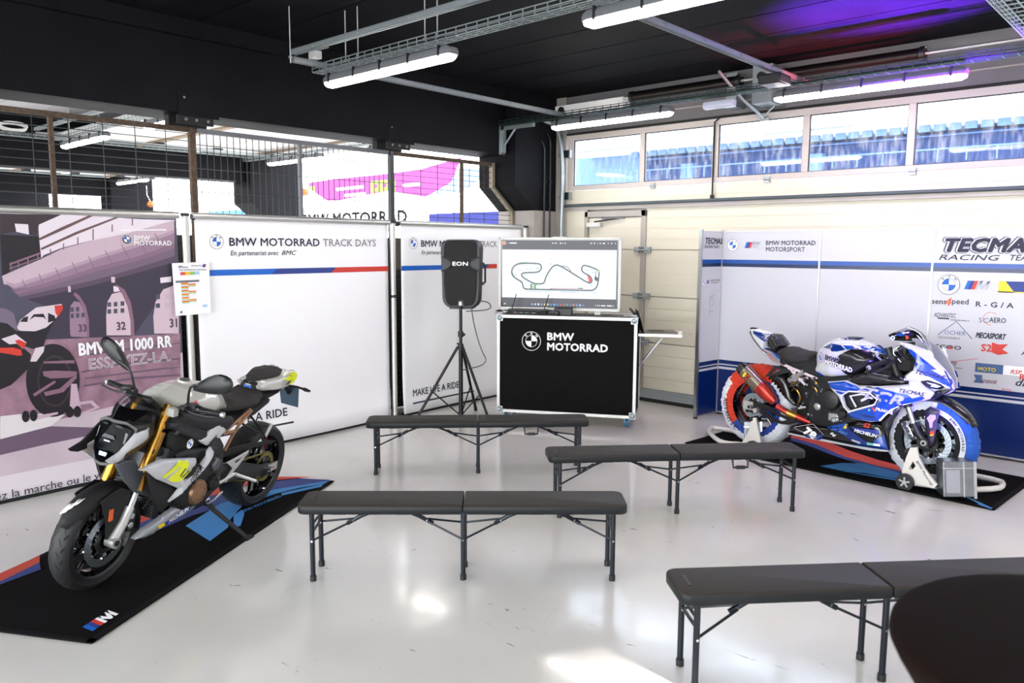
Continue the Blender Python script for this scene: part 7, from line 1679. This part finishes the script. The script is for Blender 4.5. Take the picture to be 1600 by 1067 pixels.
    d.strip([(p[0], p[1]) for p in [(0.445, 0.245), (0.605, 0.299), (0.696, 0.228), (0.637, 0.189), (0.446, 0.236)]], .004, LGREY, frame((0, s*.203, 0), (-s, 0, 0), (0, 0, 1)) if False else Matrix(((1, 0, 0, 0), (0, 0, 1, s*.203), (0, 1, 0, 0), (0, 0, 0, 1))), 0)
    d.build('livery_print', o, ang=0)
    pan(B2, 'front_duct', duct, s*.15, .015, .03, CARB, s, .02)
    pan(B2, 'carbon_side_cowl', cowl, s*.165, .02, .03, CARB, s, .02)
    m = MB(); m.loft([[(x, s*y, z_) for x, y, z_ in r_] for r_ in ([(1.36, .10, .70), (1.36, .10, .655), (1.36, .05, .64)], [(1.48, .07, .70), (1.50, .07, .655), (1.5, .03, .645)], [(1.545, .02, .715), (1.55, .02, .69), (1.55, .01, .68)])], GLW); m.build('chin_intake', B2)
    pan(B2, 'winglet_cowl', [(1.297, 0.619), (1.339, 0.649), (1.453, 0.658), (1.473, 0.683), (1.555, 0.695), (1.516, 0.66), (1.483, 0.632), (1.429, 0.601), (1.343, 0.583)], s*.12, .02, .03, CARB, s, .10)
# windscreen
SCR = glass_mat('screen_tint', (.80, .83, .88), .35)
top = lambda t: (1.214-.10*t*t, .125*t, 1.118-.062*t*t); bot = lambda t: (1.375-.15*t*t, .155*t, .965+.045*t*t-.0*abs(t))
m = MB(); g = []
for a in range(11):
    u = a/10; row = []
    for b in range(13):
        t_ = -1+2*b/12; A = top(t_); Bt = bot(t_); bul = .030*math.sin(u*PI)*(1-.3*t_*t_)
        row.append(m.bm.verts.new((A[0]*(1-u)+Bt[0]*u+bul*.5, A[1]*(1-u)+Bt[1]*u, A[2]*(1-u)+Bt[2]*u+bul)))
    g.append(row)
for a in range(10):
    for b in range(12): m.face((g[a][b], g[a][b+1], g[a+1][b+1], g[a+1][b]), m.mi(GBLK if (b in (0, 11) and a < 7) else SCR), True)
o = m.build('windscreen', B2, ang=60)
m = MB(); m.tube([tuple(V(top(-1+2*k/12))+V((0, 0, .001))) for k in range(13)], .003, LGREY, 6); m.tube([(1.214, 0, 1.12), (1.29, 0, 1.07), (1.37, 0, .975)], .003, LGREY, 6); m.build('screen_edge', o)
sgn_frame = [(1.114, 1.052), (1.195, 1.086), (1.287, 1.045), (1.291, 1.024), (1.162, 1.018)]
for s in (-1, 1):
    o2 = plate(B2, 'screen_side_fin', sgn_frame, s*.125-.004, s*.125+.004, GBLK, .002)
    m = MB(); P_ = Matrix(((1, 0, 0, 0), (0, 0, 1, s*.130), (0, 1, 0, 0), (0, 0, 0, 1))); q = [(1.153, 1.037), (1.174, 1.068), (1.208, 1.08), (1.241, 1.063), (1.198, 1.052), (1.251, 1.034), (1.269, 1.043)]
    for pts, c in (((q[1], q[2], q[3], q[4]), FBLUE), ((q[3], (q[3][0]+.02, q[3][1]-.005), q[6], (q[6][0]-.02, q[6][1]-.01)), RED)): m.flat(list(pts), c, P_, .001*s)
    m.flat(ell(q[0][0], q[0][1], .016, .016, 20), PRW, P_, .001*s); m.flat(ell(q[0][0], q[0][1], .008, .008, 16), BLUE, P_, .002*s); m.build('stickers', o2, ang=0)
# cockpit
m = MB(); m.box((1.22, 0, .95), (.02, .16, .10), BLK, None); m.bx(1.10, 1.28, -.11, .11, .80, .88, MBLK); m.tube([(1.20, -.11, .98), (1.15, -.14, .94), (1.22, -.12, .86)], .006, CHR, 8, sm=1); m.build('dash_and_yoke', B2, bevel=.01)
for s in (-1, 1):
    m = MB(); m.tube([(1.20, s*.13, .90), (1.16, s*.20, .875), (1.075, s*.325, .82)], .010, BLK, 10); hbr = m.build('clip_on', B2)
    m = MB(); m.cyl((1.155, s*.21, .873), (1.08, s*.315, .825), .018, MBLK, 16); m.cyl((1.08, s*.315, .825), (1.07, s*.33, .818), .017, ALUW, 14); m.cyl((1.16, s*.20, .875), (1.15, s*.215, .869), .026, BLK, 16); m.build('grip', hbr)
    m = MB(); m.box((1.18, s*.18, .885), (.05, .05, .05), BLK); m.tube([(1.19, s*.19, .89), (1.20, s*.25, .85), (1.14, s*.34, .80)], .006, BLK, 8, sm=1); m.tube([(1.07, s*.33, .818), (1.08, s*.36, .79), (1.16, s*.355, .765), (1.22, s*.33, .775)], .007, BLK, 8, sm=1); m.build('lever_and_guard', hbr)
m = MB()
for k in range(8):
    y = -.12+.034*k; m.tube([(1.25, y, .88+.01*(k % 3)), (1.17, y*.9, .95), (1.26, y*.7, .98-.01*k), (1.33, y*.6, .90)], .006, BLK if k % 3 else DST, 6, sm=2)
m.build('cables_and_hoses', B2)
# tank
TK2 = [(0.511, 0.852), (0.537, 0.898), (0.6, 0.951), (0.676, 0.982), (0.794, 0.995), (0.91, 0.978), (1.001, 0.938), (1.051, 0.893), (1.063, 0.835), (1.011, 0.768), (0.911, 0.69), (0.713, 0.644), (0.591, 0.639), (0.462, 0.692), (0.424, 0.713), (0.495, 0.748), (0.508, 0.771)]
m = MB(); m.body(TK2, lambda x, z_: .10+.085*min(1, max(0, (x-.50)/.20)), .12, GLW, .018); tv2 = m.bvh(); tk = m.build('fuel_tank', B2, ang=60)
d = MB()
for s in (-1, 1):
    d.drape([(0.786, 0.878), (0.863, 0.927), (0.96, 0.928), (1.049, 0.891), (1.072, 0.846), (1.047, 0.795), (0.964, 0.724), (0.885, 0.697), (0.825, 0.726), (0.78, 0.782), (0.72, 0.805)], tv2, s, CARB, 0.005)
    for q, c in (([(0.611, 0.91), (0.677, 0.95), (0.771, 0.946), (0.822, 0.918), (0.765, 0.899), (0.715, 0.894), (0.697, 0.912)], FDB), ([(0.787, 0.947), (0.878, 0.953), (0.99, 0.951), (1.079, 0.91), (1.065, 0.883), (1.008, 0.918), (0.944, 0.931), (0.879, 0.93), (0.831, 0.919)], FBLUE), ([(0.498, 0.706), (0.596, 0.706), (0.641, 0.682), (0.727, 0.685), (0.762, 0.664), (0.642, 0.657), (0.553, 0.684)], FBLUE), ([(0.709, 0.986), (0.809, 1.002), (0.875, 1.001), (0.843, 0.988), (0.76, 0.981)], FDB)): d.drape(q, tv2, s, c, 0.0055)
    d.drape([(0.568, 0.788), (0.568, 0.85), (0.594, 0.886), (0.637, 0.902), (0.715, 0.894), (0.776, 0.856), (0.789, 0.836), (0.753, 0.809), (0.703, 0.803)], tv2, s, PUR, 0.005)
    c_ = [(0.608, 0.831)][0]; d.drape(ell(c_[0], c_[1], .036, .040, 24), tv2, s, INK, 0.007); d.drape(ell(c_[0], c_[1], .033, .037, 24), tv2, s, PUR, 0.0076); d.drape(ell(c_[0], c_[1], .019, .021, 20), tv2, s, BLUE, 0.0082)
    for q in (1, -1): d.drape([(c_[0], c_[1]), (c_[0]+q*.019, c_[1]), (c_[0]+q*.013, c_[1]+q*.014), (c_[0], c_[1]+q*.02)], tv2, s, PUR, 0.0088)
    qa, qb = [(0.657, 0.826), (0.754, 0.822)]; d.drape_text('BMW', (qa if s < 0 else qb)[0], (qa if s < 0 else qb)[1], .055, INK, tv2, s, off=.009, rot=-.13*(-s), bold=.03, width=abs(qb[0]-qa[0]))
    qa, qb = [(0.661, 0.79), (0.881, 0.747)]
    for bd_, mt_, of_ in ((.09, INK, .005), (.03, PRW, .008)): d.drape_text('MOTORRAD', (qa if s < 0 else qb)[0], (qa if s < 0 else qb)[1], .055, mt_, tv2, s, off=of_, rot=math.atan2(qb[1]-qa[1], qb[0]-qa[0])*(-s), bold=bd_, width=math.dist(qa, qb))
d.build('livery_print', tk, ang=0)
m = MB(); m.cyl((.80, 0, .985), (.80, 0, 1.0), .05, BLK, 24); m.build('fuel_cap', tk)
SE3 = [(0.163, 0.828), (0.219, 0.866), (0.285, 0.878), (0.38, 0.858), (0.489, 0.855), (0.511, 0.851), (0.509, 0.766), (0.423, 0.737), (0.312, 0.731), (0.205, 0.775)]
m = MB(); m.body(SE3, lambda x, z_: .10+.05*max(0, 1-abs(x-.30)/.2), .05, SEATK, .018); m.build('rider_seat', B2, ang=60)
PAD = [(0.103, 0.97), (0.156, 0.97), (0.196, 0.934), (0.239, 0.882), (0.191, 0.845), (0.145, 0.801), (0.099, 0.818), (0.073, 0.86), (0.074, 0.923)]
m = MB(); m.body(PAD, lambda x, z_: .085+.006*math.sin(x*160)*math.sin(z_*130), .03, mat('creased_vinyl', '161518', .35), .012); m.build('tail_pad', B2, ang=50)
TL = [(-0.153, 0.989), (-0.05, 1.002), (0.051, 0.982), (0.107, 0.962), (0.08, 0.915), (0.073, 0.851), (0.105, 0.804), (0.166, 0.762), (0.226, 0.739), (0.35, 0.715), (0.497, 0.718), (0.505, 0.699), (0.426, 0.692), (0.314, 0.689), (0.179, 0.715), (0.108, 0.747), (0.015, 0.813), (-0.091, 0.904)]
m = MB(); m.body(TL, lambda x, z_: .05+.08*min(1, max(0, (x+.16)/.35)), .045, GLW, .014); tv3 = m.bvh(); tl = m.build('tail_unit', B2, ang=60)
d = MB()
for s in (-1, 1):
    for q, c in (([(-0.064, 0.985), (0.101, 0.963), (0.097, 0.878), (0.029, 0.925), (-0.043, 0.958)], FDB), ([(-0.093, 0.99), (-0.041, 0.918), (0.064, 0.83), (0.095, 0.797), (0.075, 0.813), (-0.04, 0.904), (-0.097, 0.977)], GBLK), ([(0.053, 0.846), (0.107, 0.834), (0.164, 0.787), (0.281, 0.747), (0.225, 0.739), (0.156, 0.766)], FBLUE), ([(0.054, 0.838), (0.156, 0.759), (0.225, 0.728), (0.395, 0.714), (0.396, 0.705), (0.216, 0.717), (0.147, 0.748)], mat('livery_pink', 'e58d9c', .4))): d.drape(q, tv3, s, c, 0.005, step=.014)
d.build('livery_print', tl, ang=0)
m = MB(); m.box((-.085, 0, .995), (.07, .04, .018), BLK); m.build('tail_sensor', B2, bevel=.006)
m = MB(); m.bx(.30, 1.16, -.10, .10, .62, .80, MBLK); m.bx(.20, .46, -.075, .075, .66, .80, MBLK); m.build('airbox_and_frame', B2, bevel=.03)
# pale trellis subframe
zl = [[(0.296, 0.73), (0.586, 0.652)], [(0.325, 0.713), (0.441, 0.624), (0.535, 0.548)], [(0.426, 0.63), (0.379, 0.671), (0.392, 0.704)], [(0.423, 0.621), (0.503, 0.652)]]
for s in (-1, 1):
    m = MB()
    for l_ in zl: m.tube([(a, s*.13, b) for a, b in l_], .011, PINKF, 10)
    m.build('subframe', B2)
plate(B2, 'exhaust_bracket', [(0.118, 0.61), (0.2, 0.709), (0.343, 0.7), (0.363, 0.682), (0.289, 0.659), (0.214, 0.632)], -.145, -.135, DST, .003, holes=([(0.171, 0.635), (0.215, 0.693), (0.268, 0.691), (0.26, 0.669)],))
# engine
m = MB(); m.loft([[(.42, y, z_) for y, z_ in rr(.26, .28, .04, 4, 0, .45)], [(.62, y, z_) for y, z_ in rr(.34, .44, .05, 4, 0, .46)], [(.85, y, z_) for y, z_ in rr(.34, .46, .05, 4, 0, .50)], [(1.02, y, z_) for y, z_ in rr(.30, .34, .05, 4, 0, .56)]], CAST); m.build('engine_block', B2, ang=40)
q = [(0.725, 0.513), (0.617, 0.438), (0.827, 0.414), (0.761, 0.378), (0.788, 0.358), (0.681, 0.59)]
for s in (-1, 1):
    round_cover(B2, q[0][0], s*.17, q[0][1], .085, s, BLK, d=.04, bolts=8); round_cover(B2, q[2][0], s*.17, q[2][1], .038, s, BLK); round_cover(B2, q[1][0], s*.165, q[1][1], .032, s, mat('cast_alloy', 'a9abad', .35, metal=.8), 'pivot_cover', d=.02)
    plate(B2, 'frame_pivot_plate', [(0.562, 0.561), (0.627, 0.654), (0.697, 0.647), (0.666, 0.576), (0.621, 0.502), (0.641, 0.404), (0.61, 0.323), (0.539, 0.319), (0.533, 0.437)], s*.15-.012, s*.15+.012, CAST, .005)
    m = MB(); a = q[3]; m.box((a[0], s*.17, a[1]), (.09, .05, .07), mat('cast_alloy')); m.cyl((q[4][0]-.02, s*.17, q[4][1]), (q[4][0]-.02, s*.21, q[4][1]), .022, mat('cast_alloy'), 14); m.cyl((a[0]+.03, s*.17, a[1]-.01), (a[0]+.03, s*.205, a[1]-.01), .02, mat('cast_alloy'), 14); m.build('water_pump', B2, bevel=.012)
m = MB(); random.seed(5)
for k in range(46):
    x = random.uniform(.36, .82); z_ = random.uniform(.30, .66); r_ = random.uniform(.005, .011)
    m.cyl((x, -.15, z_), (x, -.182, z_), r_, random.choice((CHR, DST, BLK, ALU)), 8)
for k in range(7):
    x = random.uniform(.36, .6); z_ = random.uniform(.5, .66); m.tube([(x, -.13, z_), (x+.05, -.17, z_+.04), (x+.10, -.16, z_-.03), (x+.07, -.14, z_-.09)], .006, BLK if k % 3 else GLD, 6, sm=2)
m.build('fasteners_and_hoses', B2)
m = MB(); m.cyl((.33, -.10, .60), (.47, -.12, .70), .028, ALU, 14); m.cyl((.36, -.12, .56), (.43, -.13, .66), .014, GLD, 10); m.cyl((.40, -.13, .64), (.40, -.165, .64), .03, ALU, 14); m.build('shock_reservoir', B2)
m = MB(); m.body([(0.066, 0.597), (0.162, 0.663), (0.259, 0.657), (0.319, 0.594), (0.363, 0.477), (0.441, 0.401), (0.368, 0.371), (0.271, 0.427), (0.19, 0.487), (0.129, 0.533), (0.073, 0.543)], .11, .04, CARB, .02); m.build('rear_hugger', B2, ang=60)
# swingarm
SW = [(-0.069, 0.357), (0.042, 0.375), (0.123, 0.372), (0.175, 0.354), (0.238, 0.324), (0.338, 0.3), (0.424, 0.299), (0.457, 0.28), (0.352, 0.236), (0.287, 0.23), (0.197, 0.239), (0.116, 0.272), (0.063, 0.305), (-0.053, 0.273)]
for s in (-1, 1):
    plate(B2, 'swingarm', SW, s*.125-.012, s*.125+.012, mat('swingarm_brown_black', '1d171a', .4, metal=.3), .005, holes=([(0.102, 0.327), (0.159, 0.331), (0.239, 0.303), (0.339, 0.274), (0.286, 0.255), (0.196, 0.265)],))
    m = MB(); a = [(-0.002, 0.338), (0.057, 0.331), (0.08, 0.314)]; m.bx(-.07, .02, s*.142-.006, s*.142+.006, YR-.03, YR+.04, ALUW); m.cyl((0, s*.14, YR), (0, s*.175, YR), .022, ALU, 16); m.cyl((0, s*.175, YR), (0, s*.178, YR), .013, MBLK, 12); m.cyl((.065, s*.14, YR-.02), (.065, s*.185, YR-.02), .02, ALUW, 12); m.build('chain_adjuster', B2)
# exhaust can
ax0, ax1 = V((-.055, -.22, .675)), V((.235, -.205, .452)); dv = (ax1-ax0).normalized(); Me = frame(ax0, dv.cross(V((0, 1, 0))), (0, 1, 0))
def oval(w_, h_, t_, n=20, off=(0, 0)): 
    return [(off[0]+w_*math.copysign(abs(math.cos(2*PI*k/n))**.75, math.cos(2*PI*k/n)), off[1]+h_*math.copysign(abs(math.sin(2*PI*k/n))**.75, math.sin(2*PI*k/n)), t_) for k in range(n)]
Lc = (ax1-ax0).length; sg = 1 if (Me.to_3x3() @ V((0, 0, 1))).dot(dv) > 0 else -1
m = MB(); m.loft([oval(.058, .05, sg*.035), oval(.06, .052, sg*Lc*.62)], TITAN, M=Me); c = m.build('exhaust_can', B2)
m = MB(); m.loft([oval(.045, .04, -sg*.02), oval(.058, .05, sg*.035)], CARB, M=Me); m.build('end_cap', c)
m = MB(); m.loft([oval(.06, .052, sg*Lc*.62), oval(.058, .05, sg*Lc*.86), oval(.03, .028, sg*Lc*1.12)], HOTR, M=Me); m.build('hot_cone', c)
p_ = [(0.3, 0.383), (0.375, 0.348), (0.44, 0.329), (0.537, 0.293)]
m = MB(); m.tube([(p_[0][0]-.02, -.20, p_[0][1]+.01), (p_[1][0], -.19, p_[1][1]), (p_[2][0], -.17, p_[2][1]), (p_[3][0], -.13, p_[3][1]), (.70, -.08, .25)], .026, HOTR, 14, sm=1); m.cyl((p_[1][0]-.01, -.19, p_[1][1]+.005), (p_[2][0], -.17, p_[2][1]), .030, GLD, 16); m.tube([(.70, -.08, .25), (1.0, 0, .24), (1.10, .05, .36), (1.06, .06, .5)], .03, DST, 12, sm=1); m.build('exhaust_pipe', B2)
bd = [(0.016, 0.594), (0.073, 0.622), (0.094, 0.584), (0.048, 0.538)]
Pb = Me @ Matrix.Translation((0, -.0525 if True else 0, 0))
m = MB(); nx = Me.to_3x3() @ V((1, 0, 0)); side_v = V((0, -1, 0))
ctr = ax0+dv*.10; up2 = V((0, -1, 0)).cross(dv) ; up2 = -up2 if up2.z < 0 else up2
Pm = frame(ctr+V((0, -.0535, .0)), dv*-1 if False else (1, 0, 0), (0, 0, 1)); ang = math.atan2(dv.z, dv.x); Pm = Pm @ Matrix.Rotation(ang, 4, 'Z')
m.flat([(-.035, -.03), (.035, -.03), (.035, .03), (-.035, .03)], GBLK, Pm, 0); m.flat([(-.008, -.022), (.03, -.022), (.03, .024), (-.008, .024)], FRED, Pm, .001); m.strip([(-.004, -.018), (.026, .02)], .007, GBLK, Pm, .002); m.strip([(-.004, .02), (.026, -.018)], .007, GBLK, Pm, .003); m.flat([(-.032, -.024), (-.014, -.024), (-.014, .026), (-.032, .026)], YLW, Pm, .001); m.build('badge', c, ang=0)
m = MB(); m.tube([(.52, -.17, .42), (.46, -.19, .40), (.44, -.27, .40)], .010, ALU, 8); m.tube([(.50, .17, .42), (.46, .19, .40), (.44, .27, .40)], .010, ALU, 8); m.build('foot_peg', B2)

# ------------------------------------------------------------------ paddock stands
def bl(x, y, z_): return tuple(B2.matrix_basis @ V((x, y, z_)))
STW = mat('stand_white_enamel', 'dcd8d2', .3, coat=.4)
t = empty('paddock_stand', bl(W2, 0, -.05)); tag(t, 'white paddock stand with black wheels under the front wheel of the race motorcycle', 'paddock stand', 'white paddock stands'); inv = Matrix.Translation(-t.location)
def sb(mb, name, **k):
    o = mb.build(name, **k); o.parent = t; o.matrix_parent_inverse = inv; return o
g = [(-1.62, 6.301), (-1.454, 6.274), (-1.287, 6.322), (-1.129, 6.513), (-1.124, 6.636), (-1.155, 6.743), (-1.387, 6.77), (-1.578, 6.77)]
m = MB(); P3 = [(a, b, .055) for a, b in g]; near0 = bl(W2-.10, -.215, .0); far0 = bl(W2-.10, .20, .0)
m.tube([(near0[0]+.04, near0[1], .055)]+P3[1:8]+[(far0[0]+.04, far0[1], .055)], .021, STW, 14, sm=1); sb(m, 'base_tube')
for s in (-1, 1):
    y = .215*s
    A = bl(W2-.095, y, 0.0); Bt = bl(W2-.085, s*.165, YF-.07); 
    pts = [(1.366, 0.263), (1.412, 0.272), (1.428, 0.202), (1.476, 0.128), (1.566, 0.034), (1.547, 0.002), (1.419, 0.011), (1.335, 0.057), (1.317, 0.069), (1.342, 0.183)]
    Mx = B2.matrix_basis; mm = MB(); i = mm.mi(STW)
    pts2, fs = mesh2d(pts, .03, ([(1.389, 0.17), (1.412, 0.137), (1.391, 0.101), (1.365, 0.103)],))
    fa = [mm.bm.verts.new(Mx @ V((a, s*.205, b))) for a, b in pts2]; fb = [mm.bm.verts.new(Mx @ V((a, s*.225, b))) for a, b in pts2]; cnt = {}
    for f in fs:
        mm.face([fa[k] for k in f], i); mm.face([fb[k] for k in reversed(f)], i)
        for a in range(len(f)): e = tuple(sorted((f[a], f[(a+1) % len(f)]))); cnt[e] = cnt.get(e, 0)+1
    for (a, b), n_ in cnt.items():
        if n_ == 1: mm.face((fa[a], fa[b], fb[b], fb[a]), i)
    if s < 0:
        q = [(1.41, 0.169), (1.489, 0.064)]; Pq = Mx @ Matrix(((1, 0, 0, q[0][0]), (0, 0, 1, -.2262), (0, 1, 0, q[0][1]), (0, 0, 0, 1))) @ Matrix.Rotation(math.atan2(q[1][1]-q[0][1], q[1][0]-q[0][0]), 4, 'Z'); mm.text('BMW Motorrad', 0, 0, .028, INK, Pq, h=.0, bold=.02)
    sb(mm, 'side_plate', ang=30, bevel=.004)
    m = MB(); m.cyl(bl(W2-.08, s*.10, YF-.06), bl(W2-.08, s*.225, YF-.06), .016, BLK, 12); sb(m, 'support_pin')
    m = MB(); c0 = bl(W2-.055, s*.232, .0); c1_ = bl(W2-.055, s*.262, .0); z_ = .064; c0 = (c0[0]-.01, c0[1], z_); c1_ = (c1_[0]-.01, c1_[1], z_)
    m.cyl(c0, c1_, .063, BLK, 28); e = V(c1_)-V(c0)
    for k in range(5):
        a = 2*PI*k/5; m.box((0, 0, 0), (.012, .003, .03), LGREY, Matrix.Translation(V(c1_)) @ Matrix.Rotation(R(-6.8), 4, 'Z') @ Matrix.Rotation(a, 4, 'Y') @ Matrix.Translation((0, 0, .025)))
    m.cyl(tuple(V(c1_)), tuple(V(c1_)+e*.15), .014, ALU, 12); sb(m, 'wheel')
t = empty('paddock_stand', bl(0, 0, -.05)); tag(t, 'white paddock stand lifting the rear wheel of the race motorcycle', 'paddock stand', 'white paddock stands'); inv = Matrix.Translation(-t.location)
g = [(-3.112, 6.427), (-3.203, 6.35), (-3.342, 6.406), (-3.554, 6.65), (-3.619, 6.802), (-3.585, 6.847), (-3.369, 6.839), (-3.235, 6.933)]
m = MB(); nr = bl(.08, -.23, 0); fr2 = bl(.08, .23, 0)
m.tube([(nr[0], nr[1], .055)]+[(a, b, .055) for a, b in g[0:7]]+[(fr2[0], fr2[1], .055)], .021, STW, 14, sm=1); sb(m, 'base_tube')
for s in (-1, 1):
    pts = [(0.059, 0.258), (0.102, 0.265), (0.136, 0.145), (0.16, 0.051), (0.157, 0.038), (0.018, 0.01), (-0.024, 0.024), (0.042, 0.146)]
    mm = MB(); mm.prism([(a, b) for a, b in pts], -.012, .012, STW, B2.matrix_basis @ Matrix(((1, 0, 0, 0), (0, 0, 1, s*.215), (0, 1, 0, 0), (0, 0, 0, 1)))); sb(mm, 'side_plate', ang=0, bevel=.004)
    m = MB(); m.cyl(bl(.06, s*.13, YR-.09), bl(.06, s*.23, YR-.09), .018, BLK, 12); sb(m, 'support_pin')
    m = MB(); a = bl(.10, s*.235, 0); b = bl(.10, s*.265, 0); m.cyl((a[0], a[1], .064), (b[0], b[1], .064), .063, BLK, 28); sb(m, 'wheel')
# bright metal control boxes of the tyre warmers, hung on the stands
BXM = mat('bright_sheet_metal', '7e7f85', .35, metal=.9, var=.12, vscale=14)
def cbox(corners_bottom, z0, h, rz, w_, d_, label, tilt):
    t2 = empty('metal_box', corners_bottom, rz); t2.rotation_euler = (R(tilt), R(-4), rz); tag(t2, label, 'box', 'bright metal boxes on the stands')
    m = MB(); m.bx(-w_/2, w_/2, -d_/2, d_/2, 0, h, BXM); m.build('case', t2, ang=0, bevel=.006)
    m = MB(); m.bx(-w_/2-.004, w_/2+.004, -d_/2-.004, d_/2+.004, h-.05, h-.044, ALU); m.bx(w_*.12, w_*.16, -d_/2-.006, -d_/2, .0, h, ALU); m.bx(w_/2-.012, w_/2+.006, -d_/2-.006, -d_/2+.006, -.01, h, ALU); m.bx(-w_*.4, w_*.02, -d_/2-.002, -d_/2, .03, h-.06, mat('label_worn', '9c9ca4', .5)); m.build('seam', t2, ang=0)
q = [(-1.337, 6.142)][0]
cbox((q[0]+.0, q[1]+.07, .035), 0, .255, R(30), .21, .16, 'bright metal box standing by the front paddock stand of the race motorcycle', -4)
q = [(-3.014, 6.409)][0]
cbox((q[0]-.02, q[1]+.10, .04), 0, .22, R(24), .15, .12, 'bright metal box by the rear paddock stand, half hidden by a bench', -6)

# ------------------------------------------------------------------ light, sky, camera
w = bpy.data.worlds.new('daylight'); bpy.context.scene.world = w; w.use_nodes = True
bg = w.node_tree.nodes['Background']; bg.inputs['Color'].default_value = (.93, .97, 1, 1); bg.inputs['Strength'].default_value = 2.9
def spot(name, loc, target, col, energy, size, blend=.6, rad=.05):
    l = bpy.data.lights.new(name, 'SPOT'); l.color = col; l.energy = energy; l.spot_size = size; l.spot_blend = blend; l.shadow_soft_size = rad
    o = bpy.data.objects.new(name, l); COL.objects.link(o); o.location = loc
    d = V(target)-V(loc); o.rotation_euler = d.to_track_quat('-Z', 'Y').to_euler(); return o
# coloured stage lamps standing on the floor beyond the right edge of the frame
spot('stage_lamp_violet', (-.45, 6.2, .12), (-2.05, 6.45, 3.6), (.20, .02, 1), 11000, R(26), .9)
spot('stage_lamp_red', (-.55, 6.9, .12), (-2.75, 6.9, 3.6), (1, .05, .10), 1000, R(26), .9)
spot('stage_lamp_blue', (-.45, 5.4, .25), (-1.75, 6.35, .75), (.16, .10, 1), 110, R(26), .8)
cam = bpy.data.cameras.new('camera'); cam.sensor_width = 36; cam.lens = 27.461; cam.clip_end = 200
co = bpy.data.objects.new('camera', cam); COL.objects.link(co)
yaw, pit, rol = .743151444, .120932273, .004960523
fw = V((-math.sin(yaw)*math.cos(pit), math.cos(yaw)*math.cos(pit), -math.sin(pit))); rt_ = V((math.cos(yaw), math.sin(yaw), 0)); up_ = rt_.cross(fw)
r2 = rt_*math.cos(rol)+up_*math.sin(rol); u2 = -rt_*math.sin(rol)+up_*math.cos(rol)
co.matrix_world = Matrix(((r2.x, u2.x, -fw.x, 0), (r2.y, u2.y, -fw.y, 0), (r2.z, u2.z, -fw.z, 1.80), (0, 0, 0, 1)))
cam.dof.use_dof = True; cam.dof.focus_distance = 6.2; cam.dof.aperture_fstop = 3.5
sc = bpy.context.scene; sc.camera = co
sc.view_settings.view_transform = 'Standard'; sc.view_settings.look = 'None'; sc.view_settings.exposure = 1.85; sc.view_settings.gamma = 1; sc.view_settings.use_curve_mapping = False
sc.cycles.max_bounces = 7; sc.cycles.sample_clamp_indirect = 6

sun = bpy.data.lights.new('sun', 'SUN'); sun.energy = 6; sun.angle = R(.8); sun.color = (1, .95, .86)
so = bpy.data.objects.new('sun', sun); COL.objects.link(so); so.location = (20, 0, 12)
so.rotation_euler = V((-.9956*math.cos(R(16)), .094*math.cos(R(16)), -math.sin(R(16)))).to_track_quat('-Z', 'Y').to_euler()
